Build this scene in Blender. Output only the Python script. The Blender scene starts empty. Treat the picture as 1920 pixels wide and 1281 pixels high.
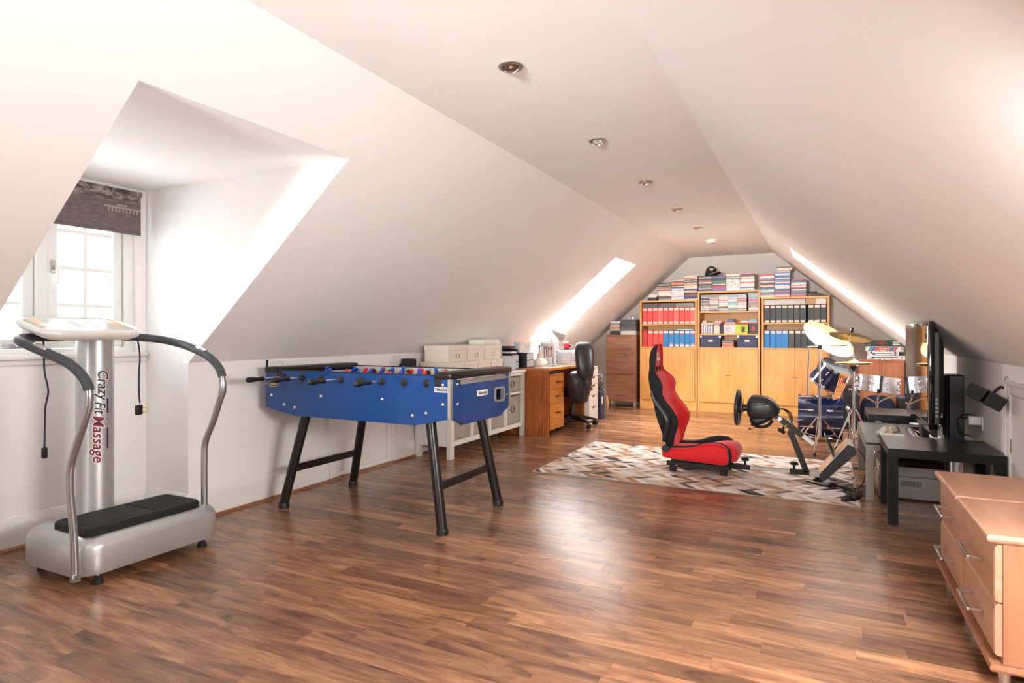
import bpy, bmesh, math, random
from mathutils import Vector, Matrix
random.seed(7)
SC = bpy.context.scene
COL = SC.collection
# ------------------------------------------------------------------ camera
cam = bpy.data.objects.new('camera', bpy.data.cameras.new('camera'))
COL.objects.link(cam)
cam.location = (0, 0, 1.12)
cam.rotation_euler = (math.pi / 2, 0, math.atan2(582, 1164))
cam.data.sensor_width = 36.0
cam.data.lens = 1164 / 1920 * 36
cam.data.shift_y = -13.5 / 1920
cam.data.clip_start = 0.05
SC.camera = cam
# ------------------------------------------------------------------ world, lights, exposure
W = bpy.data.worlds.new('world'); SC.world = W; W.use_nodes = True
bg = W.node_tree.nodes['Background']
bg.inputs['Color'].default_value = (0.93, 0.97, 1.0, 1)
bg.inputs['Strength'].default_value = 2.0

def area(name, loc, to, sx, sy, power, col=(1, 1, 1)):
    d = bpy.data.lights.new(name, 'AREA'); d.shape = 'RECTANGLE'
    d.size = sx; d.size_y = sy; d.energy = power; d.color = col
    o = bpy.data.objects.new(name, d); COL.objects.link(o)
    o.location = loc
    o.rotation_euler = (Vector(to) - Vector(loc)).to_track_quat('-Z', 'Y').to_euler()
    return o
# daylight entering by the two roof windows and the dormer, followed by added unseen fill lamps
_d = Vector((0.653, 0, -0.757))
for n_, y_, m_, p_ in (('left', 7.395, 1, 62), ('right', 7.395, -1, 22)):
    c_ = Vector((-2.936 if m_ > 0 else 0.496, y_, 1.826))
    area('daylight_roof_' + n_, c_, c_ + Vector((_d.x*m_, 0, _d.z)), 0.72, 1.25, p_, (1.0, 0.985, 0.965))
area('daylight_roof_near', (0.68, 1.415, 1.226), (0.68-.78, 1.415+.50, 1.226-.44), 0.88, 0.44, 32, (1.0, 0.985, 0.965))  # added fill lamp out of frame on the right, set in an invented opening
area('daylight_dormer', (-3.98, 1.90, 1.50), (-2.0, 1.90, 1.35), 0.95, 0.85, 14, (0.95, 0.98, 1.0))
area('daylight_gable', (-1.22, -5.55, 1.35), (-1.22, 5, 1.25), 2.0, 1.4, 5, (1.0, 0.97, 0.93))  # added fill lamp behind the camera, outside the invented gable opening
fill_far = area('camera_flash', (-1.45, -4.7, 1.45), (-1.45, 0.3, 2.20), 0.9, 0.6, 22, (1.0, 0.985, 0.97))  # added fill lamp far behind the camera, evens out the room
fill_far.data.spread = math.radians(36)
# added fill lamp, bounced off the ceiling from beside the camera
area('bounced_flash', (-1.1, -0.45, 1.45), (-1.1, -0.2, 3.2), 0.9, 0.6, 5, (1.0, 0.98, 0.97))
SC.view_settings.view_transform = 'Standard'
SC.view_settings.look = 'None'
SC.view_settings.gamma = 1.0
SC.view_settings.use_curve_mapping = False
SC.view_settings.exposure = 1.15

# ------------------------------------------------------------------ helpers
PI = math.pi
def lin(c):
    c = c / 255.0
    return c / 12.92 if c <= 0.04045 else ((c + 0.055) / 1.055) ** 2.4
def C(r, g, b): return (lin(r), lin(g), lin(b), 1.0)
def mulc(c, k): return (min(c[0]*k, 1), min(c[1]*k, 1), min(c[2]*k, 1), 1)

class MB:
    """collects solids into one mesh"""
    def __init__(s): s.bm = bmesh.new()
    def faces(s, verts, faces):
        vs = [s.bm.verts.new(v) for v in verts]
        for f in faces:
            try: s.bm.faces.new([vs[i] for i in f])
            except ValueError: pass
        return vs
    def box(s, x0, y0, z0, x1, y1, z1, b=0.0, seg=1, mtx=None):
        m = Matrix.Translation(((x0+x1)/2, (y0+y1)/2, (z0+z1)/2)) @ Matrix.Diagonal((abs(x1-x0), abs(y1-y0), abs(z1-z0), 1))
        if mtx is not None: m = mtx @ m
        g = bmesh.ops.create_cube(s.bm, size=1.0, matrix=m)
        if b > 0:
            es = set()
            for v in g['verts']:
                for e in v.link_edges: es.add(e)
            bmesh.ops.bevel(s.bm, geom=list(es), offset=b, segments=seg, affect='EDGES', profile=0.5)
        return s
    def obox(s, c, ax, ay, az, hx, hy, hz, b=0.0, seg=1):
        """box with centre c, half sizes, and axis directions"""
        ax, ay, az = Vector(ax).normalized(), Vector(ay).normalized(), Vector(az).normalized()
        m = Matrix(((ax.x, ay.x, az.x, c[0]), (ax.y, ay.y, az.y, c[1]), (ax.z, ay.z, az.z, c[2]), (0, 0, 0, 1)))
        return s.box(-hx, -hy, -hz, hx, hy, hz, b, seg, m)
    def ring(s, c, axu, axv, ru, rv, n, ph=0):
        return [s.bm.verts.new(Vector(c) + axu*(ru*math.cos(ph+2*PI*i/n)) + axv*(rv*math.sin(ph+2*PI*i/n))) for i in range(n)]
    def bridge(s, a, b):
        n = len(a)
        for i in range(n):
            try: s.bm.faces.new((a[i], a[(i+1) % n], b[(i+1) % n], b[i]))
            except ValueError: pass
    def cap(s, r, flip=False):
        try: s.bm.faces.new(list(reversed(r)) if flip else r)
        except ValueError: pass
    def cyl(s, p0, p1, r0, r1=None, n=16):
        r1 = r0 if r1 is None else r1
        p0, p1 = Vector(p0), Vector(p1)
        d = (p1-p0).normalized()
        u = d.orthogonal().normalized(); v = d.cross(u)
        a = s.ring(p0, u, v, r0, r0, n); b = s.ring(p1, u, v, r1, r1, n)
        s.bridge(a, b); s.cap(a, True); s.cap(b)
        return s
    def lathe(s, prof, c, axis=(0, 0, 1), n=24, close=False):
        """prof: list of (radius, height) along axis from c"""
        d = Vector(axis).normalized(); u = d.orthogonal().normalized(); v = d.cross(u); c = Vector(c)
        prev = None; first = None
        for r, h in prof:
            k = s.ring(c+d*h, u, v, max(r, 1e-4), max(r, 1e-4), n)
            if prev: s.bridge(prev, k)
            else: first = k
            prev = k
        if close: s.bridge(prev, first)
        else:
            s.cap(first, True); s.cap(prev)
        return s
    def tube(s, pts, r, n=8, sub=6, closed=False, flat=1.0):
        P = [Vector(p) for p in pts]
        if sub > 1 and len(P) > 2: P = catmull(P, sub, closed)
        rings = []; N = len(P); u = None
        for i in range(N):
            if closed: d = (P[(i+1) % N]-P[i-1])
            else: d = P[min(i+1, N-1)]-P[max(i-1, 0)]
            d = d.normalized()
            if u is None: u = d.orthogonal().normalized()
            else:
                u = u - d*u.dot(d)
                u = u.normalized() if u.length > 1e-6 else d.orthogonal().normalized()
            v = d.cross(u)
            rr = r[min(int(i*len(r)/N), len(r)-1)] if isinstance(r, (list, tuple)) else r
            rings.append(s.ring(P[i], u, v, rr, rr*flat, n))
        for i in range(N-1): s.bridge(rings[i], rings[i+1])
        if closed: s.bridge(rings[-1], rings[0])
        else: s.cap(rings[0], True); s.cap(rings[-1])
        return s
    def prism(s, poly, plane, d0, d1):
        def P(a, b, d): return {'xy': (a, b, d), 'xz': (a, d, b), 'yz': (d, a, b)}[plane]
        a = [s.bm.verts.new(P(p[0], p[1], d0)) for p in poly]
        b = [s.bm.verts.new(P(p[0], p[1], d1)) for p in poly]
        s.bridge(a, b); s.cap(a, True); s.cap(b)
        return s
    def loft(s, rings, cap=True):
        rs = [[s.bm.verts.new(p) for p in r] for r in rings]
        for i in range(len(rs)-1): s.bridge(rs[i], rs[i+1])
        if cap: s.cap(rs[0], True); s.cap(rs[-1])
        return s
    def ball(s, c, r, sc=(1, 1, 1), n=12):
        m = Matrix.Translation(c) @ Matrix.Diagonal((sc[0], sc[1], sc[2], 1))
        bmesh.ops.create_uvsphere(s.bm, u_segments=n, v_segments=max(6, n*2//3), radius=r, matrix=m)
        return s
    def add(s, o):
        me = bpy.data.meshes.new('tmp'); o.bm.to_mesh(me); s.bm.from_mesh(me); bpy.data.meshes.remove(me)
        return s
def catmull(P, sub, closed=False):
    out = []; N = len(P)
    rng = range(N) if closed else range(N-1)
    for i in rng:
        if closed: p0, p1, p2, p3 = P[i-1], P[i], P[(i+1) % N], P[(i+2) % N]
        else: p0, p1, p2, p3 = P[max(i-1, 0)], P[i], P[i+1], P[min(i+2, N-1)]
        for k in range(sub):
            t = k/sub
            out.append(0.5*((2*p1)+(p2-p0)*t+(2*p0-5*p1+4*p2-p3)*t*t+(3*p1-p0-3*p2+p3)*t**3))
    if not closed: out.append(P[-1])
    return out
def interp(tab, x):
    """smooth-ish piecewise interpolation in a table [(x, v)]"""
    if x <= tab[0][0]: return tab[0][1]
    for (a, va), (b, vb) in zip(tab, tab[1:]):
        if x <= b:
            t = (x-a)/(b-a); return va+(vb-va)*t
    return tab[-1][1]
def rrect(cx, cy, hx, hy, r, n=5):
    pts = []
    for (sx, sy, a0) in ((1, 1, 0), (-1, 1, PI/2), (-1, -1, PI), (1, -1, 1.5*PI)):
        for k in range(n):
            a = a0 + PI/2*k/(n-1)
            pts.append((cx+sx*(hx-r)+r*math.cos(a), cy+sy*(hy-r)+r*math.sin(a)))
    return pts

ORG = {}
def obj(name, mb, m, parent=None, smooth=40, kind=None, label=None):
    me = bpy.data.meshes.new(name)
    bmesh.ops.recalc_face_normals(mb.bm, faces=mb.bm.faces)
    org = Vector((0, 0, 0))
    if parent is not None: org = ORG[parent.name]
    mb.bm.to_mesh(me); mb.bm.free()
    o = bpy.data.objects.new(name, me); COL.objects.link(o)
    if parent is None:
        xs = [v.co.x for v in me.vertices]; ys = [v.co.y for v in me.vertices]; zs = [v.co.z for v in me.vertices]
        org = Vector(((min(xs)+max(xs))/2, (min(ys)+max(ys))/2, min(zs)))
        o.location = org
    else: o.parent = parent
    ORG[o.name] = org
    me.transform(Matrix.Translation(-org))
    if m is not None: me.materials.append(m)
    if smooth:
        me.shade_smooth(); me.set_sharp_from_angle(angle=math.radians(smooth))
    if kind: o['kind'] = kind
    if label: o['label'] = label
    return o
def tag(o, label, cat, group=None):
    o['label'] = label; o['category'] = cat
    if group: o['group'] = group
    return o
def thing(name, label, cat, loc=(0, 0, 0), group=None):
    o = bpy.data.objects.new(name, None); COL.objects.link(o); o.empty_display_size = 0.05
    o.location = loc; ORG[o.name] = Vector(loc)
    return tag(o, label, cat, group)
def solid(name, mb, m, label, cat, group=None, smooth=40):
    return tag(obj(name, mb, m, None, smooth), label, cat, group)
def struct(name, mb, m, parent=None, smooth=30):
    return obj(name, mb, m, parent, smooth, kind='structure')
def dup(root, delta, label=None, group=None):
    """copy of a thing with copies of its parts and sub-parts"""
    r = root.copy(); COL.objects.link(r); r.location = root.location + Vector(delta)
    if label: r['label'] = label
    if group: r['group'] = group
    for ch in list(root.children):
        c = ch.copy(); COL.objects.link(c); c.parent = r
        for g in list(ch.children):
            d = g.copy(); COL.objects.link(d); d.parent = c
    return r
def text(name, s, size, c, r, u, m, parent, shear=0, offset=0, lift=0.0006, align='CENTER', bend=None, spacing=1.0, fit=None):
    """flat lettering: centre c, reading direction r, letter-up direction u"""
    cu = bpy.data.curves.new('t', 'FONT'); cu.body = s; cu.size = size; cu.shear = shear; cu.offset = offset
    cu.align_x = align; cu.align_y = 'CENTER'; cu.extrude = 0.0004; cu.space_character = spacing; cu.resolution_u = 3
    t = bpy.data.objects.new('t', cu); COL.objects.link(t)
    dg = bpy.context.evaluated_depsgraph_get()
    me = bpy.data.meshes.new_from_object(t.evaluated_get(dg))
    bpy.data.objects.remove(t); bpy.data.curves.remove(cu)
    r = Vector(r).normalized(); u = Vector(u).normalized(); n = r.cross(u); c = Vector(c)
    org = ORG[parent.name]
    if bend:
        bm = bmesh.new(); bm.from_mesh(me)
        for k in range(-12, 13):
            bmesh.ops.bisect_plane(bm, geom=bm.verts[:]+bm.edges[:]+bm.faces[:], plane_co=(0, k*.006, 0), plane_no=(0, 1, 0))
        bm.to_mesh(me); bm.free()
    kx = 1.0
    if fit:
        xs = [v.co.x for v in me.vertices]; kx = fit/(max(xs)-min(xs))
    for v in me.vertices:
        x, y, z = v.co; x *= kx
        if bend: p = bend(x, y, z)
        else: p = c + r*x + u*y + n*(z+lift)
        v.co = p - org
    me.name = name
    o = bpy.data.objects.new(name, me); COL.objects.link(o); o.parent = parent
    me.materials.clear(); me.materials.append(m); ORG[o.name] = org
    return o

# ------------------------------------------------------------------ materials
def newmat(name):
    m = bpy.data.materials.new(name); m.use_nodes = True
    nt = m.node_tree; return m, nt, nt.nodes['Principled BSDF'], nt.nodes, nt.links
def mat(name, col, rough=0.5, metal=0.0, var=0.05, scale=12, bump=0.0, bscale=None, coat=0.0, spec=0.5, aniso=None, sheen=0.0):
    m, nt, P, N, L = newmat(name)
    c = C(*col)
    tc = N.new('ShaderNodeTexCoord'); mp = N.new('ShaderNodeMapping')
    if aniso: mp.inputs['Scale'].default_value = aniso
    nz = N.new('ShaderNodeTexNoise'); nz.inputs['Scale'].default_value = scale; nz.inputs['Detail'].default_value = 3
    L.new(tc.outputs['Object'], mp.inputs['Vector']); L.new(mp.outputs['Vector'], nz.inputs['Vector'])
    cr = N.new('ShaderNodeValToRGB'); e = cr.color_ramp.elements
    e[0].position = 0.3; e[0].color = mulc(c, 1-var); e[1].position = 0.7; e[1].color = mulc(c, 1+var)
    L.new(nz.outputs['Fac'], cr.inputs['Fac']); L.new(cr.outputs['Color'], P.inputs['Base Color'])
    P.inputs['Roughness'].default_value = rough; P.inputs['Metallic'].default_value = metal
    P.inputs['Coat Weight'].default_value = coat; P.inputs['Specular IOR Level'].default_value = spec
    P.inputs['Sheen Weight'].default_value = sheen
    if bump:
        b = N.new('ShaderNodeBump'); b.inputs['Strength'].default_value = bump; b.inputs['Distance'].default_value = 0.002
        n2 = N.new('ShaderNodeTexNoise'); n2.inputs['Scale'].default_value = bscale or scale*8
        L.new(mp.outputs['Vector'], n2.inputs['Vector'])
        L.new(n2.outputs['Fac'], b.inputs['Height']); L.new(b.outputs['Normal'], P.inputs['Normal'])
    return m
def wood(name, c1, c2, c3, axis='x', scale=6.0, rough=0.4, stretch=12, coat=0.0, spec=0.5):
    m, nt, P, N, L = newmat(name)
    tc = N.new('ShaderNodeTexCoord'); mp = N.new('ShaderNodeMapping')
    s = {'x': (1, stretch, stretch), 'y': (stretch, 1, stretch), 'z': (stretch, stretch, 1)}[axis]
    mp.inputs['Scale'].default_value = s
    nz = N.new('ShaderNodeTexNoise'); nz.inputs['Scale'].default_value = scale
    nz.inputs['Detail'].default_value = 6; nz.inputs['Roughness'].default_value = 0.6; nz.inputs['Distortion'].default_value = 0.5
    L.new(tc.outputs['Object'], mp.inputs['Vector']); L.new(mp.outputs['Vector'], nz.inputs['Vector'])
    cr = N.new('ShaderNodeValToRGB'); e = cr.color_ramp.elements
    e[0].position = 0.3; e[0].color = C(*c1); e[1].position = 0.75; e[1].color = C(*c3)
    k = cr.color_ramp.elements.new(0.52); k.color = C(*c2)
    L.new(nz.outputs['Fac'], cr.inputs['Fac']); L.new(cr.outputs['Color'], P.inputs['Base Color'])
    P.inputs['Roughness'].default_value = rough; P.inputs['Coat Weight'].default_value = coat
    P.inputs['Specular IOR Level'].default_value = spec
    return m
def clear(name, tint=(1, 1, 1), opac=0.08, rough=0.05):
    m = bpy.data.materials.new(name); m.use_nodes = True; nt = m.node_tree; N = nt.nodes; L = nt.links
    N.remove(N['Principled BSDF']); out = N['Material Output']
    tr = N.new('ShaderNodeBsdfTransparent'); tr.inputs['Color'].default_value = (*tint, 1)
    pr = N.new('ShaderNodeBsdfPrincipled'); pr.inputs['Base Color'].default_value = (*tint, 1); pr.inputs['Roughness'].default_value = rough
    fr = N.new('ShaderNodeFresnel'); fr.inputs['IOR'].default_value = 1.3
    ad = N.new('ShaderNodeMath'); ad.operation = 'ADD'; ad.use_clamp = True; ad.inputs[1].default_value = opac
    mx = N.new('ShaderNodeMixShader')
    L.new(fr.outputs['Fac'], ad.inputs[0]); L.new(ad.outputs['Value'], mx.inputs['Fac'])
    L.new(tr.outputs['BSDF'], mx.inputs[1]); L.new(pr.outputs['BSDF'], mx.inputs[2]); L.new(mx.outputs['Shader'], out.inputs['Surface'])
    return m
def spine(name, base, alts, density=0.45):
    """printed case spine: blocks of title print on a coloured sleeve"""
    m, nt, P, N, L = newmat(name)
    tc = N.new('ShaderNodeTexCoord'); oi = N.new('ShaderNodeObjectInfo')
    ad = N.new('ShaderNodeVectorMath'); ad.operation = 'ADD'
    sc = N.new('ShaderNodeMath'); sc.operation = 'MULTIPLY'; sc.inputs[1].default_value = 53.0
    L.new(oi.outputs['Random'], sc.inputs[0])
    L.new(tc.outputs['Object'], ad.inputs[0]); L.new(sc.outputs['Value'], ad.inputs[1])
    mp = N.new('ShaderNodeMapping'); mp.inputs['Scale'].default_value = (1.0, 0.15, 2.0)
    L.new(ad.outputs['Vector'], mp.inputs['Vector'])
    n1 = N.new('ShaderNodeTexNoise'); n1.inputs['Scale'].default_value = 38; n1.inputs['Detail'].default_value = 1
    L.new(mp.outputs['Vector'], n1.inputs['Vector'])
    cr = N.new('ShaderNodeValToRGB'); cr.color_ramp.interpolation = 'CONSTANT'
    e = cr.color_ramp.elements; e[0].position = 0; e[0].color = C(*base); e[1].position = 1-density*0.62; e[1].color = C(*alts[0])
    for i, a in enumerate(alts[1:]):
        k = e.new(min(0.99, 1-density*0.62+0.07*(i+1))); k.color = C(*a)
    L.new(n1.outputs['Fac'], cr.inputs['Fac'])
    L.new(cr.outputs['Color'], P.inputs['Base Color']); P.inputs['Roughness'].default_value = 0.35
    return m

M = {}
M['wall'] = mat('wall_paint', (248, 246, 244), 0.75, var=0.008, scale=3, bump=0.02, bscale=90)
M['wall_end'] = mat('end_wall_paint', (214, 205, 198), 0.75, var=0.01, scale=3)  # the wall white with the end wall's shade put into the colour
M['gloss_white'] = mat('white_gloss_paint', (240, 237, 232), 0.35, var=0.01)
M['upvc'] = mat('white_window_frame', (242, 243, 240), 0.3, var=0.01)
M['white_mel'] = mat('white_painted_board', (238, 234, 228), 0.4, var=0.012)
M['box_white'] = mat('ivory_box_board', (232, 222, 208), 0.6, var=0.02, scale=30)
M['chrome'] = mat('chrome', (225, 225, 228), 0.09, 1.0, var=0.02)
M['steel'] = mat('brushed_steel', (190, 186, 180), 0.32, 1.0, var=0.05, scale=40)
M['silver_paint'] = mat('silver_paint', (188, 189, 188), 0.32, 0.55, var=0.02, scale=60, coat=0.25)
M['silver_tube'] = mat('silver_tube', (172, 174, 176), 0.28, 0.85, var=0.02)
M['pearl'] = mat('pearl_plastic', (228, 226, 219), 0.28, 0.1, var=0.01, coat=0.3)
M['grip'] = mat('dark_foam_grip', (62, 66, 70), 0.55, var=0.08, bump=0.1, bscale=300)
M['black'] = mat('black_plastic', (22, 21, 22), 0.42, var=0.12)
M['black_gloss'] = mat('black_gloss', (8, 8, 9), 0.06, var=0.1, coat=0.5)
M['black_metal'] = mat('black_enamel_metal', (36, 33, 31), 0.32, 0.35, var=0.12, scale=30)
M['rubber'] = mat('black_rubber', (18, 18, 18), 0.7, var=0.15)
M['black_wood'] = mat('black_brown_foil', (14, 12, 12), 0.32, var=0.18, scale=30, aniso=(1, 12, 12), spec=0.35)
M['leather'] = mat('black_leather', (38, 38, 40), 0.36, var=0.1, bump=0.12, bscale=160, coat=0.1)
M['fabric_black'] = mat('black_seat_cloth', (20, 19, 20), 0.85, var=0.12, scale=60, bump=0.25, bscale=500)
M['fabric_red'] = mat('red_seat_cloth', (226, 8, 26), 0.7, var=0.08, scale=40, bump=0.2, bscale=500, sheen=0.15)
M['fabric_grey'] = mat('grey_linen', (170, 160, 149), 0.9, var=0.12, scale=140, bump=0.25, bscale=400)
M['table_blue'] = mat('blue_laminate', (2, 62, 128), 0.25, var=0.06, scale=80, coat=0.15)
M['alu'] = mat('aluminium_trim', (214, 213, 210), 0.25, 0.9, var=0.03)
M['grey_plastic'] = mat('grey_plastic', (140, 138, 134), 0.45, var=0.05)
M['lining'] = mat('pale_grey_lining', (196, 192, 180), 0.5, var=0.03)
M['green'] = mat('green_playfield', (52, 110, 70), 0.4, var=0.05)
M['fig_red'] = mat('red_figure_plastic', (206, 34, 40), 0.35, var=0.04)
M['fig_blue'] = mat('blue_figure_plastic', (24, 76, 186), 0.35, var=0.04)
M['paper'] = mat('white_paper', (240, 238, 232), 0.7, var=0.02)
M['ink'] = mat('dark_ink', (22, 24, 34), 0.5, var=0.02)
M['navy_ink'] = mat('navy_ink', (28, 32, 52), 0.5, var=0.02)
M['maroon_ink'] = mat('maroon_ink', (122, 24, 50), 0.5, var=0.02)
M['red_ink'] = mat('red_ink', (220, 58, 52), 0.5, var=0.02)
M['yellow_ink'] = mat('yellow_ink', (214, 190, 92), 0.5, var=0.05)
M['maple'] = wood('maple_veneer', (216, 148, 74), (226, 162, 86), (234, 174, 100), 'z', 3.0, 0.42, 5)
M['maple_edge'] = wood('maple_edge', (220, 154, 80), (230, 168, 92), (238, 180, 106), 'x', 3.0, 0.42, 5)
M['beech'] = wood('beech_veneer', (184, 134, 106), (200, 150, 122), (210, 162, 134), 'y', 2.2, 0.36, 9)
M['beech_v'] = wood('beech_veneer_side', (158, 106, 76), (172, 118, 88), (182, 128, 98), 'z', 2.5, 0.4, 9)  # same beech, darkened in the colour for the side in shade
M['walnut'] = wood('walnut_chest', (132, 82, 56), (154, 100, 70), (172, 116, 84), 'x', 3.2, 0.4, 10)
M['desk_wood'] = wood('cherry_desk', (150, 78, 34), (178, 98, 46), (196, 116, 60), 'z', 3.5, 0.35, 12)
M['desk_front'] = wood('cherry_drawer', (176, 98, 40), (202, 122, 58), (218, 140, 74), 'y', 3.5, 0.35, 12)
M['desk_top'] = wood('cherry_top', (170, 104, 60), (190, 122, 76), (204, 138, 90), 'y', 3.0, 0.3, 10)
M['cab_wood'] = wood('cabinet_wood', (178, 106, 66), (196, 124, 82), (208, 138, 96), 'z', 3.0, 0.4, 8)
M['stick'] = wood('hickory_stick', (200, 130, 60), (222, 152, 80), (232, 168, 96), 'z', 5, 0.45, 4)
M['skirt_wood'] = wood('floor_quadrant', (124, 72, 48), (148, 92, 64), (164, 106, 76), 'y', 3, 0.4, 10)
M['drum_blue'] = mat('navy_drum_lacquer', (16, 32, 74), 0.12, 0.2, var=0.08, coat=0.8)
M['drum_skin'] = mat('drum_head', (70, 78, 84), 0.45, var=0.04)
M['cymbal'] = mat('bronze_cymbal', (200, 176, 128), 0.42, 0.92, var=0.08, scale=14)
M['cymbal_dark'] = mat('bronze_cymbal_underside', (150, 120, 52), 0.28, 0.9, var=0.15, scale=14)
M['tub'] = clear('frosted_tub', (0.93, 0.95, 0.97), 0.5, 0.35)
M['smoke'] = clear('smoked_plastic', (0.80, 0.80, 0.82), 0.6, 0.25)
M['glass'] = clear('window_glass', (1, 1, 1), 0.0, 0.02)
M['clear'] = clear('clear_plastic', (0.92, 0.95, 0.96), 0.3, 0.15)
M['blind'] = None
# ------------------------------------------------------------------ the room
XL, XR, KZ, MS, ZC = -3.37, 0.93, 0.95, 0.8622, 2.295
XCL, XCR = -1.81, -0.63
Y0, Y1 = -5.4, 9.72
DY0, DY1, DZ, DX = 1.36, 2.44, 2.01, -2.14            # dormer
SY0, SY1, SX0, SX1 = 6.96, 7.83, -3.235, -2.14        # roof window, left slope (mirrored on the right)
XM = (XL+XR)/2
NX0, NX1, NY0, NY1 = -3.27, -2.91, .95, 1.88                                     # unseen roof opening on the right, added to house the fill lamp
def zs(x): return KZ + MS*(x-XL)                      # left slope height at x
NL = Vector((-MS, 0, 1)).normalized()                 # outward normal of the left slope
def slope_panel(mb, xa, xb, ya, yb, th, mir):
    pts = [(xa, zs(xa)), (xb, zs(xb)), (xb+NL.x*th, zs(xb)+NL.z*th), (xa+NL.x*th, zs(xa)+NL.z*th)]
    if mir: pts = [(2*XM-p[0], p[1]) for p in pts]
    mb.prism(pts, 'xz', ya, yb)
for side, mir in (('left', False), ('right', True)):
    mb = MB(); th = 0.36
    if not mir:
        slope_panel(mb, XL, XCL, Y0, DY0, th, mir)
        slope_panel(mb, DX, XCL, DY0, DY1, th, mir)
        slope_panel(mb, XL, XCL, DY1, SY0, th, mir)
    else:
        slope_panel(mb, XL, XCL, Y0, NY0, th, mir); slope_panel(mb, XL, XCL, NY1, SY0, th, mir)
        slope_panel(mb, XL, NX0, NY0, NY1, th, mir); slope_panel(mb, NX1, XCL, NY0, NY1, th, mir)
    slope_panel(mb, XL, SX0, SY0, SY1, th, mir); slope_panel(mb, SX1, XCL, SY0, SY1, th, mir)
    slope_panel(mb, XL, XCL, SY1, Y1, th, mir)
    struct('ceiling_'+side, mb, M['wall'], smooth=0)
# flat ceiling with round openings for the downlights
LX = -1.222; LYS = [0.10, 1.27, 2.433, 3.606, 4.738, 5.897, 7.026, 9.441]; LR = 0.040
mb = MB(); hb = 0.06
def strip(x0, y0, x1, y1):
    mb.faces([(x0, y0, ZC), (x1, y0, ZC), (x1, y1, ZC), (x0, y1, ZC)], [(0, 3, 2, 1)])
strip(XCL, Y0, LX-hb, Y1); strip(LX+hb, Y0, XCR, Y1)
yp = Y0
for y in LYS:
    strip(LX-hb, yp, LX+hb, y-hb); yp = y+hb
    n = 32; inn = []; out = []; up = []
    for i in range(n):
        a = 2*PI*i/n; cx, cy = math.cos(a), math.sin(a); k = hb/max(abs(cx), abs(cy))
        inn.append(mb.bm.verts.new((LX+LR*cx, y+LR*cy, ZC))); out.append(mb.bm.verts.new((LX+k*cx, y+k*cy, ZC)))
        up.append(mb.bm.verts.new((LX+LR*cx, y+LR*cy, ZC+.1)))
    mb.bridge(out, inn); mb.bridge(inn, up); mb.cap(up)
strip(LX-hb, yp, LX+hb, Y1)
mb.box(XCL-.2, Y0, ZC+.11, XCR+.2, Y1, ZC+.2)
struct('ceiling', mb, M['wall'], smooth=0)
# knee walls, end walls
mb = MB()
mb.box(XL-.1, Y0, -.02, XL, DY0, KZ); mb.box(XL-.1, DY1, -.02, XL, Y1, KZ)
wl = struct('wall_left', mb, M['wall'], smooth=0)
wr = struct('wall_right', MB().box(XR, Y0, -.02, XR+.1, Y1, KZ), M['wall'], smooth=0)
prof = [(XL-.3, -.02), (XR+.3, -.02), (XR+.3, 1.3), (XCR+.2, ZC+.2), (XCL-.2, ZC+.2), (XL-.3, 1.3)]
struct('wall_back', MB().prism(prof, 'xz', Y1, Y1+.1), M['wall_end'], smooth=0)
mb = MB()   # gable wall behind the camera, with a wide opening added to let fill light in
mb.prism([(XL-.3, -.02), (XR+.3, -.02), (XR+.3, .65), (XL-.3, .65)], 'xz', Y0-.1, Y0)
mb.prism([(XL-.3, .65), (-2.3, .65), (-2.3, 2.1), (XCL-.2, ZC+.2), (XL-.3, 1.3)], 'xz', Y0-.1, Y0)
mb.prism([(-.14, .65), (XR+.3, .65), (XR+.3, 1.3), (XCR+.2, ZC+.2), (-.14, 2.1)], 'xz', Y0-.1, Y0)
mb.prism([(-2.3, 2.1), (-.14, 2.1), (XCR+.2, ZC+.2), (XCL-.2, ZC+.2)], 'xz', Y0-.1, Y0)
struct('wall_front', mb, M['wall'], smooth=0)
# dormer: cheeks, ceiling, window wall
XW = -3.77
cheek = [(XW-.1, -.02), (XL-.05, -.02), (XL-.05, KZ+.03), (DX-.08, DZ+.002), (DX-.08, DZ+.04), (XW-.1, DZ+.04)]
struct('wall_dormer_right', MB().prism(cheek, 'xz', DY1+.0006, DY1+.02), M['wall'], smooth=0)
struct('wall_dormer_left', MB().prism(cheek, 'xz', DY0-.02, DY0-.0006), M['wall'], smooth=0)
struct('ceiling_dormer', MB().box(XW-.1, DY0-.02, DZ, DX, DY1+.02, DZ+.08), M['wall'], smooth=0)
WY0, WY1, WZ0, WZ1 = 1.40, 2.375, 1.03, 1.955
mb = MB()
mb.box(XW-.1, DY0, -.02, XW, DY1, .985)
mb.box(XW-.1, DY0, .985, XW, WY0, DZ); mb.box(XW-.1, WY1, .985, XW, DY1, DZ); mb.box(XW-.1, WY0, WZ1, XW, WY1, DZ)
struct('wall_dormer_back', mb, M['wall'], smooth=0)

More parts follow.
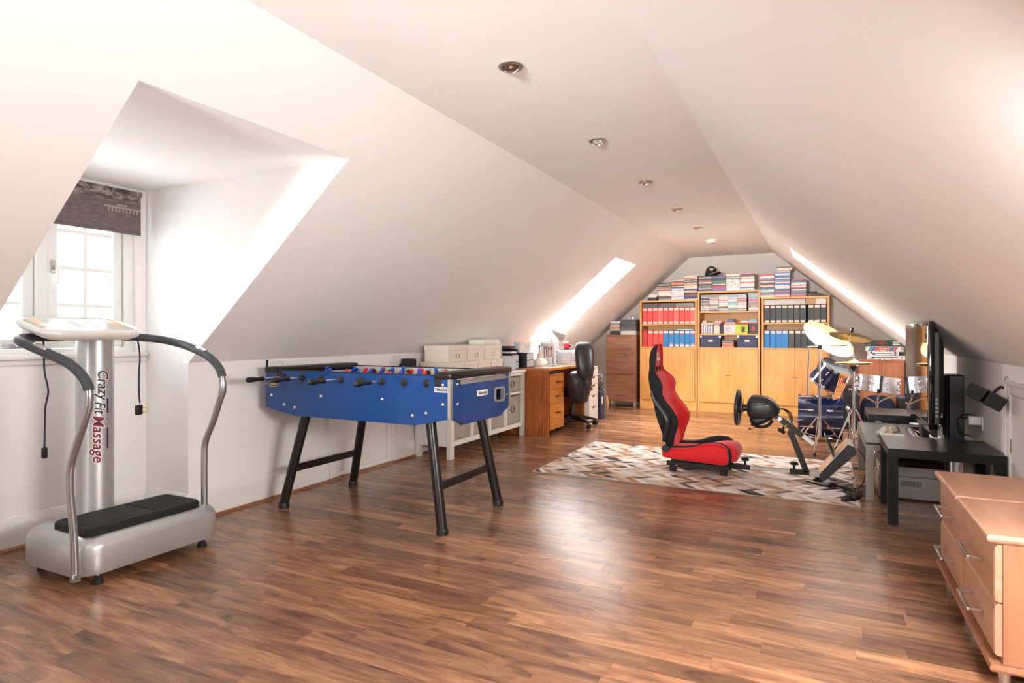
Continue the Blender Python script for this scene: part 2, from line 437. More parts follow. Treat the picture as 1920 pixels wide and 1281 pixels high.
# window 1: two casements with glazing bars
XG = -3.84
fr = MB()
fr.box(XG-.03, WY0, .985, XG+.045, WY0+.05, WZ1); fr.box(XG-.03, WY1-.055, .985, XG+.045, WY1, WZ1)
fr.box(XG-.03, WY0+.05, .985, XG+.045, WY1-.055, 1.04); fr.box(XG-.03, WY0+.05, WZ1-.05, XG+.045, WY1-.055, WZ1)
fr.box(XG-.03, 1.845, 1.04, XG+.045, 1.905, WZ1-.05, .004)
win = struct('window_1', fr, M['upvc'])
win['label'] = 'white dormer window with two casements and glazing bars'
def casement(y0, y1, stile=.055):
    z0, z1 = 1.043, WZ1-.053
    c = MB()
    c.box(XG-.02, y0, z0, XG+.03, y0+stile, z1, .004); c.box(XG-.02, y1-stile, z0, XG+.03, y1, z1, .004)
    c.box(XG-.02, y0+stile, z0, XG+.03, y1-stile, z0+.05, .004); c.box(XG-.02, y0+stile, z1-.05, XG+.03, y1-stile, z1, .004)
    cs = struct('casement', c, M['upvc'], win)
    struct('glazing_bar', MB().box(XG-.012, (y0+y1)/2-.011, z0+.05, XG+.018, (y0+y1)/2+.011, z1-.05, .003), M['upvc'], cs)
    for k, z in enumerate((1.285, 1.495, 1.705)):
        struct('glazing_bar', MB().box(XG-.012, y0+stile, z-.011, XG+.0175, y1-stile, z+.011, .003), M['upvc'], cs)
    ys = [y0+stile, (y0+y1)/2, y1-stile]; zz = [z0+.05, 1.285, 1.495, 1.705, z1-.05]
    for i in range(2):
        for j in range(4):
            struct('pane', MB().box(XG-.003, ys[i]+.008*i, zz[j], XG+.001, ys[i+1]-.008*(1-i), zz[j+1]), M['glass'], cs, 0)
    return cs
casement(1.452, 1.843); casement(1.907, 2.318)
h = MB()
h.box(XG+.031, 1.925, 1.46, XG+.038, 1.950, 1.535, .003); h.cyl((XG+.038, 1.938, 1.485), (XG+.062, 1.938, 1.485), .009)
struct('latch_plate', h, M['steel'], win)
struct('latch_handle', MB().tube([(XG+.06, 1.938, 1.492), (XG+.066, 1.944, 1.47), (XG+.066, 1.95, 1.43), (XG+.062, 1.95, 1.395)], .008), M['upvc'], win)
st = MB(); st.box(XG+.032, 1.62, 1.048, XG+.052, 1.80, 1.054); st.box(XG+.034, 1.70, 1.054, XG+.056, 1.74, 1.068, .003)
st.cyl((XG+.045, 1.755, 1.05), (XG+.045, 1.755, 1.075), .007); st.cyl((XG+.045, 1.665, 1.05), (XG+.045, 1.665, 1.075), .007)
struct('casement_stay', st, M['chrome'], win)
sl = MB(); sl.box(XG+.046, DY0, .985, XW+.035, DY1, 1.012, .008, 2); sl.box(XW, DY0, .955, XW+.014, DY1, .984, .004)
struct('window_sill', sl, M['gloss_white'], win)

# roof windows 2 and 3, and the added unseen one around the fill lamp
def slope_box(mb, xa, xb, ya, yb, d0, d1, mir):
    """a box lying in the slope: from depth d0 to d1 outward"""
    pts = [(xa+NL.x*d0, zs(xa)+NL.z*d0), (xb+NL.x*d0, zs(xb)+NL.z*d0), (xb+NL.x*d1, zs(xb)+NL.z*d1), (xa+NL.x*d1, zs(xa)+NL.z*d1)]
    if mir: pts = [(2*XM-p[0], p[1]) for p in pts]
    mb.prism(pts, 'xz', ya, yb)
for n, mir, SX0, SX1, SY0, SY1 in ((2, False, SX0, SX1, SY0, SY1), (3, True, SX0, SX1, SY0, SY1), (4, True, NX0, NX1, NY0, NY1)):  # last entry is the added unseen opening, built like a roof window
    f = MB(); a, b = .29, .355
    slope_box(f, SX0, SX0+.05, SY0, SY1, a, b, mir); slope_box(f, SX1-.05, SX1, SY0, SY1, a, b, mir)
    slope_box(f, SX0+.05, SX1-.05, SY0, SY0+.06, a, b, mir); slope_box(f, SX0+.05, SX1-.05, SY1-.06, SY1, a, b, mir)
    w = struct('window_%d' % n, f, M['upvc'], smooth=0)
    g = MB(); slope_box(g, SX0+.05, SX1-.05, SY0+.06, SY1-.06, .315, .32, mir)
    struct('pane', g, M['glass'], w, 0)
    g = MB(); slope_box(g, SX1-.085, SX1-.065, SY0+.12, SY1-.12, a-.03, a-.012, mir)
    struct('opening_bar', g, M['alu'], w, 0)

# skirting boards and the oak quadrant along the floor
def skirting(name, pts_dir, runs, m=M['gloss_white']):
    pass
SK = [(0, 0), (.018, 0), (.018, .115), (.015, .125), (.015, .132), (.011, .140), (.009, .155), (.004, .168), (0, .170)]
def skirt_y(x, sgn, y0, y1, mb): mb.prism([(x+sgn*a, b) for a, b in SK], 'xz', y0, y1)
def skirt_x(y, sgn, x0, x1, mb): mb.prism([(y+sgn*a, b) for a, b in SK], 'yz', x0, x1)
QD = [(0, 0), (.016, 0), (.015, .006), (.011, .012), (.005, .016), (0, .017)]
mb = MB(); skirt_y(XL, 1, DY1, 3.60, mb); skirt_y(XL, 1, 4.385, Y1, mb); skirt_y(XL, 1, Y0, DY0, mb)
bl = struct('baseboard_left', mb, M['gloss_white'])
mb = MB(); skirt_y(XW, 1, DY0, DY1, mb); skirt_x(DY1, -1, XW+.018, XL, mb); skirt_x(DY0, 1, XW+.018, XL, mb)
struct('baseboard_dormer', mb, M['gloss_white'])
mb = MB(); skirt_y(XR, -1, 4.33, Y1, mb); skirt_y(XR, -1, Y0, 3.30, mb)
struct('baseboard_right', mb, M['gloss_white'])
mb = MB(); skirt_x(Y1, -1, XL+.02, XR-.02, mb)
struct('baseboard_back', mb, M['gloss_white'])
def quad_y(x, sgn, y0, y1, mb): mb.prism([(x+sgn*a, b) for a, b in QD], 'xz', y0, y1)
mb = MB(); quad_y(XL+.018, 1, DY1, Y1-.02, mb); quad_y(XL+.018, 1, Y0, DY0, mb); quad_y(XW+.018, 1, DY0+.02, DY1-.02, mb)
mb.prism([(DY1-.018-a, b) for a, b in QD], 'yz', XW+.036, XL+.018)
struct('trim_1', mb, M['skirt_wood'])
mb = MB(); quad_y(XR-.018, -1, Y0, Y1-.02, mb)
struct('trim_2', mb, M['skirt_wood'])

# low eaves doors
def eaves_door(n, x, sgn, y0, y1, ztop, hinge_y):
    f = MB()
    w = .075
    for (a, b, c, d) in ((y0, y0+w, .018, ztop), (y1-w, y1, .018, ztop), (y0+w, y1-w, ztop-w, ztop), (y0+w, y1-w, .018, .05)):
        f.box(min(x, x+sgn*.018), a, c, max(x, x+sgn*.018), b, d, .004)
    for (a, b, c, d) in ((y0, y0+.022, .018, ztop), (y1-.022, y1, .018, ztop), (y0, y1, ztop-.022, ztop)):
        f.box(min(x+sgn*.017, x+sgn*.026), a, c, max(x+sgn*.017, x+sgn*.026), b, d, .004)
    d = struct('door_%d' % n, f, M['gloss_white'])
    xa, xb = sorted((x+sgn*.001, x+sgn*.010))
    struct('door_panel', MB().box(xa, y0+w+.004, .056, xb, y1-w-.004, ztop-w-.004, .003), M['gloss_white'], d)
    xa, xb = sorted((x+sgn*.010, x+sgn*.016))
    struct('hinge', MB().box(xa, hinge_y-.008, ztop*.55, xb, hinge_y+.008, ztop*.55+.075, .002), M['steel'], d)
    return d
eaves_door(1, XL, 1, 3.605, 4.38, .80, 4.305)
eaves_door(2, XR, -1, 3.31, 4.32, .865, 4.235)

# ------------------------------------------------------------------ floor planks
m, nt, P, N, L = newmat('walnut_laminate')
at = N.new('ShaderNodeAttribute'); at.attribute_name = 'rnd'
geo = N.new('ShaderNodeTexCoord')
cx = N.new('ShaderNodeCombineXYZ'); sp = N.new('ShaderNodeMath'); sp.operation = 'MULTIPLY'; sp.inputs[1].default_value = 97.0
L.new(at.outputs['Fac'], sp.inputs[0])
for i in ('X', 'Y', 'Z'): L.new(sp.outputs['Value'], cx.inputs[i])
add = N.new('ShaderNodeVectorMath'); add.operation = 'ADD'
L.new(geo.outputs['Object'], add.inputs[0]); L.new(cx.outputs['Vector'], add.inputs[1])
mp = N.new('ShaderNodeMapping'); mp.inputs['Scale'].default_value = (1.5, 9.0, 1.0)
L.new(add.outputs['Vector'], mp.inputs['Vector'])
n1 = N.new('ShaderNodeTexNoise'); n1.inputs['Scale'].default_value = 1.7; n1.inputs['Detail'].default_value = 8; n1.inputs['Distortion'].default_value = 1.1; n1.inputs['Roughness'].default_value = 0.62
L.new(mp.outputs['Vector'], n1.inputs['Vector'])
r1 = N.new('ShaderNodeValToRGB'); e = r1.color_ramp.elements          # figure of the grain
e[0].position = 0.27; e[0].color = C(82, 57, 46); e[1].position = 0.74; e[1].color = C(188, 143, 107)
k = e.new(0.40); k.color = C(124, 88, 67); k = e.new(0.55); k.color = C(157, 113, 84)
L.new(n1.outputs['Fac'], r1.inputs['Fac'])
r2 = N.new('ShaderNodeValToRGB'); e = r2.color_ramp.elements          # tone of the plank
e[0].position = 0.0; e[0].color = (0.62, 0.58, 0.56, 1); e[1].position = 1.0; e[1].color = (1.42, 1.36, 1.25, 1)
k = e.new(0.35); k.color = (0.88, 0.85, 0.83, 1); k = e.new(0.8); k.color = (1.08, 1.05, 1.0, 1)
L.new(at.outputs['Fac'], r2.inputs['Fac'])
mx = N.new('ShaderNodeMix'); mx.data_type = 'RGBA'; mx.blend_type = 'MULTIPLY'; mx.inputs[0].default_value = 1.0
L.new(r1.outputs['Color'], mx.inputs[6]); L.new(r2.outputs['Color'], mx.inputs[7])
n2 = N.new('ShaderNodeTexNoise'); n2.inputs['Scale'].default_value = 14; n2.inputs['Detail'].default_value = 4
mp2 = N.new('ShaderNodeMapping'); mp2.inputs['Scale'].default_value = (1.0, 22.0, 1.0)
L.new(add.outputs['Vector'], mp2.inputs['Vector']); L.new(mp2.outputs['Vector'], n2.inputs['Vector'])
r3 = N.new('ShaderNodeValToRGB'); e = r3.color_ramp.elements          # fine pores
e[0].position = 0.35; e[0].color = (0.86, 0.84, 0.82, 1); e[1].position = 0.6; e[1].color = (1, 1, 1, 1)
L.new(n2.outputs['Fac'], r3.inputs['Fac'])
mx2 = N.new('ShaderNodeMix'); mx2.data_type = 'RGBA'; mx2.blend_type = 'MULTIPLY'; mx2.inputs[0].default_value = 1.0
L.new(mx.outputs[2], mx2.inputs[6]); L.new(r3.outputs['Color'], mx2.inputs[7])
L.new(mx2.outputs[2], P.inputs['Base Color'])
P.inputs['Roughness'].default_value = 0.24; P.inputs['Specular IOR Level'].default_value = 0.5
M['floor'] = m
floor = struct('floor', MB().box(XW-.1, Y0-.1, -.08, XR+.1, Y1+.1, -.012), M['skirt_wood'], smooth=0)
ORG[floor.name] = Vector((0, 0, 0)); floor.data.transform(Matrix.Translation(floor.location)); floor.location = (0, 0, 0)
rp = random.Random(11)
PWID = 0.0955; planks = []
y = Y0
while y < Y1:
    y2 = min(y+PWID, Y1)
    x = XL - rp.uniform(0, .7)
    if y2 > DY0 and y < DY1: x = XW - rp.uniform(0, .6)
    xmin = XW if (y >= DY0-.01 and y2 <= DY1+.01) else XL
    while x < XR:
        ln = rp.choice((.42, .55, .68, .72, .8, .95)) + rp.uniform(-.06, .06)
        xa, xb = max(x, xmin), min(x+ln, XR)
        if xb-xa > .004: planks.append((xa, y, xb, y2, rp.random()))
        x += ln
    y = y2
def plank_mesh(lst, name):
    g, b = .0001, .0005
    vs = []; fs = []; at_ = []
    for (xa, ya, xb, yb, r) in lst:
        i = len(vs)
        xa += g; xb -= g; ya += g; yb -= g
        vs += [(xa, ya, -.012), (xb, ya, -.012), (xb, yb, -.012), (xa, yb, -.012),
               (xa, ya, -b), (xb, ya, -b), (xb, yb, -b), (xa, yb, -b),
               (xa+b, ya+b, 0), (xb-b, ya+b, 0), (xb-b, yb-b, 0), (xa+b, yb-b, 0)]
        for k in range(4):
            j = (k+1) % 4
            fs += [(i+k, i+j, i+4+j, i+4+k), (i+4+k, i+4+j, i+8+j, i+8+k)]
        fs.append((i+8, i+9, i+10, i+11)); at_ += [r]*12
    me = bpy.data.meshes.new(name); me.from_pydata(vs, [], fs)
    a = me.attributes.new('rnd', 'FLOAT', 'POINT'); a.data.foreach_set('value', at_)
    me.materials.append(M['floor']); return me
def near(p):
    X, Y = (p[0]+p[2])/2, (p[1]+p[3])/2
    d = -.4472*X + .8944*Y; u = (.8944*X + .4472*Y)/max(d, .01)
    v = 1.12/max(d, .01)
    vis = d > 1.85 and -.92 < u < .92
    return d if vis else 1e6 + Y
planks.sort(key=near)
for p in planks[:300]:
    o = bpy.data.objects.new('plank', plank_mesh([p], 'plank')); COL.objects.link(o); o.parent = floor
    o['kind'] = 'structure'
o = bpy.data.objects.new('plank_field', plank_mesh(planks[300:], 'plank_field')); COL.objects.link(o); o.parent = floor; o['kind'] = 'stuff'

# ------------------------------------------------------------------ ceiling fittings
names = {2.433: 'round chrome downlight nearest the camera in the ceiling row', 3.606: 'second round chrome downlight from the camera in the ceiling row',
         4.738: 'third round chrome downlight from the camera in the ceiling row', 5.897: 'fourth round chrome downlight from the camera in the ceiling row',
         7.026: 'round chrome downlight just before the white smoke alarm', 9.441: 'round chrome downlight farthest away, beyond the white smoke alarm',
         0.10: 'round chrome downlight overhead, above the camera', 1.27: 'round chrome downlight just ahead of the camera position'}
M['lampglass'] = mat('frosted_lamp_glass', (190, 186, 176), 0.15, 0.3, var=0.1)
dl = None
for y in LYS[2:]:
    if dl is None:
        dl = thing('downlight', names[y], 'downlight', (LX, y, ZC), 'ceiling downlights')
        obj('rim', MB().lathe([(.056, 0), (.056, -.003), (.050, -.007), (.043, -.006), (.040, -.001), (.040, 0)], (LX, y, ZC), n=40, close=True), M['steel'], dl)
        ax = Vector((.22, -.25, -1)).normalized()
        obj('gimbal_ring', MB().lathe([(.037, -.02), (.038, .004), (.034, .006), (.031, 0), (.030, -.02)], (LX, y, ZC-.002), ax, n=40, close=True), M['chrome'], dl)
        obj('reflector', MB().lathe([(.030, .0), (.026, -.014), (.014, -.028), (.002, -.032)], (LX, y, ZC-.002), ax, n=32), M['chrome'], dl)
        obj('lamp_glass', MB().lathe([(.002, .0), (.012, -.003), (.014, -.02), (.01, -.028)], (LX, y, ZC-.004), ax, n=20), M['lampglass'], dl)
        first = y
    else: dup(dl, (0, y-first, 0), names[y])
sa = thing('smoke_alarm', 'round white smoke alarm on the flat ceiling', 'smoke alarm', (-1.235, 8.02, ZC))
obj('base_plate', MB().lathe([(.075, 0), (.075, -.012), (.068, -.016), (.002, -.016)], (-1.235, 8.02, ZC), n=32), M['white_mel'], sa)
obj('cover', MB().lathe([(.062, -.016), (.058, -.034), (.042, -.044), (.002, -.046)], (-1.235, 8.02, ZC), n=32), M['pearl'], sa)
obj('test_button', MB().cyl((-1.215, 7.985, ZC-.040), (-1.215, 7.985, ZC-.050), .012), M['grey_plastic'], sa)

# ------------------------------------------------------------------ roller blind
m, nt, P, N, L = newmat('printed_blind')
tc = N.new('ShaderNodeTexCoord'); sx = N.new('ShaderNodeSeparateXYZ'); L.new(tc.outputs['Object'], sx.inputs['Vector'])
mp = N.new('ShaderNodeMapping'); mp.inputs['Scale'].default_value = (1, 9, 26); L.new(tc.outputs['Object'], mp.inputs['Vector'])
nz = N.new('ShaderNodeTexNoise'); nz.inputs['Scale'].default_value = 1.6; nz.inputs['Detail'].default_value = 5; nz.inputs['Roughness'].default_value = .7
L.new(mp.outputs['Vector'], nz.inputs['Vector'])
cr = N.new('ShaderNodeValToRGB'); e = cr.color_ramp.elements                       # quayside: pale blocks
e[0].position = .44; e[0].color = C(78, 66, 66); e[1].position = .64; e[1].color = C(190, 176, 168)
L.new(nz.outputs['Fac'], cr.inputs['Fac'])
mp2 = N.new('ShaderNodeMapping'); mp2.inputs['Scale'].default_value = (1, 14, 70); L.new(tc.outputs['Object'], mp2.inputs['Vector'])
nw = N.new('ShaderNodeTexNoise'); nw.inputs['Scale'].default_value = 1.5; nw.inputs['Detail'].default_value = 3; L.new(mp2.outputs['Vector'], nw.inputs['Vector'])
cw = N.new('ShaderNodeValToRGB'); e = cw.color_ramp.elements                       # water
e[0].position = .3; e[0].color = C(96, 84, 84); e[1].position = .75; e[1].color = C(128, 114, 112)
L.new(nw.outputs['Fac'], cw.inputs['Fac'])
rg = N.new('ShaderNodeMapRange'); rg.inputs[1].default_value = -.085; rg.inputs[2].default_value = -.055; L.new(sx.outputs['Z'], rg.inputs[0])
mx = N.new('ShaderNodeMix'); mx.data_type = 'RGBA'; L.new(rg.outputs[0], mx.inputs[0]); L.new(cw.outputs['Color'], mx.inputs[6]); L.new(cr.outputs['Color'], mx.inputs[7])
L.new(mx.outputs[2], P.inputs['Base Color']); P.inputs['Roughness'].default_value = .85
M['blind'] = m
bt = thing('roller_blind', 'dark roller blind printed with a harbour scene, half drawn over the dormer window', 'blind', (-3.735, 1.90, 1.985))
obj('fabric', MB().box(-3.737, 1.44, 1.735, -3.7355, 2.385, 1.975), M['blind'], bt, 0)
obj('roller', MB().cyl((-3.748, 1.43, 1.975), (-3.748, 2.395, 1.975), .014, n=14), M['blind'], bt)
obj('hem_bar', MB().box(-3.742, 1.44, 1.722, -3.730, 2.385, 1.740, .004), M['blind'], bt)
for yy in (1.425, 2.398): obj('bracket', MB().box(-3.769, yy-.004, 1.955, -3.732, yy+.004, 1.995, .002), M['upvc'], bt)
# a bridge and moored boats in the print, as flat darker and paler shapes on the cloth
pb = MB()
for k in range(9): pb.box(-3.7355, 2.19+k*.021, 1.845, -3.7350, 2.198+k*.021, 1.868)
pb.box(-3.7355, 2.17, 1.868, -3.7350, 2.384, 1.878); pb.box(-3.7355, 2.24, 1.883, -3.7350, 2.30, 1.892)
obj('printed_pier', pb, mat('print_pale', (168, 156, 150), .85), bt, 0)
# ------------------------------------------------------------------ vibration platform
vp = thing('vibration_platform', 'silver vibration exercise platform with upright column and curved handrails in front of the dormer', 'exercise machine', (-3.13, 1.93, 0))
def rr3(cx, cy, hx, hy, r, z, n=6): return [(p[0], p[1], z) for p in rrect(cx, cy, hx, hy, r, n)]
cx, cy, hx, hy = -3.135, 1.932, .257, .362
obj('base', MB().loft([rr3(cx, cy, hx-.02, hy-.02, .09, .045), rr3(cx, cy, hx-.003, hy-.003, .10, .05), rr3(cx, cy, hx, hy, .10, .062),
    rr3(cx, cy, hx, hy, .10, .165), rr3(cx, cy, hx-.006, hy-.006, .10, .185), rr3(cx, cy, hx-.022, hy-.022, .095, .203),
    rr3(cx-.004, cy, hx-.055, hy-.06, .08, .222), rr3(cx-.01, cy, hx-.11, hy-.12, .06, .231)]), M['silver_paint'], vp, 35)
mcx, mcy = -3.06, 1.905
mt = obj('tread_mat', MB().loft([rr3(mcx, mcy, .145, .285, .04, .215), rr3(mcx, mcy, .145, .285, .04, .243), rr3(mcx, mcy, .137, .277, .035, .252)]), M['rubber'], vp)
for sy in (-1, 1):
    for k in range(2):
        rb = MB(); x0 = mcx-.115+k*.118
        for j in range(8):
            xx = x0 + j*.0142
            rb.prism([(xx, .2515), (xx+.003, .2555), (xx+.006, .2555), (xx+.009, .2515)], 'xz', mcy+sy*.15-.105, mcy+sy*.15+.105)
        obj('tread_ribs', rb, M['black'], mt, 0, kind='stuff')
CX, CY, CR = -3.285, 1.862, .082
col = obj('column', MB().lathe([(CR+.004, .20), (CR, .22), (CR, 1.125), (CR-.01, 1.13)], (CX, CY, 0), n=48), M['silver_paint'], vp)
# lettering wrapped round the column, reading downward
a0 = math.atan2(-.231, .971)
def bendcol(z_mid, side, lift):
    def f(x, y, z):
        a = a0 + (y+side)/CR
        R = CR + lift + z
        return Vector((CX+R*math.cos(a), CY+R*math.sin(a), z_mid - x))
    return f
for s_, zm, sd, mm, ft_ in (('Crazy', .872, .010, 'navy_ink', .150), ('Fit', .758, -.004, 'navy_ink', .062), ('Massage', .604, -.010, 'maroon_ink', .232)):
    text('lettering', s_, .067, (0, 0, 0), (0, 0, -1), (0, 1, 0), M['paper'], col, shear=.25, offset=.0045, bend=bendcol(zm, sd, .0004), fit=ft_+.008)
    text('lettering', s_, .067, (0, 0, 0), (0, 0, -1), (0, 1, 0), M[mm], col, shear=.25, offset=.0008, bend=bendcol(zm, sd, .0012), fit=ft_)
pl = MB()
def colpatch(mb, a1, a2, z0, z1, lift):
    n = 4; R = CR+lift; v = []
    for i in range(n+1):
        a = a0 + a1 + (a2-a1)*i/n
        v += [(CX+R*math.cos(a), CY+R*math.sin(a), z0), (CX+R*math.cos(a), CY+R*math.sin(a), z1)]
    mb.faces(v, [(2*i, 2*i+2, 2*i+3, 2*i+1) for i in range(n)])
colpatch(pl, .36, .46, .55, .80, .0008); obj('printed_bar', pl, M['navy_ink'], col)
text('lettering', 'Body Slimming', .012, (0, 0, 0), (0, 0, -1), (0, 1, 0), M['paper'], col, bend=bendcol(.69, .033, .0012))
# console
kx, ky = -3.175, 1.735
def tz(x, z): return z - .24*(x-kx)
def crr(hx, hy, r, z, dx=0): return [(p[0], p[1], tz(p[0], z)) for p in rrect(kx+dx, ky, hx, hy, r, 7)]
con = obj('console', MB().loft([crr(.07, .12, .05, 1.112), crr(.115, .19, .07, 1.118), crr(.138, .225, .08, 1.135),
    crr(.146, .238, .085, 1.152), crr(.144, .236, .084, 1.166), crr(.136, .228, .08, 1.172), crr(.126, .218, .07, 1.166)]), M['pearl'], vp, 50)
def cbox(mb, x0, y0, x1, y1, z, h): mb.loft([[(x, y, tz(x, z+q)) for x, y in ((x0, y0), (x1, y0), (x1, y1), (x0, y1))] for q in (0, h)])
obj('display_panel', MB().loft([crr(.118, .205, .05, 1.1655), crr(.118, .205, .05, 1.168)]), M['clear'], con)
dp = MB()
for k in range(5): cbox(dp, kx-.05+k*.022, ky-.04, kx-.038+k*.022, ky-.005, 1.1682, .001)
for k in range(4): cbox(dp, kx-.04+k*.026, ky+.04, kx-.027+k*.026, ky+.07, 1.1682, .001)
obj('key_pad', dp, M['grey_plastic'], con)
og = mat('orange_print', (226, 176, 120), .4, var=.05)
for sy in (-1, 1):
    e_ = MB(); cbox(e_, kx-.09, ky+sy*.17-.024, kx+.05, ky+sy*.17+.024, 1.1682, .0007); obj('printed_edge', e_, og, con)
# handrails: steel tube with a foam grip and a pulse sensor each
def rail(name, pts, s0, s1, sens):
    P = catmull([Vector(p) for p in pts], 8)
    r = obj(name, MB().tube(P, .0165, 12, 1), M['silver_tube'], vp)
    n = len(P); G = P[int(n*s0):int(n*s1)]
    obj('grip', MB().tube(G, .0205, 14, 1), M['grip'], r)
    k = int(n*sens); d = (P[k+1]-P[k-1]).normalized(); up = Vector((0, 0, 1)); sd = d.cross(up).normalized(); nz = sd.cross(d)
    c = P[k] + nz*.0175
    obj('pulse_sensor', MB().obox(c, d, sd, nz, .035, .014, .006, .004, 2), M['chrome'], r)
    k2 = int(n*s1)+2
    obj('collar', MB().tube(P[k2+3:k2+6], .0185, 12, 1), M['silver_tube'], r)
    return r
rail('handrail', [(-3.285, 1.79, 1.105), (-3.27, 1.66, 1.107), (-3.235, 1.53, 1.104), (-3.14, 1.465, 1.092), (-3.02, 1.475, 1.056), (-2.88, 1.525, .995), (-2.80, 1.55, .92),
    (-2.785, 1.555, .84), (-2.81, 1.55, .75), (-2.85, 1.545, .66), (-2.893, 1.54, .55), (-2.90, 1.54, .45), (-2.895, 1.55, .30), (-2.893, 1.556, .17), (-2.893, 1.558, .07)], .05, .47, .30)
rail('handrail', [(-3.285, 1.93, 1.105), (-3.27, 2.05, 1.105), (-3.235, 2.17, 1.092), (-3.14, 2.215, 1.07), (-3.02, 2.222, 1.04), (-2.90, 2.225, .995), (-2.82, 2.225, .93),
    (-2.80, 2.225, .84), (-2.835, 2.225, .75), (-2.875, 2.225, .66), (-2.935, 2.225, .55), (-2.945, 2.225, .45), (-2.945, 2.225, .30), (-2.945, 2.225, .21)], .05, .5, .34)
bk = MB(); bk.box(-2.905, 1.540, .047, -2.875, 1.574, .085, .004); obj('rail_bracket', bk, M['silver_tube'], vp)
ft = None
for fx, fy in ((-2.915, 1.665), (-2.93, 2.20), (-3.33, 1.65), (-3.33, 2.21)):
    f = obj('foot', MB().lathe([(.024, 0), (.024, .010), (.017, .022), (.013, .034), (.002, .036)], (fx, fy, 0), n=20), M['rubber'], vp)
    obj('stem', MB().cyl((fx, fy, .03), (fx, fy, .06), .0065, n=10), M['chrome'], f)
# two mains leads hung from the console
cl = thing('power_lead', 'dark mains lead with small connector hanging on the left of the silver column', 'cable', (-3.20, 1.62, .62))
obj('cable', MB().tube([(-3.235, 1.60, 1.125), (-3.20, 1.585, 1.12), (-3.19, 1.585, 1.05), (-3.20, 1.592, .95), (-3.185, 1.60, .86), (-3.205, 1.598, .78), (-3.20, 1.593, .69), (-3.20, 1.592, .60)], .0042, 6), M['navy_ink'], cl)
obj('connector', MB().obox((-3.20, 1.592, .575), (1, 0, 0), (0, 1, 0), (0, 0, 1), .009, .011, .025, .004), M['black'], cl)
cr_ = thing('power_lead', 'dark mains lead with a three-pin plug hanging right of the silver column', 'cable', (-3.2, 2.03, .80))
obj('cable', MB().tube([(-3.20, 1.93, 1.135), (-3.19, 2.0, 1.125), (-3.195, 2.025, 1.08), (-3.195, 2.035, 1.0), (-3.195, 2.03, .92), (-3.195, 2.03, .82), (-3.195, 2.035, .76)], .0042, 6), M['navy_ink'], cr_)
pg = obj('plug', MB().obox((-3.195, 2.03, .725), (.7, .3, 0), (-.3, .7, 0), (0, 0, 1), .012, .018, .026, .006, 2), M['black'], cr_)
for dz, dy in ((.014, 0), (-.010, 0)): obj('pin', MB().obox((-3.18, 2.058, .722+dz), (.3, .9, 0), (.9, -.3, 0), (0, 0, 1), .014, .003, .003), M['yellow_ink'], pg)

# ------------------------------------------------------------------ table football
tf = thing('football_table', 'blue table-football table on four splayed black tube legs', 'football table', (-2.535, 3.265, 0))
TX0, TX1, TY0, TY1, TZ = -3.24, -1.83, 2.90, 3.63, .893
side = [(TX0, TZ-.006), (TX0, .648), (-3.0, .604), (-2.06, .604), (TX1-.0, .652), (TX1, TZ-.006)]
obj('side_panel', MB().prism(side, 'xz', TY0, TY0+.028), M['table_blue'], tf, 0)
obj('side_panel', MB().prism(side, 'xz', TY1-.028, TY1), M['table_blue'], tf, 0)
ya, yb = TY0+.029, TY1-.029
hY0, hY1, hZ0, hZ1 = 3.425, 3.535, .708, .776
ep = MB(); xa, xb = TX1-.028, TX1
ep.prism([(ya, .652), (3.05, .604), (3.425, .604), (3.425, TZ-.012), (ya, TZ-.012)], 'yz', xa, xb)
ep.prism([(hY0, .604), (3.50, .604), (hY1, .622), (hY1, hZ0), (hY0, hZ0)], 'yz', xa, xb)
ep.prism([(hY0, hZ1), (hY1, hZ1), (hY1, TZ-.012), (hY0, TZ-.012)], 'yz', xa, xb)
ep.prism([(hY1, .622), (yb, .645), (yb, TZ-.012), (hY1, TZ-.012)], 'yz', xa, xb)
obj('end_panel', ep, M['table_blue'], tf, 0)
obj('end_panel', MB().prism([(ya, .650), (3.05, .604), (3.50, .604), (yb, .645), (yb, TZ-.012), (ya, TZ-.012)], 'yz', TX0+.04, TX0+.068), M['table_blue'], tf, 0)
# ball return: rounded frame round the hole and a dark pocket behind
hc, hz = (hY0+hY1)/2, (hZ0+hZ1)/2
outer = rrect(hc, hz, .068, .048, .018, 5); inner = rrect(hc, hz, .054, .034, .010, 5)
fr = MB()
A = [fr.bm.verts.new((TX1+.006, p[0], p[1])) for p in outer]; B = [fr.bm.verts.new((TX1+.008, p[0], p[1])) for p in inner]
Cc = [fr.bm.verts.new((TX1-.02, p[0], p[1])) for p in inner]; D = [fr.bm.verts.new((TX1+.0005, p[0], p[1])) for p in outer]
fr.bridge(A, B); fr.bridge(B, Cc); fr.bridge(Cc, D); fr.bridge(D, A)
obj('return_frame', fr, M['grey_plastic'], tf)
pk = MB(); pk.box(TX1-.15, hY0-.01, hZ0-.014, TX1-.03, hY1+.01, hZ0-.004); pk.box(TX1-.15, hY0-.01, hZ1+.004, TX1-.03, hY1+.01, hZ1+.01)
pk.box(TX1-.15, hY0-.016, hZ0-.01, TX1-.03, hY0-.01, hZ1+.01); pk.box(TX1-.155, hY0-.01, hZ0-.01, TX1-.15, hY1+.01, hZ1+.01)
obj('return_tray', pk, M['lining'], tf, 0)
pk = MB(); pk.box(TX1-.15, hY1+.001, hZ0-.01, TX1-.03, hY1+.01, hZ1+.01); obj('return_side', pk, M['black'], tf, 0)
solid('football', MB().ball((TX1-.05, hY0+.030, hZ0+.0135), .0175, n=16), mat('cork_ball', (222, 216, 190), .5), 'small cream ball lying in the ball return of the blue table', 'ball')
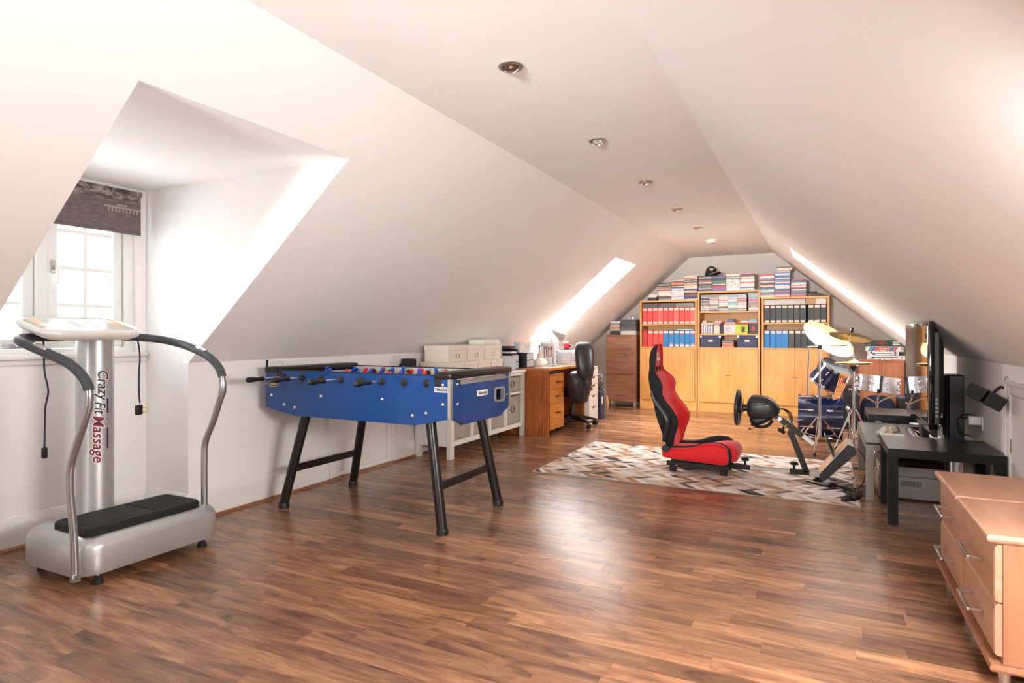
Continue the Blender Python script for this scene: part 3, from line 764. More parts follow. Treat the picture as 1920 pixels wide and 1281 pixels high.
for (x, y) in ((TX1, TY0), (TX1, TY1)):
    t_ = MB(); sy = 1 if y == TY0 else -1
    t_.box(x+.0005, y if sy > 0 else y-.022, .652, x+.003, y+.022 if sy > 0 else y, TZ-.02); t_.box(x-.014, y-.003 if sy > 0 else y+.0005, .652, x+.003, y-.0005 if sy > 0 else y+.003, TZ-.02)
    obj('corner_trim', t_, M['alu'], tf, 0)
# black padded rails capping both ends, chrome strip and score panes
for (x0, x1) in ((TX1-.105, TX1+.012), (TX0-.008, TX0+.135)):
    obj('end_rail', MB().box(x0, TY0-.010, TZ-.024, x1, TY1+.012, TZ+.016, .012, 3), M['black_metal'], tf)
for y0 in (TY0-.006, TY1-.008):
    for x0 in (TX1-.105, TX0+.10): obj('rail_clip', MB().box(x0, y0, TZ-.062, x0+.05, y0+.014, TZ-.02, .003), M['black'], tf)
obj('chrome_strip', MB().box(TX1+.0005, ya+.03, TZ-.030, TX1+.012, yb-.02, TZ-.022, .002), M['chrome'], tf)
for k in range(4):
    y0 = 3.005+k*.141; obj('score_pane', MB().box(TX1+.0005, y0, TZ-.058, TX1+.004, y0+.137, TZ-.031, .001), M['grey_plastic'], tf)
obj('score_clip', MB().box(TX1+.0005, 2.985, TZ-.065, TX1+.006, 2.999, TZ-.028, .001), M['ink'], tf)
for y0, y1 in ((TY0+.0285, TY0+.034), (TY1-.034, TY1-.0285)):
    obj('inner_lining', MB().box(TX0+.14, y0, .775, TX1-.11, y1, TZ-.008), M['lining'], tf, 0)
for y0 in (TY0+.001, TY1-.027):
    obj('top_edge', MB().box(TX0+.135, y0, TZ-.0058, TX1-.105, y0+.026, TZ-.001, .001), M['black'], tf)
obj('playing_field', MB().box(TX0+.14, TY0+.035, .765, TX1-.11, TY1-.035, .775), M['green'], tf, 0)
obj('inner_end', MB().box(TX0+.136, TY0+.035, .775, TX0+.14, TY1-.035, TZ-.03), M['lining'], tf, 0)
obj('inner_end', MB().box(TX1-.11, TY0+.035, .775, TX1-.106, TY1-.035, TZ-.03), M['lining'], tf, 0)
obj('underside', MB().box(-2.98, TY0+.03, .606, -2.08, TY1-.03, .616), M['black'], tf, 0)
# rods, handles, bearings, figures
RXS = [-3.08, -2.924, -2.768, -2.609, -2.451, -2.295, -2.140, -1.985]; RZ = .846
NEAR = {0: 1, 1: 2, 3: 5, 5: 3}; FAR = {2: 3, 4: 5, 6: 2, 7: 1}
def figmesh():
    g = MB()
    g.ball((0, 0, .044), .0125, (1, 1, 1.12), 10)
    g.loft([[(.006*math.cos(2*PI*i/8), .006*math.sin(2*PI*i/8), .034) for i in range(8)], [(.011*math.cos(2*PI*i/8), .019*math.sin(2*PI*i/8), .030) for i in range(8)],
            [(.013*math.cos(2*PI*i/8), .021*math.sin(2*PI*i/8), .012) for i in range(8)], [(.012*math.cos(2*PI*i/8), .015*math.sin(2*PI*i/8), -.012) for i in range(8)],
            [(.009*math.cos(2*PI*i/8), .012*math.sin(2*PI*i/8), -.045) for i in range(8)], [(.012*math.cos(2*PI*i/8), .012*math.sin(2*PI*i/8), -.066) for i in range(8)]])
    return g
FM = {}
for cn in ('fig_red', 'fig_blue'):
    me = bpy.data.meshes.new('figure'); g = figmesh(); bmesh.ops.recalc_face_normals(g.bm, faces=g.bm.faces); g.bm.to_mesh(me); me.materials.append(M[cn]); me.shade_smooth(); me.set_sharp_from_angle(angle=.8); FM[cn] = me
tilt = [0.15, .5, -.55, .35, -.75, -.25, .6, .2]; slide = [.01, -.02, .03, .01, -.015, .02, 0, .015]
for i, rx in enumerate(RXS):
    nearT = i in NEAR; cnt = NEAR.get(i) or FAR.get(i)
    hy = {0: 2.625, 1: 2.68, 3: 2.65, 5: 2.68}.get(i, TY1+.25)
    y0, y1 = (hy+.10, TY1+.12) if nearT else (TY0-.002, hy-.10)
    rd = obj('rod', MB().cyl((rx, y0, RZ), (rx, y1, RZ), .0075, n=12), M['chrome'], tf)
    sg = -1 if nearT else 1; hb_ = y0 if nearT else y1
    obj('grip', MB().lathe([(.004, -.012), (.014, -.010), (.0155, .0), (.0125, .012), (.012, .03), (.0165, .07), (.0175, .095), (.014, .112), (.003, .117)], (rx, hb_, RZ), (0, sg, 0), 16), M['black'], rd)
    for yy, s2 in ((TY0, -1), (TY1, 1)):
        obj('bearing', MB().lathe([(.024, .0005), (.0235, .004), (.014, .006), (.0125, .012), (.0085, .0125)], (rx, yy, RZ), (0, s2, 0), 20), M['black'], tf)
    for yy, s2 in ((TY0+.034, 1), (TY1-.034, -1)):
        obj('buffer', MB().lathe([(.0235, 0), (.0225, .012), (.013, .022), (.009, .023)], (rx, yy, RZ), (0, s2, 0), 18), M['rubber'], tf)
    gap = {1: 0, 2: .24, 3: .19, 5: .116}[cnt]
    for k in range(cnt):
        fy = (TY0+TY1)/2 + (k-(cnt-1)/2)*gap + slide[i]
        f = bpy.data.objects.new('figure', FM['fig_blue' if nearT else 'fig_red']); COL.objects.link(f); f.parent = rd
        f.location = Vector((rx, fy, RZ)) - ORG[tf.name]; f.rotation_euler = (0, tilt[i]*(1 if nearT else 1), 0 if nearT else PI)
# legs and cross bars
for sx in (-1, 1):
    for sy in (-1, 1):
        xt = -2.97 if sx < 0 else -2.015; xb_ = -3.118 if sx < 0 else -1.905
        yt = 2.985 if sy < 0 else 3.55; yb_ = 2.935 if sy < 0 else 3.60
        lg = obj('leg', MB().cyl((xb_, yb_, .03), (xt, yt, .615), .030, n=22), M['black_metal'], tf)
        obj('foot', MB().lathe([(.034, 0), (.034, .024), (.031, .034)], (xb_-(.002 if sx < 0 else -.002), yb_, 0), n=22), M['black'], lg)
    xm = -3.063 if sx < 0 else -1.952
    obj('cross_bar', MB().box(xm-.008, 2.965, .228, xm+.008, 3.575, .275, .003), M['black_metal'], tf)
bm_ = None
for x, z in ((-3.189, .728), (-3.078, .671), (-2.986, .658), (-2.768, .738), (-2.296, .742), (-2.081, .658), (-1.989, .676), (-1.877, .838), (-1.877, .730)):
    obj('bolt', MB().lathe([(.0105, 0), (.0095, .004), (.006, .0065), (.001, .0075)], (x, TY0, z), (0, -1, 0), 14), M['alu'], tf)
for y, z in ((2.978, .840), (2.978, .728), (3.582, .843), (3.582, .73)):
    obj('bolt', MB().lathe([(.0105, 0), (.0095, .004), (.006, .0065), (.001, .0075)], (TX1, y, z), (1, 0, 0), 14), M['alu'], tf)
# badges
ov = [(-3.178+.052*math.cos(2*PI*i/28), .801+.019*math.sin(2*PI*i/28)) for i in range(28)]
bd = obj('oval_badge', MB().prism(ov, 'xz', TY0-.002, TY0-.0003), M['alu'], tf)
ov = [(-3.178+.048*math.cos(2*PI*i/28), .801+.0165*math.sin(2*PI*i/28)) for i in range(28)]
obj('badge_ground', MB().prism(ov, 'xz', TY0-.0028, TY0-.002), M['ink'], bd)
text('badge_lettering', 'Garlando', .019, (-3.176, TY0-.0028, .801), (1, 0, 0), (0, 0, 1), M['yellow_ink'], bd, shear=.2, offset=.0004)
st = obj('side_sticker', MB().box(-1.935, TY0-.0015, .797, -1.842, TY0-.0003, .827), mat('sticker_silver', (196, 196, 198), .4), tf, 0)
text('sticker_lettering', "TEKKA'S", .0215, (-1.889, TY0-.0015, .812), (1, 0, 0), (0, 0, 1), M['ink'], st, offset=.0006)
st = obj('end_sticker', MB().box(TX1+.0003, 3.195, .752, TX1+.0015, 3.325, .786), M['paper'], tf, 0)
text('sticker_lettering', 'Sakurete', .028, (TX1+.0015, 3.26, .769), (0, 1, 0), (0, 0, 1), M['ink'], st, shear=.2, offset=.0006)

# ------------------------------------------------------------------ white sideboard with fabric boxes
sb = thing('sideboard', 'long white sideboard with open bays along the left wall beyond the football table', 'sideboard', (-3.155, 5.47, 0))
SX, SXB, SA, SB = -2.955, -3.345, 4.70, 6.232
obj('top_board', MB().box(SXB, SA-.015, .703, SX+.015, SB+.006, .730, .004), M['white_mel'], sb)
for x in (SX-.025, SXB+.025):
    for y in (SA+.025, SB-.025): obj('leg', MB().box(x-.025, y-.025, 0, x+.025, y+.025, .702, .003), M['white_mel'], sb)
for y in (SA+.012, SB-.026): obj('side_board', MB().box(SXB+.05, y, .11, SX-.05, y+.014, .702), M['white_mel'], sb, 0)
obj('back_board', MB().box(SXB+.01, SA+.05, .12, SXB+.018, SB-.05, .70), M['white_mel'], sb, 0)
obj('bottom_shelf', MB().box(SXB+.018, SA+.05, .112, SX-.005, SB-.05, .155, .002), M['white_mel'], sb)
obj('mid_shelf', MB().box(SXB+.018, SA+.05, .474, SX-.005, SB-.05, .496, .002), M['white_mel'], sb)
obj('apron', MB().box(SX-.022, SA+.05, .672, SX-.004, SB-.05, .702, .002), M['white_mel'], sb)
BY = [SA+.05, 5.10, 5.447, 5.79, SB-.05]
for y in BY[1:4]:
    for z0, z1 in ((.156, .473), (.497, .671)): obj('divider', MB().box(SXB+.02, y-.010, z0, SX-.005, y+.010, z1), M['white_mel'], sb, 0)
wh = ['nearest the football table', 'second from the football table', 'second from the desk', 'nearest the desk']
for i in range(4):
    y0, y1 = BY[i]+.017, BY[i+1]-.017
    for z0, z1, lv in ((.156, .445, 'lower'), (.4965, .655, 'upper')):
        fb = thing('fabric_box', 'grey linen box in the %s sideboard bay %s' % (lv, wh[i]), 'storage box', (SX-.17, (y0+y1)/2, z0), 'grey fabric boxes in the sideboard')
        g = MB(); t = .006; x0, x1 = SXB+.03, SX-.035
        g.box(x0, y0, z0, x1, y1, z0+t); g.box(x1-t, y0, z0, x1, y1, z1, .002); g.box(x0, y0, z0, x0+t, y1, z1, .002)
        g.box(x0, y0, z0, x1, y0+t, z1, .002); g.box(x0, y1-t, z0, x1, y1, z1, .002)
        obj('body', g, M['fabric_grey'], fb)
        obj('rim_binding', MB().box(x1, y0, z1-.02, x1+.002, y1, z1), M['fabric_grey'], fb, 0)
        yc, zc_ = (y0+y1)/2, (z0+z1)/2+.01
        obj('ring_pull', MB().tube([(x1+.004, yc+.035*math.cos(2*PI*k/16), zc_+.035*math.sin(2*PI*k/16)) for k in range(16)], .0028, 6, 2, True), M['black_metal'], fb)
        for s_ in (-1, 1): obj('rivet', MB().cyl((x1, yc+s_*.036, zc_), (x1+.007, yc+s_*.036, zc_), .007, n=10), M['black_metal'], fb)
# ivory lidded boxes
def lid_box(x0, x1, y0, y1, z0, z1, label, group):
    b = thing('lidded_box', label, 'storage box', ((x0+x1)/2, (y0+y1)/2, z0), group)
    lh = min(.045, (z1-z0)*.3)
    obj('body', MB().box(x0+.004, y0+.004, z0, x1-.004, y1-.004, z1-lh+.01, .002), M['box_white'], b)
    obj('lid', MB().box(x0, y0, z1-lh, x1, y1, z1, .003), M['box_white'], b)
    yc = (y0+y1)/2; zc_ = (z0+z1-lh)/2; f = MB()
    for (a, c, d, e) in ((-.028, .028, .014, .018), (-.028, .028, -.018, -.014), (-.028, -.023, -.014, .014), (.023, .028, -.014, .014)): f.box(x1-.004, yc+a, zc_+d, x1-.001, yc+c, zc_+e)
    obj('label_holder', f, M['grey_plastic'], b, 0)
    return b
q = ['nearest the football table', 'second from the football table', 'third from the football table', 'nearest the frosted tubs']
yb_ = [4.745, 5.005, 5.265, 5.525, 5.785]
for i in range(4): lid_box(-3.325, -2.995, yb_[i]+.002, yb_[i+1]-.002, .731, .866, 'low ivory lidded box of the bottom row, ' + q[i], 'ivory lidded boxes')
yt_ = [4.722, 5.062, 5.402, 5.745]
for i in range(3): lid_box(-3.262, -3.0, yt_[i]+.002, yt_[i+1]-.002, .867, 1.018, 'ivory lidded box of the top row on the sideboard, ' + ['nearest the football table', 'in the middle', 'nearest the frosted tubs'][i], 'ivory lidded boxes')
solid('carton', MB().box(-3.20, 5.42, 1.019, -3.03, 5.78, 1.066, .003), mat('pale_carton', (228, 228, 216), .6), 'flat pale carton lying on the last ivory box of the top row', 'box')
def tub(x0, x1, y0, y1, z0, z1, label, mat_='tub', lid='tub'):
    t = thing('plastic_tub', label, 'tub', ((x0+x1)/2, (y0+y1)/2, z0))
    g = MB(); w = .003
    g.loft([rr3((x0+x1)/2, (y0+y1)/2, (x1-x0)/2-.008, (y1-y0)/2-.008, .02, z0), rr3((x0+x1)/2, (y0+y1)/2, (x1-x0)/2, (y1-y0)/2, .02, z1-.02)])
    obj('body', g, M[mat_], t)
    obj('lid', MB().loft([rr3((x0+x1)/2, (y0+y1)/2, (x1-x0)/2+.006, (y1-y0)/2+.006, .022, z1-.02), rr3((x0+x1)/2, (y0+y1)/2, (x1-x0)/2+.004, (y1-y0)/2+.004, .02, z1)]), M[lid], t)
    rb = MB()
    for k in range(7):
        yy = y0+(y1-y0)*(k+.7)/7.4; rb.box(x1-.003, yy-.004, z0+.012, x1+.002, yy+.004, z1-.03)
    obj('rib', rb, M[mat_], t, 0)
    return t
tub(-3.13, -2.972, 5.80, 6.055, .731, .885, 'frosted plastic tub standing at the front of the sideboard beside the ivory boxes')
tub(-3.27, -3.142, 5.82, 6.055, .731, 1.030, 'tall frosted plastic tub at the back of the sideboard, behind the low frosted tub')
def mini_tower(x0, x1, y0, y1, z0, z1, label):
    t = thing('mini_drawer_unit', label, 'drawer unit', ((x0+x1)/2, (y0+y1)/2, z0), 'mini drawer units')
    g = MB(); w = .005; zm = (z0+z1)/2
    for z in (z0, zm-.003, z1-.007): g.box(x0, y0, z, x1, y1, z+.007, .001)
    g.box(x0, y0, z0+.007, x1, y0+w, z1-.007); g.box(x0, y1-w, z0+.007, x1, y1, z1-.007); g.box(x0, y0+w, z0+.007, x0+.004, y1-w, z1-.007)
    obj('frame', g, M['black'], t, 0)
    for (a, b) in ((z0+.008, zm-.005), (zm+.005, z1-.009)):
        d = MB(); d.box(x1-.004, y0+w+.002, a, x1+.004, y1-w-.002, b, .002); d.box(x0+.006, y0+w+.002, a, x1-.004, y0+w+.004, b-.01); d.box(x0+.006, y1-w-.004, a, x1-.004, y1-w-.002, b-.01)
        dr = obj('drawer', d, M['smoke'], t)
        obj('drawer_pull', MB().box(x1+.004, (y0+y1)/2-.03, b-.014, x1+.012, (y0+y1)/2+.03, b-.008, .002), M['smoke'], dr)
    return t
mini_tower(-3.26, -3.03, 6.075, 6.228, .731, .900, 'small black framed two-drawer unit on the sideboard beside the low frosted tub')
mini_tower(-3.16, -2.95, 6.268, 6.45, .7462, .912, 'small black framed two-drawer unit on the near end of the desk')
fl_ = thing('document_tray', 'dark document tray of papers on the small drawer unit at the end of the sideboard', 'tray', (-3.13, 6.15, .901))
obj('tray', MB().box(-3.24, 6.08, .9005, -3.04, 6.225, .910, .002).box(-3.24, 6.08, .910, -3.236, 6.225, .955).box(-3.24, 6.221, .910, -3.04, 6.225, .955), M['black'], fl_, 0)
obj('papers', MB().box(-3.225, 6.085, .911, -3.05, 6.215, .930), M['paper'], fl_, 0)
obj('folder', MB().box(-3.228, 6.083, .9305, -3.045, 6.218, .938), mat('blue_folder', (60, 92, 130), .5), fl_, 0)
solid('box', MB().box(-3.20, 6.09, .9585, -3.06, 6.20, .990, .003), mat('brown_carton', (86, 72, 66), .6), 'small dark brown box on the document tray by the desk', 'box')
tub(-3.12, -2.98, 6.28, 6.44, .913, 1.03, 'clear plastic container on the two-drawer unit at the near end of the desk', 'clear', 'clear')
# wall fittings by the football table
sk = thing('wall_socket', 'white wall socket with a round plug on the left wall behind the football table', 'socket', (XL, 3.09, .87))
obj('plate', MB().box(XL+.0005, 3.03, .865, XL+.010, 3.13, .945, .004), M['white_mel'], sk)
obj('plug', MB().lathe([(.028, .0101), (.028, .035), (.022, .045), (.002, .046)], (XL, 3.115, .905), (1, 0, 0), 20), M['pearl'], sk)
obj('back_strip', MB().box(XL+.0005, 3.015, .87, XL+.006, 3.029, .945), M['black'], sk, 0)
sk = thing('wall_socket', 'plain white wall socket on the left wall beside the small black speaker', 'socket', (XL, 4.40, .87))
obj('plate', MB().box(XL+.0005, 4.35, .862, XL+.010, 4.44, .945, .004), M['white_mel'], sk)
obj('switch', MB().box(XL+.010, 4.375, .915, XL+.014, 4.39, .932, .002), M['pearl'], sk)
sp = thing('satellite_speaker', 'small black cube speaker on a wall bracket beside the ivory boxes', 'speaker', (-3.27, 4.52, .80))
obj('cabinet', MB().box(-3.33, 4.47, .80, -3.235, 4.565, .905, .006, 2), M['black'], sp)
obj('grille', MB().box(-3.2345, 4.477, .807, -3.229, 4.558, .898, .003), M['rubber'], sp)
obj('bracket', MB().box(XL+.0005, 4.49, .83, -3.33, 4.545, .855, .002), M['black'], sp)
obj('adaptor', MB().box(XL+.0005, 4.435, .785, -3.325, 4.468, .815, .004), M['black'], sp)
# ------------------------------------------------------------------ desk corner
dk = thing('desk', 'cherry veneer desk against the left wall under the roof window', 'desk', (-2.98, 6.84, 0))
DXF, DXB, DA, DB, DTZ = -2.672, -3.33, 6.250, 7.42, .745
obj('desk_top', MB().box(DXB, DA, .718, DXF, DB, DTZ, .002), M['desk_top'], dk)
obj('edge_band', MB().box(DXF+.0003, DA, .718, DXF+.003, DB, .7445), M['desk_front'], dk, 0)
for y in (DA+.004, DB-.03): obj('side_panel', MB().box(DXB+.02, y, 0, DXF-.012, y+.024, .7175), M['desk_wood'], dk, 0)
obj('modesty_panel', MB().box(DXB+.12, DA+.03, .25, DXB+.138, DB-.032, .717), M['desk_wood'], dk, 0)
pd = thing('drawer_pedestal', 'cherry veneer three-drawer pedestal on castors under the desk', 'drawer unit', (-2.92, 6.57, 0))
px0, px1, py0, py1 = -3.14, -2.722, 6.345, 6.77
obj('body', MB().box(px0, py0, .045, px1, py1, .655, .001), M['desk_wood'], pd, 0)
obj('top_board', MB().box(px0, py0-.002, .6555, px1+.018, py1+.002, .672, .001), M['desk_front'], pd, 0)
for z0, z1 in ((.50, .652), (.335, .496), (.05, .331)):
    d = obj('drawer', MB().box(px1+.0005, py0+.002, z0, px1+.018, py1-.002, z1, .0015), M['desk_front'], pd)
    yc, zc_ = (py0+py1)/2+.02, (z0+z1)/2+(.0 if z0 > .1 else .04)
    obj('handle', MB().tube([(px1+.018, yc-.06, zc_), (px1+.036, yc-.045, zc_+.003), (px1+.04, yc, zc_+.005), (px1+.036, yc+.045, zc_+.003), (px1+.018, yc+.06, zc_)], .006, 8, 5), M['black'], d)
for x in (px0+.05, px1-.05):
    for y in (py0+.05, py1-.05): obj('castor', MB().cyl((x, y-.012, .022), (x, y+.012, .022), .022, n=14).box(x-.008, y-.008, .03, x+.008, y+.008, .046), M['black'], pd)
lp = thing('laptop', 'closed dark laptop on top of the drawer pedestal under the desk', 'laptop', (-2.92, 6.57, .6725))
obj('base', MB().box(-3.08, 6.40, .6725, -2.76, 6.76, .684, .003), M['black'], lp); obj('lid', MB().box(-3.08, 6.40, .6845, -2.76, 6.76, .692, .003), M['grey_plastic'], lp)
# desk lamp
dl_ = thing('desk_lamp', 'silver-grey desk lamp with curved stem and tilted shade on the desk', 'lamp', (-2.86, 6.92, DTZ))
bx, by = -2.88, 6.90
obj('base', MB().lathe([(.075, 0), (.075, .008), (.06, .016), (.012, .022)], (bx, by, DTZ+.0005), n=28), M['silver_tube'], dl_)
obj('stem', MB().tube([(bx, by, DTZ+.018), (bx+.012, by, DTZ+.12), (bx-.004, by-.015, DTZ+.23), (bx-.03, by-.05, DTZ+.33)], .009, 10), M['pearl'], dl_)
obj('arm', MB().tube([(bx-.03, by-.05, DTZ+.33), (bx+.005, by+.01, DTZ+.345), (bx+.03, by+.04, DTZ+.365)], .006, 8), M['silver_tube'], dl_)
sa_ = Vector((.42, .5, -.38)).normalized(); s0 = Vector((bx-.01, by-.02, DTZ+.415))
obj('shade', MB().lathe([(.006, -.01), (.018, 0), (.028, .05), (.052, .12), (.058, .15), (.054, .15), (.045, .12), (.02, .05)], s0, sa_, 24, close=True), M['silver_tube'], dl_)
obj('bulb', MB().ball(s0+sa_*.11, .018), M['pearl'], dl_)
# pots of pens
def pot(x, y, r, h, mm, label, z=DTZ):
    p = solid('pen_pot', MB().lathe([(.001, 0), (r, 0), (r, h), (r-.004, h), (r-.004, .004), (.001, .004)], (x, y, z+.0006), n=22, close=True), M[mm], label, 'pot')
    return p
pot(-3.02, 6.80, .038, .145, 'box_white', 'cream cylindrical pen pot on the desk, left of the desk lamp')
pot(-2.985, 6.955, .044, .095, 'clear', 'clear pot crammed with paint brushes behind the desk lamp')
rp = random.Random(5)
PC = [('white', (232, 230, 226)), ('grey', (120, 122, 126)), ('black', (30, 30, 32)), ('red', (190, 40, 36)), ('orange', (214, 128, 58)), ('brown', (120, 74, 46)), ('silver', (186, 186, 190)), ('dark blue', (40, 52, 92))]
PM = {n: mat(n.replace(' ', '_')+'_pen', c, .4, var=.03) for n, c in PC}
def pens(cx, cy, r, z0, lst, where, ln):
    for k, (cn, kd, dx, dy) in enumerate(lst):
        p0 = Vector((cx+dx*.5, cy+dy*.5, z0)); p1 = Vector((cx+dx, cy+dy, z0+ln-.006*k))
        t = thing(kd, '%s %s standing in %s' % (cn, kd.replace('_', ' '), where), kd.split('_')[-1], p0, 'pens and brushes in the desk pots')
        obj('barrel', MB().cyl(p0, p1, .0042, .0038, 8), PM[cn], t)
        d = (p1-p0).normalized()
        if kd == 'paint_brush': obj('bristles', MB().lathe([(.004, 0), (.0065, .012), (.005, .024), (.001, .034)], p1, d, 8), PM['brown' if cn != 'brown' else 'black'], t)
        else: obj('cap', MB().cyl(p1, p1+d*.022, .005, .0042, 8), PM['black' if cn != 'black' else 'silver'], t)
pens(-3.02, 6.80, .03, DTZ+.008, [('white', 'pen', .020, .008), ('grey', 'pen', -.018, .012), ('silver', 'ruler_pen', .004, -.024), ('brown', 'pen', -.010, -.018)], 'the cream pen pot', .225)
pens(-2.985, 6.955, .03, DTZ+.008, [('orange', 'paint_brush', .045, .02), ('black', 'paint_brush', -.04, .03), ('red', 'paint_brush', .02, -.045), ('white', 'paint_brush', -.025, -.04), ('brown', 'paint_brush', .05, -.012), ('silver', 'paint_brush', .0, .05), ('dark blue', 'paint_brush', -.05, -.005)], 'the clear pot behind the desk lamp', .205)
# clear plastic drawer towers behind the lamp
def clear_tower(x0, x1, y0, y1, z0, z1, n, label):
    t = thing('plastic_drawer_tower', label, 'drawer unit', ((x0+x1)/2, (y0+y1)/2, z0), 'clear drawer towers on the desk')
    g = MB()
    for k in range(n+1):
        z = z0+(z1-z0-.005)*k/n; g.box(x0, y0, z, x1, y1, z+.005)
    g.box(x0, y0, z0, x1, y0+.004, z1); g.box(x0, y1-.004, z0, x1, y1, z1); g.box(x0, y0, z0, x0+.004, y1, z1)
    obj('frame', g, M['clear'], t, 0)
    for k in range(n):
        a = z0+(z1-z0-.005)*k/n+.007; b = z0+(z1-z0-.005)*(k+1)/n-.003
        d = obj('drawer', MB().box(x0+.01, y0+.006, a, x1+.002, y1-.006, b), M['tub'], t, 0)
        obj('drawer_pull', MB().box(x1+.002, (y0+y1)/2-.025, (a+b)/2-.006, x1+.009, (y0+y1)/2+.025, (a+b)/2+.004, .002), M['clear'], d)
clear_tower(-3.12, -2.935, 7.03, 7.17, DTZ+.0006, 1.06, 6, 'tall clear plastic drawer tower on the desk behind the lamp stem')
clear_tower(-2.92, -2.735, 7.10, 7.28, DTZ+.0006, .925, 4, 'low clear plastic drawer tower on the desk with the red tape dispenser on top')
td = thing('tape_dispenser', 'red rounded tape dispenser on the low clear drawer tower', 'dispenser', (-2.83, 7.19, .9256))
obj('base', MB().box(-2.90, 7.13, .9256, -2.77, 7.25, .938, .005, 2), M['black'], td)
obj('body', MB().lathe([(.005, -.035), (.045, -.035), (.052, -.025), (.052, .025), (.045, .035), (.005, .035)], (-2.835, 7.19, .978), (1, .3, 0), 24), mat('red_gloss', (206, 30, 44), .25), td)
obj('hub', MB().cyl((-2.80, 7.20, .978), (-2.79, 7.203, .978), .018, n=16), M['black'], td)
dr = solid('letter_rack', MB().box(-2.90, 7.30, DTZ+.0006, -2.75, 7.40, DTZ+.012).box(-2.90, 7.30, DTZ+.012, -2.75, 7.305, .92).box(-2.90, 7.34, DTZ+.012, -2.75, 7.345, .92).box(-2.90, 7.38, DTZ+.012, -2.75, 7.385, .92), M['pearl'], 'white upright letter rack at the far end of the desk', 'rack', smooth=0)
rk = random.Random(9)
cw = thing('cable_tangle', 'tangle of grey and white leads lying on the desk in front of the pen pots', 'cable', (-2.9, 6.6, DTZ))
for k in range(7):
    c0 = Vector((-2.78+rk.uniform(-.03, .03), 6.62+rk.uniform(-.06, .16), DTZ+.006))
    pts = [c0+Vector((rk.uniform(-.07, .07), rk.uniform(-.07, .07), rk.uniform(0, .035))) for _ in range(6)]
    obj('lead', MB().tube(pts, .0035, 5, 5), M[('grey_plastic', 'pearl', 'ink')[k % 3]], cw)
bag = solid('paper_bag', MB().loft([rr3(-2.97, 6.66, .075, .085, .03, DTZ+.0006), rr3(-2.97, 6.665, .082, .09, .03, DTZ+.03), rr3(-2.965, 6.665, .06, .07, .02, DTZ+.07), rr3(-2.97, 6.66, .02, .045, .01, DTZ+.095)]), M['paper'], 'crumpled white bag lying on the desk by the cream pen pot', 'bag', smooth=20)
sh = solid('paper_sheet', MB().box(-2.86, 6.46, DTZ+.0006, -2.72, 6.54, DTZ+.003), M['paper'], 'white sheet of paper near the front edge of the desk', 'paper', smooth=0)

# ------------------------------------------------------------------ office chair
ch = thing('office_chair', 'black leather office chair with two-part back and five-star base at the desk', 'chair', (-2.62, 6.93, 0))
hx_, hy_ = -2.73, 7.11
for k in range(5):
    a = math.radians(-30+72*k); e = Vector((hx_+.29*math.cos(a), hy_+.29*math.sin(a), .075))
    lg = obj('base_leg', MB().loft([[Vector((hx_, hy_, 0))+Vector((math.cos(a), math.sin(a), 0))*d+Vector((-math.sin(a), math.cos(a), 0))*w*c+Vector((0, 0, z+h*s_)) for c, s_ in ((-1, -1), (1, -1), (1, 1), (-1, 1))] for d, w, z, h in ((.03, .028, .115, .028), (.14, .023, .105, .022), (.24, .019, .088, .016), (.30, .016, .075, .012))]), M['black'], ch)
    t = Vector((-math.sin(a+.5), math.cos(a+.5), 0)); f = Vector((math.cos(a+.5), math.sin(a+.5), 0))
    c = e + f*.012 - Vector((0, 0, .047))
    g = MB()
    for s_ in (-1, 1): g.cyl(c+t*s_*.008, c+t*s_*.026, .027, n=18)
    g.cyl(c-t*.01+Vector((0, 0, 0)), c+t*.01, .01, n=10); g.cyl(e-Vector((0, 0, .03)), e+Vector((0, 0, .0)), .008, n=8)
    obj('castor', g, M['black'], lg)
obj('gas_column', MB().lathe([(.035, .085), (.035, .20), (.03, .22), (.022, .22), (.022, .37)], (hx_, hy_, 0), n=20), M['black'], ch)
obj('mechanism', MB().box(hx_-.11, hy_-.09, .36, hx_+.14, hy_+.09, .405, .012, 2), M['black'], ch)
def pillow(cx, cy, cz, ax, ay, az, hx, hy, hz, ex=3.0, n=28, mrows=12):
    """superellipsoid cushion"""
    ax, ay, az = [Vector(v).normalized() for v in (ax, ay, az)]
    c = Vector((cx, cy, cz)); rings = []
    pw = lambda v, e: math.copysign(abs(v)**(2/e), v)
    for j in range(mrows+1):
        ph = -PI/2+PI*j/mrows
        cz_, sz_ = pw(math.cos(ph), 2.6), pw(math.sin(ph), 2.6)
        rings.append([c+ax*hx*cz_*pw(math.cos(2*PI*i/n), ex)+ay*hy*cz_*pw(math.sin(2*PI*i/n), ex)+az*hz*sz_ for i in range(n)])
    return MB().loft(rings)
obj('seat', pillow(hx_-.02, hy_, .455, (1, 0, 0), (0, 1, 0), (0, 0, 1), .25, .245, .055), M['leather'], ch, 60)
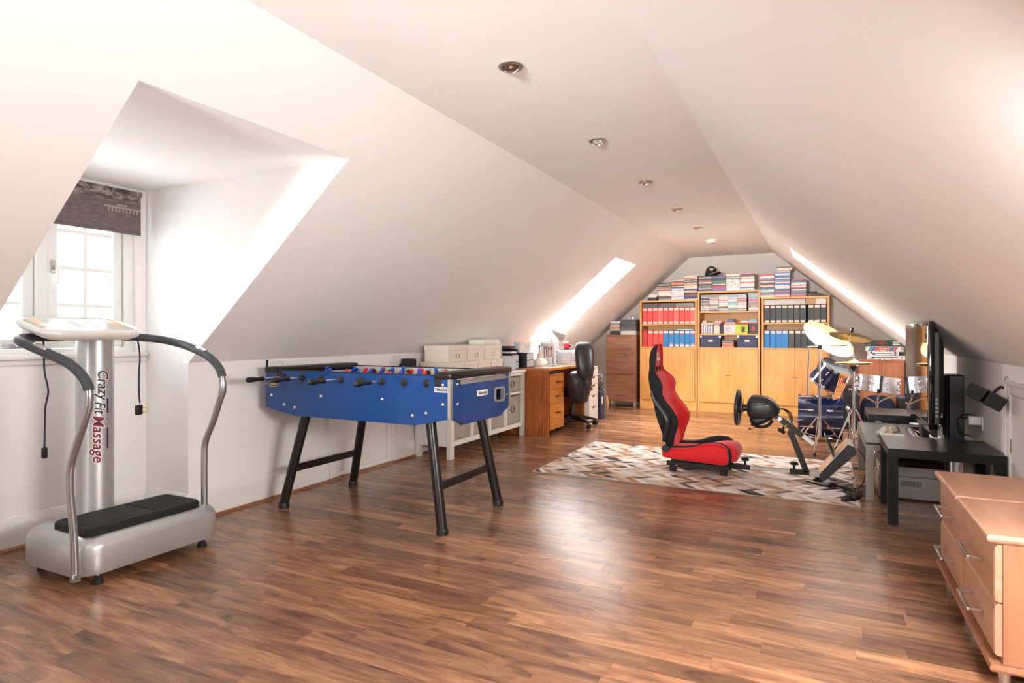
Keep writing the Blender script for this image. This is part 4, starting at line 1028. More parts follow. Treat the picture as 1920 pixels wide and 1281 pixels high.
# lower back: shell that wraps down behind the seat; upper back: tall oval pad
bd_ = Vector((.66, -.75, 0)).normalized(); bs = Vector((.75, .66, 0)).normalized(); up = Vector((.0, .0, 1))
def backpad(z_tab, c0, name, m):
    rings = []
    for (z, w, th, off) in z_tab:
        c = c0 + bd_*off; c.z = z; r = []
        for i in range(28):
            a = 2*PI*i/28; ca, sa2 = math.cos(a), math.sin(a)
            q = lambda v, e: math.copysign(abs(v)**(2/e), v)
            bow = -.03*(q(ca, 2.6))**2
            r.append(c + bs*w*q(ca, 2.6) + bd_*(th*q(sa2, 2.6)+bow*(w/.2)))
        rings.append(r)
    return obj(name, MB().loft(rings), m, ch, 60)
bc = Vector((-2.535, 6.845, 0))
backpad([(.312, .07, .015, -.03), (.318, .10, .03, -.03), (.335, .115, .045, -.028), (.40, .125, .060, -.015), (.47, .140, .066, -.005), (.54, .155, .068, .0), (.61, .155, .064, .0), (.655, .135, .054, -.006), (.68, .10, .036, -.014), (.69, .06, .015, -.02)], bc, 'lower_back', M['leather'])
ubk = backpad([(.585, .06, .012, .045), (.595, .080, .03, .045), (.63, .092, .045, .045), (.72, .107, .054, .040), (.82, .116, .056, .028), (.92, .115, .053, .012), (.985, .105, .044, .0), (1.015, .085, .028, -.008), (1.027, .055, .012, -.012)], bc+bs*.055, 'upper_back', M['leather'])
obj('back_seam', MB().tube([bc+bs*.045+bd_*.066+Vector((0, 0, .35)), bc+bs*.05+bd_*.078+Vector((0, 0, .46)), bc+bs*.045+bd_*.078+Vector((0, 0, .56)), bc+bs*.015+bd_*.07+Vector((0, 0, .645))], .005, 6), M['rubber'], ch)
obj('back_post', MB().tube([(hx_+.05, hy_-.06, .385), (hx_+.12, hy_-.15, .375), (hx_+.15, hy_-.19, .42), (hx_+.16, hy_-.20, .55)], .018, 8), M['black'], ch)

# ------------------------------------------------------------------ white drawer unit and what stands beyond it
wd = thing('white_drawer_unit', 'narrow white five-drawer unit with notched drawer fronts beside the desk', 'drawer unit', (-2.9, 7.63, 0))
wy0, wy1, wx0, wx1 = 7.462, 7.80, -3.16, -2.655
g = MB(); g.box(wx0, wy0, .012, wx1, wy0+.016, .69); g.box(wx0, wy1-.016, .012, wx1, wy1, .69); g.box(wx0, wy0, .6905, wx1+.016, wy1, .703); g.box(wx0, wy0+.016, .012, wx0+.01, wy1-.016, .69); g.box(wx0+.01, wy0+.016, .012, wx1, wy1-.016, .03)
obj('carcass', g, M['white_mel'], wd, 0)
zz = [.015, .195, .340, .475, .580, .687]
M['notch'] = mat('dark_notch', (40, 36, 34), .6)
for k in range(5):
    d = obj('drawer', MB().box(wx1+.0005, wy0+.001, zz[k]+.002, wx1+.016, wy1-.001, zz[k+1]-.002, .001), M['white_mel'], wd, 0)
    yc = (wy0+wy1)/2; zt = zz[k+1]-.006
    obj('finger_notch', MB().prism([(yc-.055, zt), (yc-.03, zt-.022), (yc+.03, zt-.022), (yc+.055, zt)], 'yz', wx1+.016, wx1+.0168), M['notch'], d, 0)
# small black speaker on a stand on the unit
s2 = thing('desk_speaker', 'small flat black speaker on a stand on the white drawer unit', 'speaker', (-2.74, 7.71, .7035))
obj('base', MB().box(-2.80, 7.66, .7035, -2.69, 7.77, .722, .004), M['black'], s2)
obj('stem', MB().cyl((-2.755, 7.72, .722), (-2.755, 7.72, .86), .006, n=10), M['black'], s2)
obj('cabinet', MB().obox((-2.745, 7.725, .90), (.9, -.43, 0), (.43, .9, 0), (0, 0, 1), .022, .058, .072, .004), M['black'], s2)
obj('badge', MB().obox((-2.724, 7.715, .842), (.9, -.43, 0), (.43, .9, 0), (0, 0, 1), .0008, .012, .003), M['alu'], s2)
M['navy_board'] = mat('navy_carton', (50, 58, 92), .5, var=.04)
bb = thing('navy_box', 'navy blue carton with a white label standing on the floor beyond the white drawer unit', 'box', (-2.78, 7.93, 0))
obj('carton', MB().box(-2.98, 7.86, .001, -2.62, 8.0, .36, .003), M['navy_board'], bb)
obj('label', MB().box(-2.6199, 7.90, .20, -2.619, 7.955, .29), M['paper'], bb, 0)
obj('sticker', MB().box(-2.6199, 7.885, .18, -2.6185, 7.91, .20), mat('lime_sticker', (200, 220, 60), .5), bb, 0)
gb = solid('grey_folder_box', MB().box(-2.98, 8.02, .001, -2.62, 8.11, .37, .003), mat('grey_board', (112, 116, 124), .5), 'grey file box standing on the floor behind the navy carton', 'box')
ob = solid('orange_bag', pillow(-2.80, 8.18, .17, (1, 0, 0), (0, 1, 0), (0, 0, 1), .19, .05, .17), mat('tan_leather', (206, 140, 70), .5), 'tan satchel standing on the floor behind the grey file box', 'bag', smooth=60)
mg = spine('magazine_print', (70, 66, 66), [(190, 180, 176), (150, 90, 90), (220, 214, 208)], .7)
for k in range(3):
    t0 = Vector((-2.80+.02*k, 7.905+.03*k, .361)); ax = Vector((1, .15, 0)); az = Vector((.15-.06*k, -.33+.12*k, 1)).normalized(); ay = az.cross(ax)
    c = t0 + az*(.115)
    solid('magazine', MB().obox(c + Vector((0, 0, .004)), ax, ay, az, .13, .006, .112, .001), mg, ['front', 'middle', 'rear'][k] + ' one of the three magazines leaning on the navy carton', 'magazine', 'magazines on the navy carton', 0)

# ------------------------------------------------------------------ tall chest with books
tc_ = thing('tall_chest', 'tall walnut five-drawer chest with silver feet beside the bookcases', 'chest of drawers', (-2.77, 9.5, 0))
tx0, tx1, tyf, tyb = -3.01, -2.535, 9.318, 9.70
obj('body', MB().box(tx0, tyf, .085, tx1, tyb, 1.088), M['walnut'], tc_, 0)
obj('top_board', MB().box(tx0-.004, tyf-.022, 1.0885, tx1+.004, tyb, 1.112, .002), M['walnut'], tc_)
obj('plinth_rail', MB().box(tx0, tyf-.016, .085, tx1, tyf-.0005, .110), M['walnut'], tc_, 0)
for k in range(5):
    z0 = .112+k*.1952; z1 = z0+.1935
    d = obj('drawer', MB().box(tx0+.003, tyf-.019, z0, tx1-.003, tyf-.0005, z1, .002), M['walnut'], tc_)
    zc_ = (z0+z1)/2-.002; xc = (tx0+tx1)/2+.0; hd = MB()
    hd.cyl((xc-.085, tyf-.046, zc_), (xc+.085, tyf-.046, zc_), .0055, n=10)
    for s_ in (-1, 1): hd.cyl((xc+s_*.065, tyf-.019, zc_), (xc+s_*.065, tyf-.046, zc_), .0045, n=8)
    obj('handle', hd, M['steel'], d)
for x in (tx0+.03, tx1-.03):
    for y in (tyf+.02, tyb-.04): obj('foot', MB().loft([[(x-.014, y-.014, 0), (x+.014, y-.014, 0), (x+.014, y+.014, 0), (x-.014, y+.014, 0)], [(x-.022, y-.022, .0845), (x+.022, y-.022, .0845), (x+.022, y+.022, .0845), (x-.022, y+.022, .0845)]]), M['alu'], tc_, 0)
cols_cd = [('black', (34, 36, 40)), ('black', (40, 42, 50)), ('dark grey', (60, 62, 66)), ('grey', (150, 152, 152)), ('pale green', (180, 190, 180)), ('orange', (206, 140, 96)), ('tan', (214, 160, 120)), ('pink', (214, 170, 170)), ('lilac', (196, 190, 206)), ('grey', (130, 130, 136)), ('pale blue', (188, 196, 210)), ('white', (240, 238, 236))]
z = 1.1125
ordn = ['lowest', 'second up', 'third up', 'fourth up', 'fifth up', 'sixth up', 'seventh up', 'eighth up', 'ninth up', 'tenth up', 'eleventh up', 'twelfth up', 'thirteenth up', 'fourteenth up', 'fifteenth up', 'sixteenth up', 'seventeenth up', 'eighteenth up', 'nineteenth up', 'twentieth up', 'twenty-first up', 'twenty-second up', 'twenty-third up', 'twenty-fourth up', 'twenty-fifth up']
rq = random.Random(3)
for k, (cn, c) in enumerate(cols_cd):
    h = (.024, .02, .016, .018, .014, .02, .016, .017, .016, .013, .018, .017)[k]; dx = rq.uniform(-.006, .006) + (.012 if k == 11 else 0)
    b = MB(); b.box(-2.955+dx, tyf, z, -2.80+dx, tyf+.14, z+h-.0008, .001)
    solid('paperback', b, spine('paperback_%d' % k, c, [tuple(min(255, int(v*1.25+20)) for v in c), tuple(int(v*.6) for v in c)], .35), '%s book of the pile on the tall walnut chest, %s cover' % (ordn[k], cn), 'book', 'books piled on the tall chest')
    z += h
z = 1.1125
for k, (cn, c, h) in enumerate((('pale grey', (206, 204, 198), .062), ('dark grey', (96, 96, 100), .056), ('dark grey-green', (84, 92, 92), .022), ('charcoal', (72, 78, 84), .05), ('grey', (112, 116, 116), .012), ('black-grey', (58, 58, 58), .028))):
    solid('folder', MB().box(-2.785, tyf-.005, z, -2.542, tyf+.30, z+h-.001, .002), mat('folder_%d' % k, c, .5, var=.05), '%s folder of the wide pile beside the bookcase, %s' % (ordn[k], cn), 'folder', 'folders on the tall chest')
    z += h
wsk = thing('metal_ornament', 'small silver letters standing on the wide folder pile beside the bookcase', 'ornament', (-2.65, tyf+.05, z))
for k, ch_ in enumerate('JR'):
    text('letter', ch_, .055, (-2.66+.055*k, tyf+.05, z+.021), (1, 0, 0), (0, 0, 1), M['alu'], wsk, offset=.002)
# ------------------------------------------------------------------ three bookcases
BF, BB = 9.28, 9.70
def bookcase(x0, x1, top, shelves, label):
    b = thing('bookcase', label, 'bookcase', ((x0+x1)/2, 9.49, 0), 'bookcases on the back wall')
    t = .026; cz = .932
    for x in (x0, x1-t): obj('side_panel', MB().box(x, BF, 0, x+t, BB, top-.0005, .001), M['maple'], b, 0)
    obj('top_board', MB().box(x0+t+.0005, BF, top-t, x1-t-.0005, BB, top-.0005, .001), M['maple_edge'], b, 0)
    obj('back_panel', MB().box(x0+t+.0005, BB-.012, .05, x1-t-.0005, BB-.004, top-t-.001), M['maple'], b, 0)
    obj('cabinet_top', MB().box(x0+t+.0005, BF-.002, cz-.022, x1-t-.0005, BB-.013, cz, .001), M['maple_edge'], b, 0)
    for z in shelves: obj('shelf', MB().box(x0+t+.0005, BF+.006, z-.020, x1-t-.0005, BB-.013, z, .001), M['maple_edge'], b, 0)
    obj('plinth', MB().box(x0+t+.0005, BF+.006, 0, x1-t-.0005, BF+.022, .128), M['maple'], b, 0)
    obj('bottom_board', MB().box(x0+t+.0005, BF+.006, .1285, x1-t-.0005, BB-.013, .1395), M['maple_edge'], b, 0)
    xm = (x0+x1)/2
    for (a, c, s_) in ((x0+t+.003, xm-.0015, 1), (xm+.0015, x1-t-.003, -1)):
        d = obj('door', MB().box(a, BF-.014, .142, c, BF+.004, cz-.0245, .001), M['maple'], b, 0)
        kx_ = xm - s_*.022
        obj('knob', MB().cyl((kx_-.012, BF-.024, .535), (kx_+.012, BF-.024, .535), .005, n=10).cyl((kx_, BF-.014, .535), (kx_, BF-.024, .535), .004, n=8), M['walnut'], d)
    return b
bookcase(-2.472, -1.634, 1.626, [1.272], 'left maple bookcase with red and blue binders over two cupboard doors')
bookcase(-1.622, -.778, 1.742, [1.126, 1.448], 'middle and tallest maple bookcase with stacked disc cases over two cupboard doors')
bookcase(-.756, .084, 1.634, [1.278], 'right maple bookcase with black binders over two cupboard doors')
FY = BF+.022
BC = {'red': (228, 72, 66), 'pale red': (238, 108, 100), 'dark red': (206, 44, 44), 'blue': (40, 128, 196), 'black': (62, 64, 68), 'brown-black': (82, 76, 70)}
for n, c in BC.items(): M['bind_'+n] = mat('binder_'+n.replace(' ', '_').replace('-', '_'), c, .5, var=.04)
M['lab'] = mat('binder_label', (240, 222, 206), .6, var=.02)
oname = ['first', 'second', 'third', 'fourth', 'fifth', 'sixth', 'seventh', 'eighth', 'ninth', 'tenth', 'eleventh', 'twelfth']
protoB = {}
def binder(x, w, z, h, cn, label, group, top=True, bot=True, extra=None):
    b = thing('ring_binder', label, 'binder', (x+w/2, FY+.12, z), group)
    obj('cover', MB().box(x+.001, FY, z+.0006, x+w-.001, FY+.235, z+h, .002), M['bind_'+cn], b)
    xc = x+w/2; lw = w*.39
    if top: obj('label_strip', MB().box(xc-lw, FY-.0012, z+h-.043, xc+lw, FY-.0002, z+h-.010), M['lab'], b, 0)
    if bot: obj('label_strip', MB().box(xc-lw, FY-.0012, z+.006, xc+lw, FY-.0002, z+.036), M['lab'], b, 0)
    for k in range(2 if top else 0):
        pass
    if extra: obj('sticker_dot', MB().cyl((xc, FY-.0012, z+h-.06), (xc, FY-.0002, z+h-.06), .017, n=14), M['red_ink'], b, 0); obj('sticker', MB().box(xc-.016, FY-.0012, z+.042, xc+.016, FY-.0002, z+.056), M['yellow_ink'], b, 0)
    return b
W_ = .0775; x0 = -2.438
for k in range(10):
    cn = ['red', 'red', 'red', 'pale red', 'red', 'red', 'pale red', 'red', 'red', 'pale red'][k]
    binder(x0+k*W_+(.004 if k > 6 else 0), W_-.001, 1.2725, .246, cn, '%s magazine file on the upper shelf of the left bookcase, %s from the left' % (cn, oname[k]), 'red files on the upper shelf')
lowb = [('dark red', 0, 0, None), ('red', 1, 0, None), ('red', 1, 0, None), ('red', 1, 0, None), ('blue', 1, 0, None), ('blue', 1, 1, 1), ('blue', 1, 1, None), ('blue', 1, 1, 1), ('blue', 1, 1, None), ('blue', 1, 1, 1)]
for k, (cn, a, c, e_) in enumerate(lowb):
    binder(x0+k*W_+(.006 if k else 0), W_-.002, .9325, .245, cn, '%s binder on the lower shelf of the left bookcase, %s from the left' % (cn, oname[k]), 'binders on the lower left shelf', a, c, e_)
for (a, c, h, cc, lb) in ((-2.436, -2.205, .064, (98, 100, 104), 'flat dark grey box on top of the red files, at the left end'), (-2.198, -1.952, .064, (104, 106, 110), 'flat dark grey box on top of the red files, in the middle'), (-1.945, -1.675, .062, (150, 144, 138), 'flat mottled grey box on top of the red files, at the right end')):
    solid('file_box', MB().box(a, FY+.004, 1.5192, c, FY+.235, 1.5192+h, .002), mat('filebox_%d' % (a*-1000), cc, .6, var=.06, scale=60), lb, 'box', 'flat boxes above the red files')
fo = thing('folder', 'white folder with a black edge lying across the blue binders of the left bookcase', 'folder', (-1.8, FY+.1, 1.178))
obj('cover', MB().box(-1.945, FY+.012, 1.1782, -1.675, FY+.20, 1.184, .002), M['black'], fo, 0); obj('sheets', MB().box(-1.93, FY+.016, 1.1842, -1.685, FY+.195, 1.196), M['paper'], fo, 0); obj('upper_cover', MB().box(-1.95, FY+.012, 1.1962, -1.68, FY+.20, 1.2, .002), M['black'], fo, 0)
# right bookcase
x0 = -.727
for k in range(10):
    cn = 'brown-black' if k in (5, 8) else 'black'
    binder(x0+k*.0757+(.022 if k > 6 else 0), .0745, 1.2785, .247, cn, '%s magazine file on the upper shelf of the right bookcase, %s from the left' % (cn, oname[k]), 'black files on the upper right shelf')
for k in range(10):
    cn = 'blue' if k < 4 else ('brown-black' if k == 4 else 'black')
    binder(x0+k*.0775+(.004 if k > 4 else 0), .0755, .9325, .242, cn, '%s binder on the lower shelf of the right bookcase, %s from the left' % (cn, oname[k]), 'binders on the lower right shelf', True, False)
wb = solid('archive_box', MB().box(-.728, FY-.004, 1.5262, -.212, FY+.24, 1.5262+.076, .002), mat('speckled_white', (214, 210, 206), .6, var=.05, scale=200), 'long speckled white box on the black files in the right bookcase', 'box')
kb = thing('archive_box', 'kraft brown box with a white label on the black files in the right bookcase', 'box', (-.08, FY+.1, 1.5262))
obj('carton', MB().box(-.205, FY-.002, 1.5262, .05, FY+.24, 1.5262+.078, .002), mat('kraft', (206, 168, 124), .6), kb); obj('label', MB().box(-.075, FY-.004, 1.529, .046, FY-.0025, 1.599), M['paper'], kb, 0)
# middle bookcase: disc cases, books, boxes
CDc = [('white', (226, 222, 218)), ('grey', (142, 140, 138)), ('pale grey', (182, 178, 172)), ('black', (48, 46, 48)), ('red', (204, 62, 66)), ('pale blue', (160, 184, 206)), ('pink', (196, 130, 142)), ('cream', (220, 206, 186)), ('green', (128, 148, 130)), ('brown', (136, 106, 92))]
def cases(prefix, table, w, d, h):
    P_ = {}
    for cn, c in table:
        me = bpy.data.meshes.new(prefix); g = MB().box(-w/2, 0, 0, w/2, d, h-.0006, .0008); g.bm.to_mesh(me)
        dk_ = tuple(int(v*.45) for v in c); lt = tuple(min(255, int(v*1.2+45)) for v in c)
        alts = [dk_, (206, 190, 170), lt] if sum(c) > 380 else [lt, (196, 60, 60), (226, 222, 216)]
        me.materials.append(spine('%s_%s' % (prefix, cn.replace(' ', '_')), c, alts, .55)); P_[cn] = me
    return P_
def stack(name, P_, seq, x, y, z, h, where, cat, group, jit=.003, rs=1):
    r = random.Random(rs)
    for k, cn in enumerate(seq):
        o = bpy.data.objects.new(name, P_[cn]); COL.objects.link(o)
        o.location = (x+r.uniform(-jit, jit), y+r.uniform(-jit, jit), z+k*h); o.rotation_euler = (0, 0, r.uniform(-.015, .015)*(jit > .001))
        tag(o, '%s %s, %s in %s' % (cn, 'disc case' if cat == 'disc case' else 'film case', ordn[k] if k < len(ordn) else 'topmost', where), cat, group)
CDm = cases('disc_case', CDc, .124, .135, .0150)
rc = random.Random(21)
tabs = [['grey', 'pale grey', 'grey', 'brown', 'black', 'white'], ['pale grey', 'cream', 'black', 'pink', 'green', 'white', 'grey'], ['cream', 'red', 'pale grey', 'green', 'black', 'white'], ['white', 'pale blue', 'cream', 'white', 'green', 'grey'], ['white', 'red', 'pale blue', 'pale grey', 'cream', 'brown']]
wcol = ['first column', 'second column', 'third column', 'fourth column', 'fifth column']
for k in range(5):
    seq = [rc.choice(tabs[k]) for _ in range(16)]
    stack('disc_case', CDm, seq, -1.523+k*.1262, FY, 1.4485, .0152, '%s of discs, middle bookcase' % wcol[k], 'disc case', 'disc cases in the middle bookcase', .0009, k)
stack('disc_case', CDm, ['pale grey', 'cream', 'white', 'pale grey', 'brown', 'pink', 'brown', 'grey', 'pale blue', 'red', 'red', 'pale blue', 'grey', 'pale blue', 'pale blue', 'grey', 'pale blue'], -.868, FY, 1.4485, .0152, 'separate right-hand column of discs, middle bookcase', 'disc case', 'disc cases in the middle bookcase', .0009, 9)
# second shelf: upright booklets, boxes
z0 = 1.1265; x = -1.582
sl_ = [('pink', (170, 120, 130)), ('white', (222, 216, 214)), ('grey', (140, 138, 150)), ('white', (226, 222, 220)), ('lilac', (160, 150, 180)), ('white', (220, 216, 222)), ('grey', (120, 116, 130)), ('white', (232, 228, 226)), ('pale blue', (170, 176, 206)), ('lilac', (150, 144, 176)), ('white', (224, 220, 226)), ('grey', (148, 144, 156))]
for k, (cn, c) in enumerate(sl_):
    solid('slim_case', MB().box(x, FY+.004, z0, x+.0136, FY+.13, z0+.125, .0008), mat('slim_%d' % k, c, .4, var=.15, scale=40), '%s upright slim case in the middle bookcase, %s from the left' % (cn, oname[k]), 'case', 'slim cases on the second shelf', 0)
    x += .0145
vt = thing('cream_tin', 'cream box with a rounded lid between the slim cases and the black box file', 'tin', (-1.36, FY+.06, z0))
obj('body', MB().box(-1.402, FY, z0, -1.318, FY+.10, z0+.115, .006, 2), M['box_white'], vt); obj('lid', MB().box(-1.395, FY+.006, z0+.1152, -1.325, FY+.094, z0+.135, .008, 2), M['box_white'], vt)
solid('box_file', MB().box(-1.312, FY+.03, z0, -1.268, FY+.2, z0+.13, .002), M['black'], 'narrow black box file on the second shelf of the middle bookcase', 'box')
bxw = thing('game_box', 'white box standing on the second shelf of the middle bookcase', 'box', (-1.19, FY+.06, z0))
obj('carton', MB().box(-1.262, FY-.004, z0, -1.102, FY+.16, z0+.132, .001), mat('white_carton', (222, 214, 216), .5), bxw, 0)
txl = MB()
for k in range(5): txl.box(-1.25, FY-.0052, z0+.03+k*.014, -1.25+.10-.018*(k % 3), FY-.0043, z0+.034+k*.014)
obj('printed_lines', txl, M['grey_plastic'], bxw, 0)
yb2 = thing('game_box', 'lime yellow box printed 100 on the second shelf of the middle bookcase', 'box', (-1.02, FY+.06, z0))
obj('carton', MB().box(-1.10, FY-.006, z0, -.940, FY+.16, z0+.134, .001), mat('lime_carton', (204, 216, 66), .5), yb2, 0)
text('box_numerals', '100', .052, (-1.004, FY-.006, z0+.068), (0, 0, -1), (1, 0, 0), M['navy_ink'], yb2, offset=.004)
ov = MB().tube([(-1.004+.030*math.cos(a*PI/9), FY-.0068, z0+.068+.056*math.sin(a*PI/9)) for a in range(18)], .0022, 4, 1, True); obj('printed_ring', ov, M['navy_ink'], yb2)
kb2 = thing('game_box', 'black box with red print at the right end of the second shelf', 'box', (-.87, FY+.06, z0))
obj('carton', MB().box(-.925, FY-.002, z0, -.808, FY+.16, z0+.145, .001), M['black'], kb2, 0)
text('box_print', '&', .085, (-.866, FY-.002, z0+.072), (1, 0, 0), (0, 0, 1), M['red_ink'], kb2, offset=.002)
pb_ = [(-1.575, -1.485, 1.2525, .030, 'cream', (214, 196, 170)), (-1.485+.004, -1.395, 1.2625, .022, 'pale pink', (226, 200, 196)), (-1.57, -1.45, 1.2835, .012, 'tan', (206, 176, 140)), (-1.56, -1.50, 1.2965, .022, 'buff', (200, 180, 150)),
       (-1.39, -1.305, 1.2625, .032, 'red and white', (206, 110, 116)), (-1.385, -1.29, 1.2955, .018, 'white', (226, 214, 204))]
for k, (a, c, z, h, cn, cc) in enumerate(pb_):
    solid('paperback', MB().box(a, FY+.005, z, c, FY+.115, z+h-.0008, .001), spine('shelfbook_%d' % k, cc, [tuple(int(v*.6) for v in cc), (240, 234, 226)], .4), '%s paperback lying above the upright slim cases, %s' % (cn, ['leftmost below', 'beside the leftmost pile', 'leftmost pile middle', 'top of the leftmost pile', 'under the white one', 'over the red and white one'][k]), 'book', 'books on the second shelf', 0)
lb = [(-1.255, -1.10, 1.2605, .016, 'salmon', (220, 140, 124)), (-1.25, -1.105, 1.2768, .016, 'pale salmon', (230, 176, 160)), (-1.22, -1.125, 1.2932, .018, 'navy', (42, 62, 110)), (-1.215, -1.12, 1.3115, .018, 'mid blue', (52, 96, 156)), (-1.21, -1.13, 1.33, .014, 'dark blue', (34, 48, 90)),
      (-1.095, -.815, 1.272, .020, 'red', (204, 66, 66)), (-1.03, -.93, 1.2925, .020, 'white', (226, 222, 214)), (-.925, -.815, 1.2925, .022, 'pale blue', (150, 196, 214)), (-.915, -.82, 1.3150, .020, 'turquoise', (92, 160, 186))]
for k, (a, c, z, h, cn, cc) in enumerate(lb):
    solid('paperback', MB().box(a, FY+.006, z, c, FY+.13, z+h-.0008, .001), spine('shelfbook_b%d' % k, cc, [tuple(int(v*.6) for v in cc), (236, 232, 226)], .35), '%s book lying on the boxes of the second shelf in the middle bookcase' % cn, 'book', 'books on the second shelf', 0)
# bottom shelf of the middle bookcase
for (a, c, lb_) in ((-1.588, -1.305, 'navy storage box with metal corners at the left of the lowest shelf'), (-1.082, -.812, 'navy storage box with metal corners at the right of the lowest shelf')):
    nb = thing('navy_storage_box', lb_, 'storage box', ((a+c)/2, FY+.1, .9325), 'navy storage boxes')
    obj('body', MB().box(a+.003, FY+.003, .9325, c-.003, FY+.24, 1.06, .002), M['navy_board'], nb); obj('lid', MB().box(a, FY, 1.0605, c, FY+.243, 1.098, .003), M['navy_board'], nb)
    for x_ in (a, c-.022): obj('metal_corner', MB().box(x_-.0006, FY-.0015, 1.074, x_+.0226, FY-.0003, 1.0985), M['alu'], nb, 0)
    xm = (a+c)/2; obj('label_plate', MB().box(xm-.032, FY+.0005, 1.012, xm+.032, FY+.0025, 1.044), M['lab'], nb, 0)
z = .9325
for k, (cn, cc, h) in enumerate((('orange', (206, 112, 82), .022), ('rust', (190, 96, 70), .02), ('pale orange', (214, 140, 110), .016), ('brown', (120, 84, 66), .018), ('grey', (140, 136, 130), .016), ('dark brown', (84, 70, 60), .014))):
    solid('paperback', MB().box(-1.29+.004*(k % 2), FY+.006, z, -1.125-.006*(k % 3), FY+.12, z+h-.0008, .001), spine('navybook_%d' % k, cc, [tuple(int(v*.6) for v in cc), (230, 210, 196)], .35), '%s book in the pile between the two navy storage boxes' % cn, 'book', 'books between the navy boxes', 0)
    z += h
# film cases on top of the bookcases
Dc = [('white', (232, 228, 224)), ('black', (40, 38, 42)), ('grey', (120, 116, 118)), ('red', (196, 54, 52)), ('blue', (70, 112, 170)), ('orange', (216, 150, 92)), ('cream', (232, 216, 190)), ('violet', (140, 112, 178)), ('navy', (42, 52, 100)), ('green', (70, 128, 92)), ('pale blue', (180, 200, 222))]
Dm = cases('film_case', Dc, .188, .135, .0146)
mixA = ['white', 'white', 'black', 'cream', 'red', 'grey', 'orange', 'black', 'white', 'navy']
mixB = ['white', 'black', 'red', 'white', 'blue', 'navy', 'black', 'cream', 'red', 'grey', 'white']
rd_ = random.Random(4)
def seq(n, pool): return [rd_.choice(pool) for _ in range(n)]
LT, MT, RT = 1.6265, 1.7425, 1.6345
G_ = 'film cases stacked on the bookcases'
def dstack(x, z, s, where, jit=.003): stack('film_case', Dm, s, x, FY+.01, z, .0148, where, 'film case', G_, jit, int(x*1000) % 97)
dstack(-2.108, LT, ['cream', 'grey', 'grey', 'black'] + ['white']*4 + ['cream', 'white', 'red', 'white', 'grey'] + ['orange', 'black', 'white', 'grey', 'black'], 'leftmost tall film stack over the left bookcase')
dstack(-1.916, LT, ['white']*3+['pale blue']+['white']*5+['pale blue', 'white', 'pale blue', 'black']+['white', 'black', 'orange', 'orange', 'red', 'grey', 'cream'], 'second tall film stack over the left bookcase')
dstack(-1.724, LT, ['white', 'black', 'navy', 'navy', 'red', 'navy', 'black', 'orange', 'white', 'grey', 'black', 'white', 'cream', 'white', 'orange', 'orange', 'white', 'black', 'white', 'black', 'cream', 'red', 'white', 'cream'], 'third tall film stack over the left bookcase')
dstack(-1.523, MT, ['grey', 'black', 'white', 'grey', 'grey', 'grey', 'black', 'grey', 'white', 'red', 'grey', 'black', 'grey', 'cream', 'black'], 'film stack under the baseball cap')
dstack(-1.330, MT, ['violet', 'violet', 'violet', 'red', 'red', 'black', 'white', 'black', 'green', 'green', 'black', 'black', 'navy', 'violet', 'navy'], 'violet and dark film stack right of the cap')
dstack(-1.138, MT, ['white']*10+['cream', 'green', 'white', 'grey', 'white', 'cream'], 'mostly white film stack over the middle bookcase')
dstack(-.945, MT, ['cream', 'white', 'blue', 'white', 'white', 'cream', 'white', 'red', 'white', 'white', 'cream', 'orange', 'white', 'black', 'navy', 'red'], 'rightmost film stack over the middle bookcase')
dstack(-.688, RT, ['cream', 'white', 'grey', 'grey', 'black', 'cream']+seq(16, mixB), 'leftmost film stack over the right bookcase')
dstack(-.492, RT, ['red', 'white', 'red']+seq(16, mixB)+['blue', 'pale blue', 'white', 'blue', 'pale blue'], 'second film stack over the right bookcase')
dstack(-.476, RT+.0148*24, ['orange', 'white', 'cream', 'black'], 'skewed top pile over the right bookcase', .012)
dstack(-.290, RT, ['red', 'grey', 'red']+seq(13, mixB), 'rightmost film stack over the right bookcase')
solid('box', MB().box(-2.365, FY+.02, LT, -2.225, FY+.16, LT+.05, .002), M['black'], 'low black box at the left end of the top of the left bookcase', 'box')
for k, (a, c) in enumerate(((-2.36, -2.23), (-2.345, -2.22))):
    solid('paperback', MB().box(a, FY+.03, LT+.0508+.022*k, c, FY+.14, LT+.0508+.022*k+.021, .001), M['paper'], ['lower', 'upper'][k] + ' of two white booklets on the low black box above the left bookcase', 'book', 'white booklets on the black box', 0)
vr = thing('game_console', 'black games console lying at the right end above the right bookcase', 'console', (-.10, FY+.12, RT))
obj('body', MB().box(-.185, FY+.02, RT, -.02, FY+.2, RT+.045, .004), M['black'], vr); obj('top_cover', MB().box(-.18, FY+.03, RT+.0455, -.06, FY+.19, RT+.062, .006, 2), M['black_gloss'], vr)
solid('paperback', MB().box(-.012, FY+.02, RT, .07, FY+.12, RT+.012, .001), mat('maroon_book', (110, 70, 70), .5), 'thin maroon book at the far right end above the right bookcase', 'book')
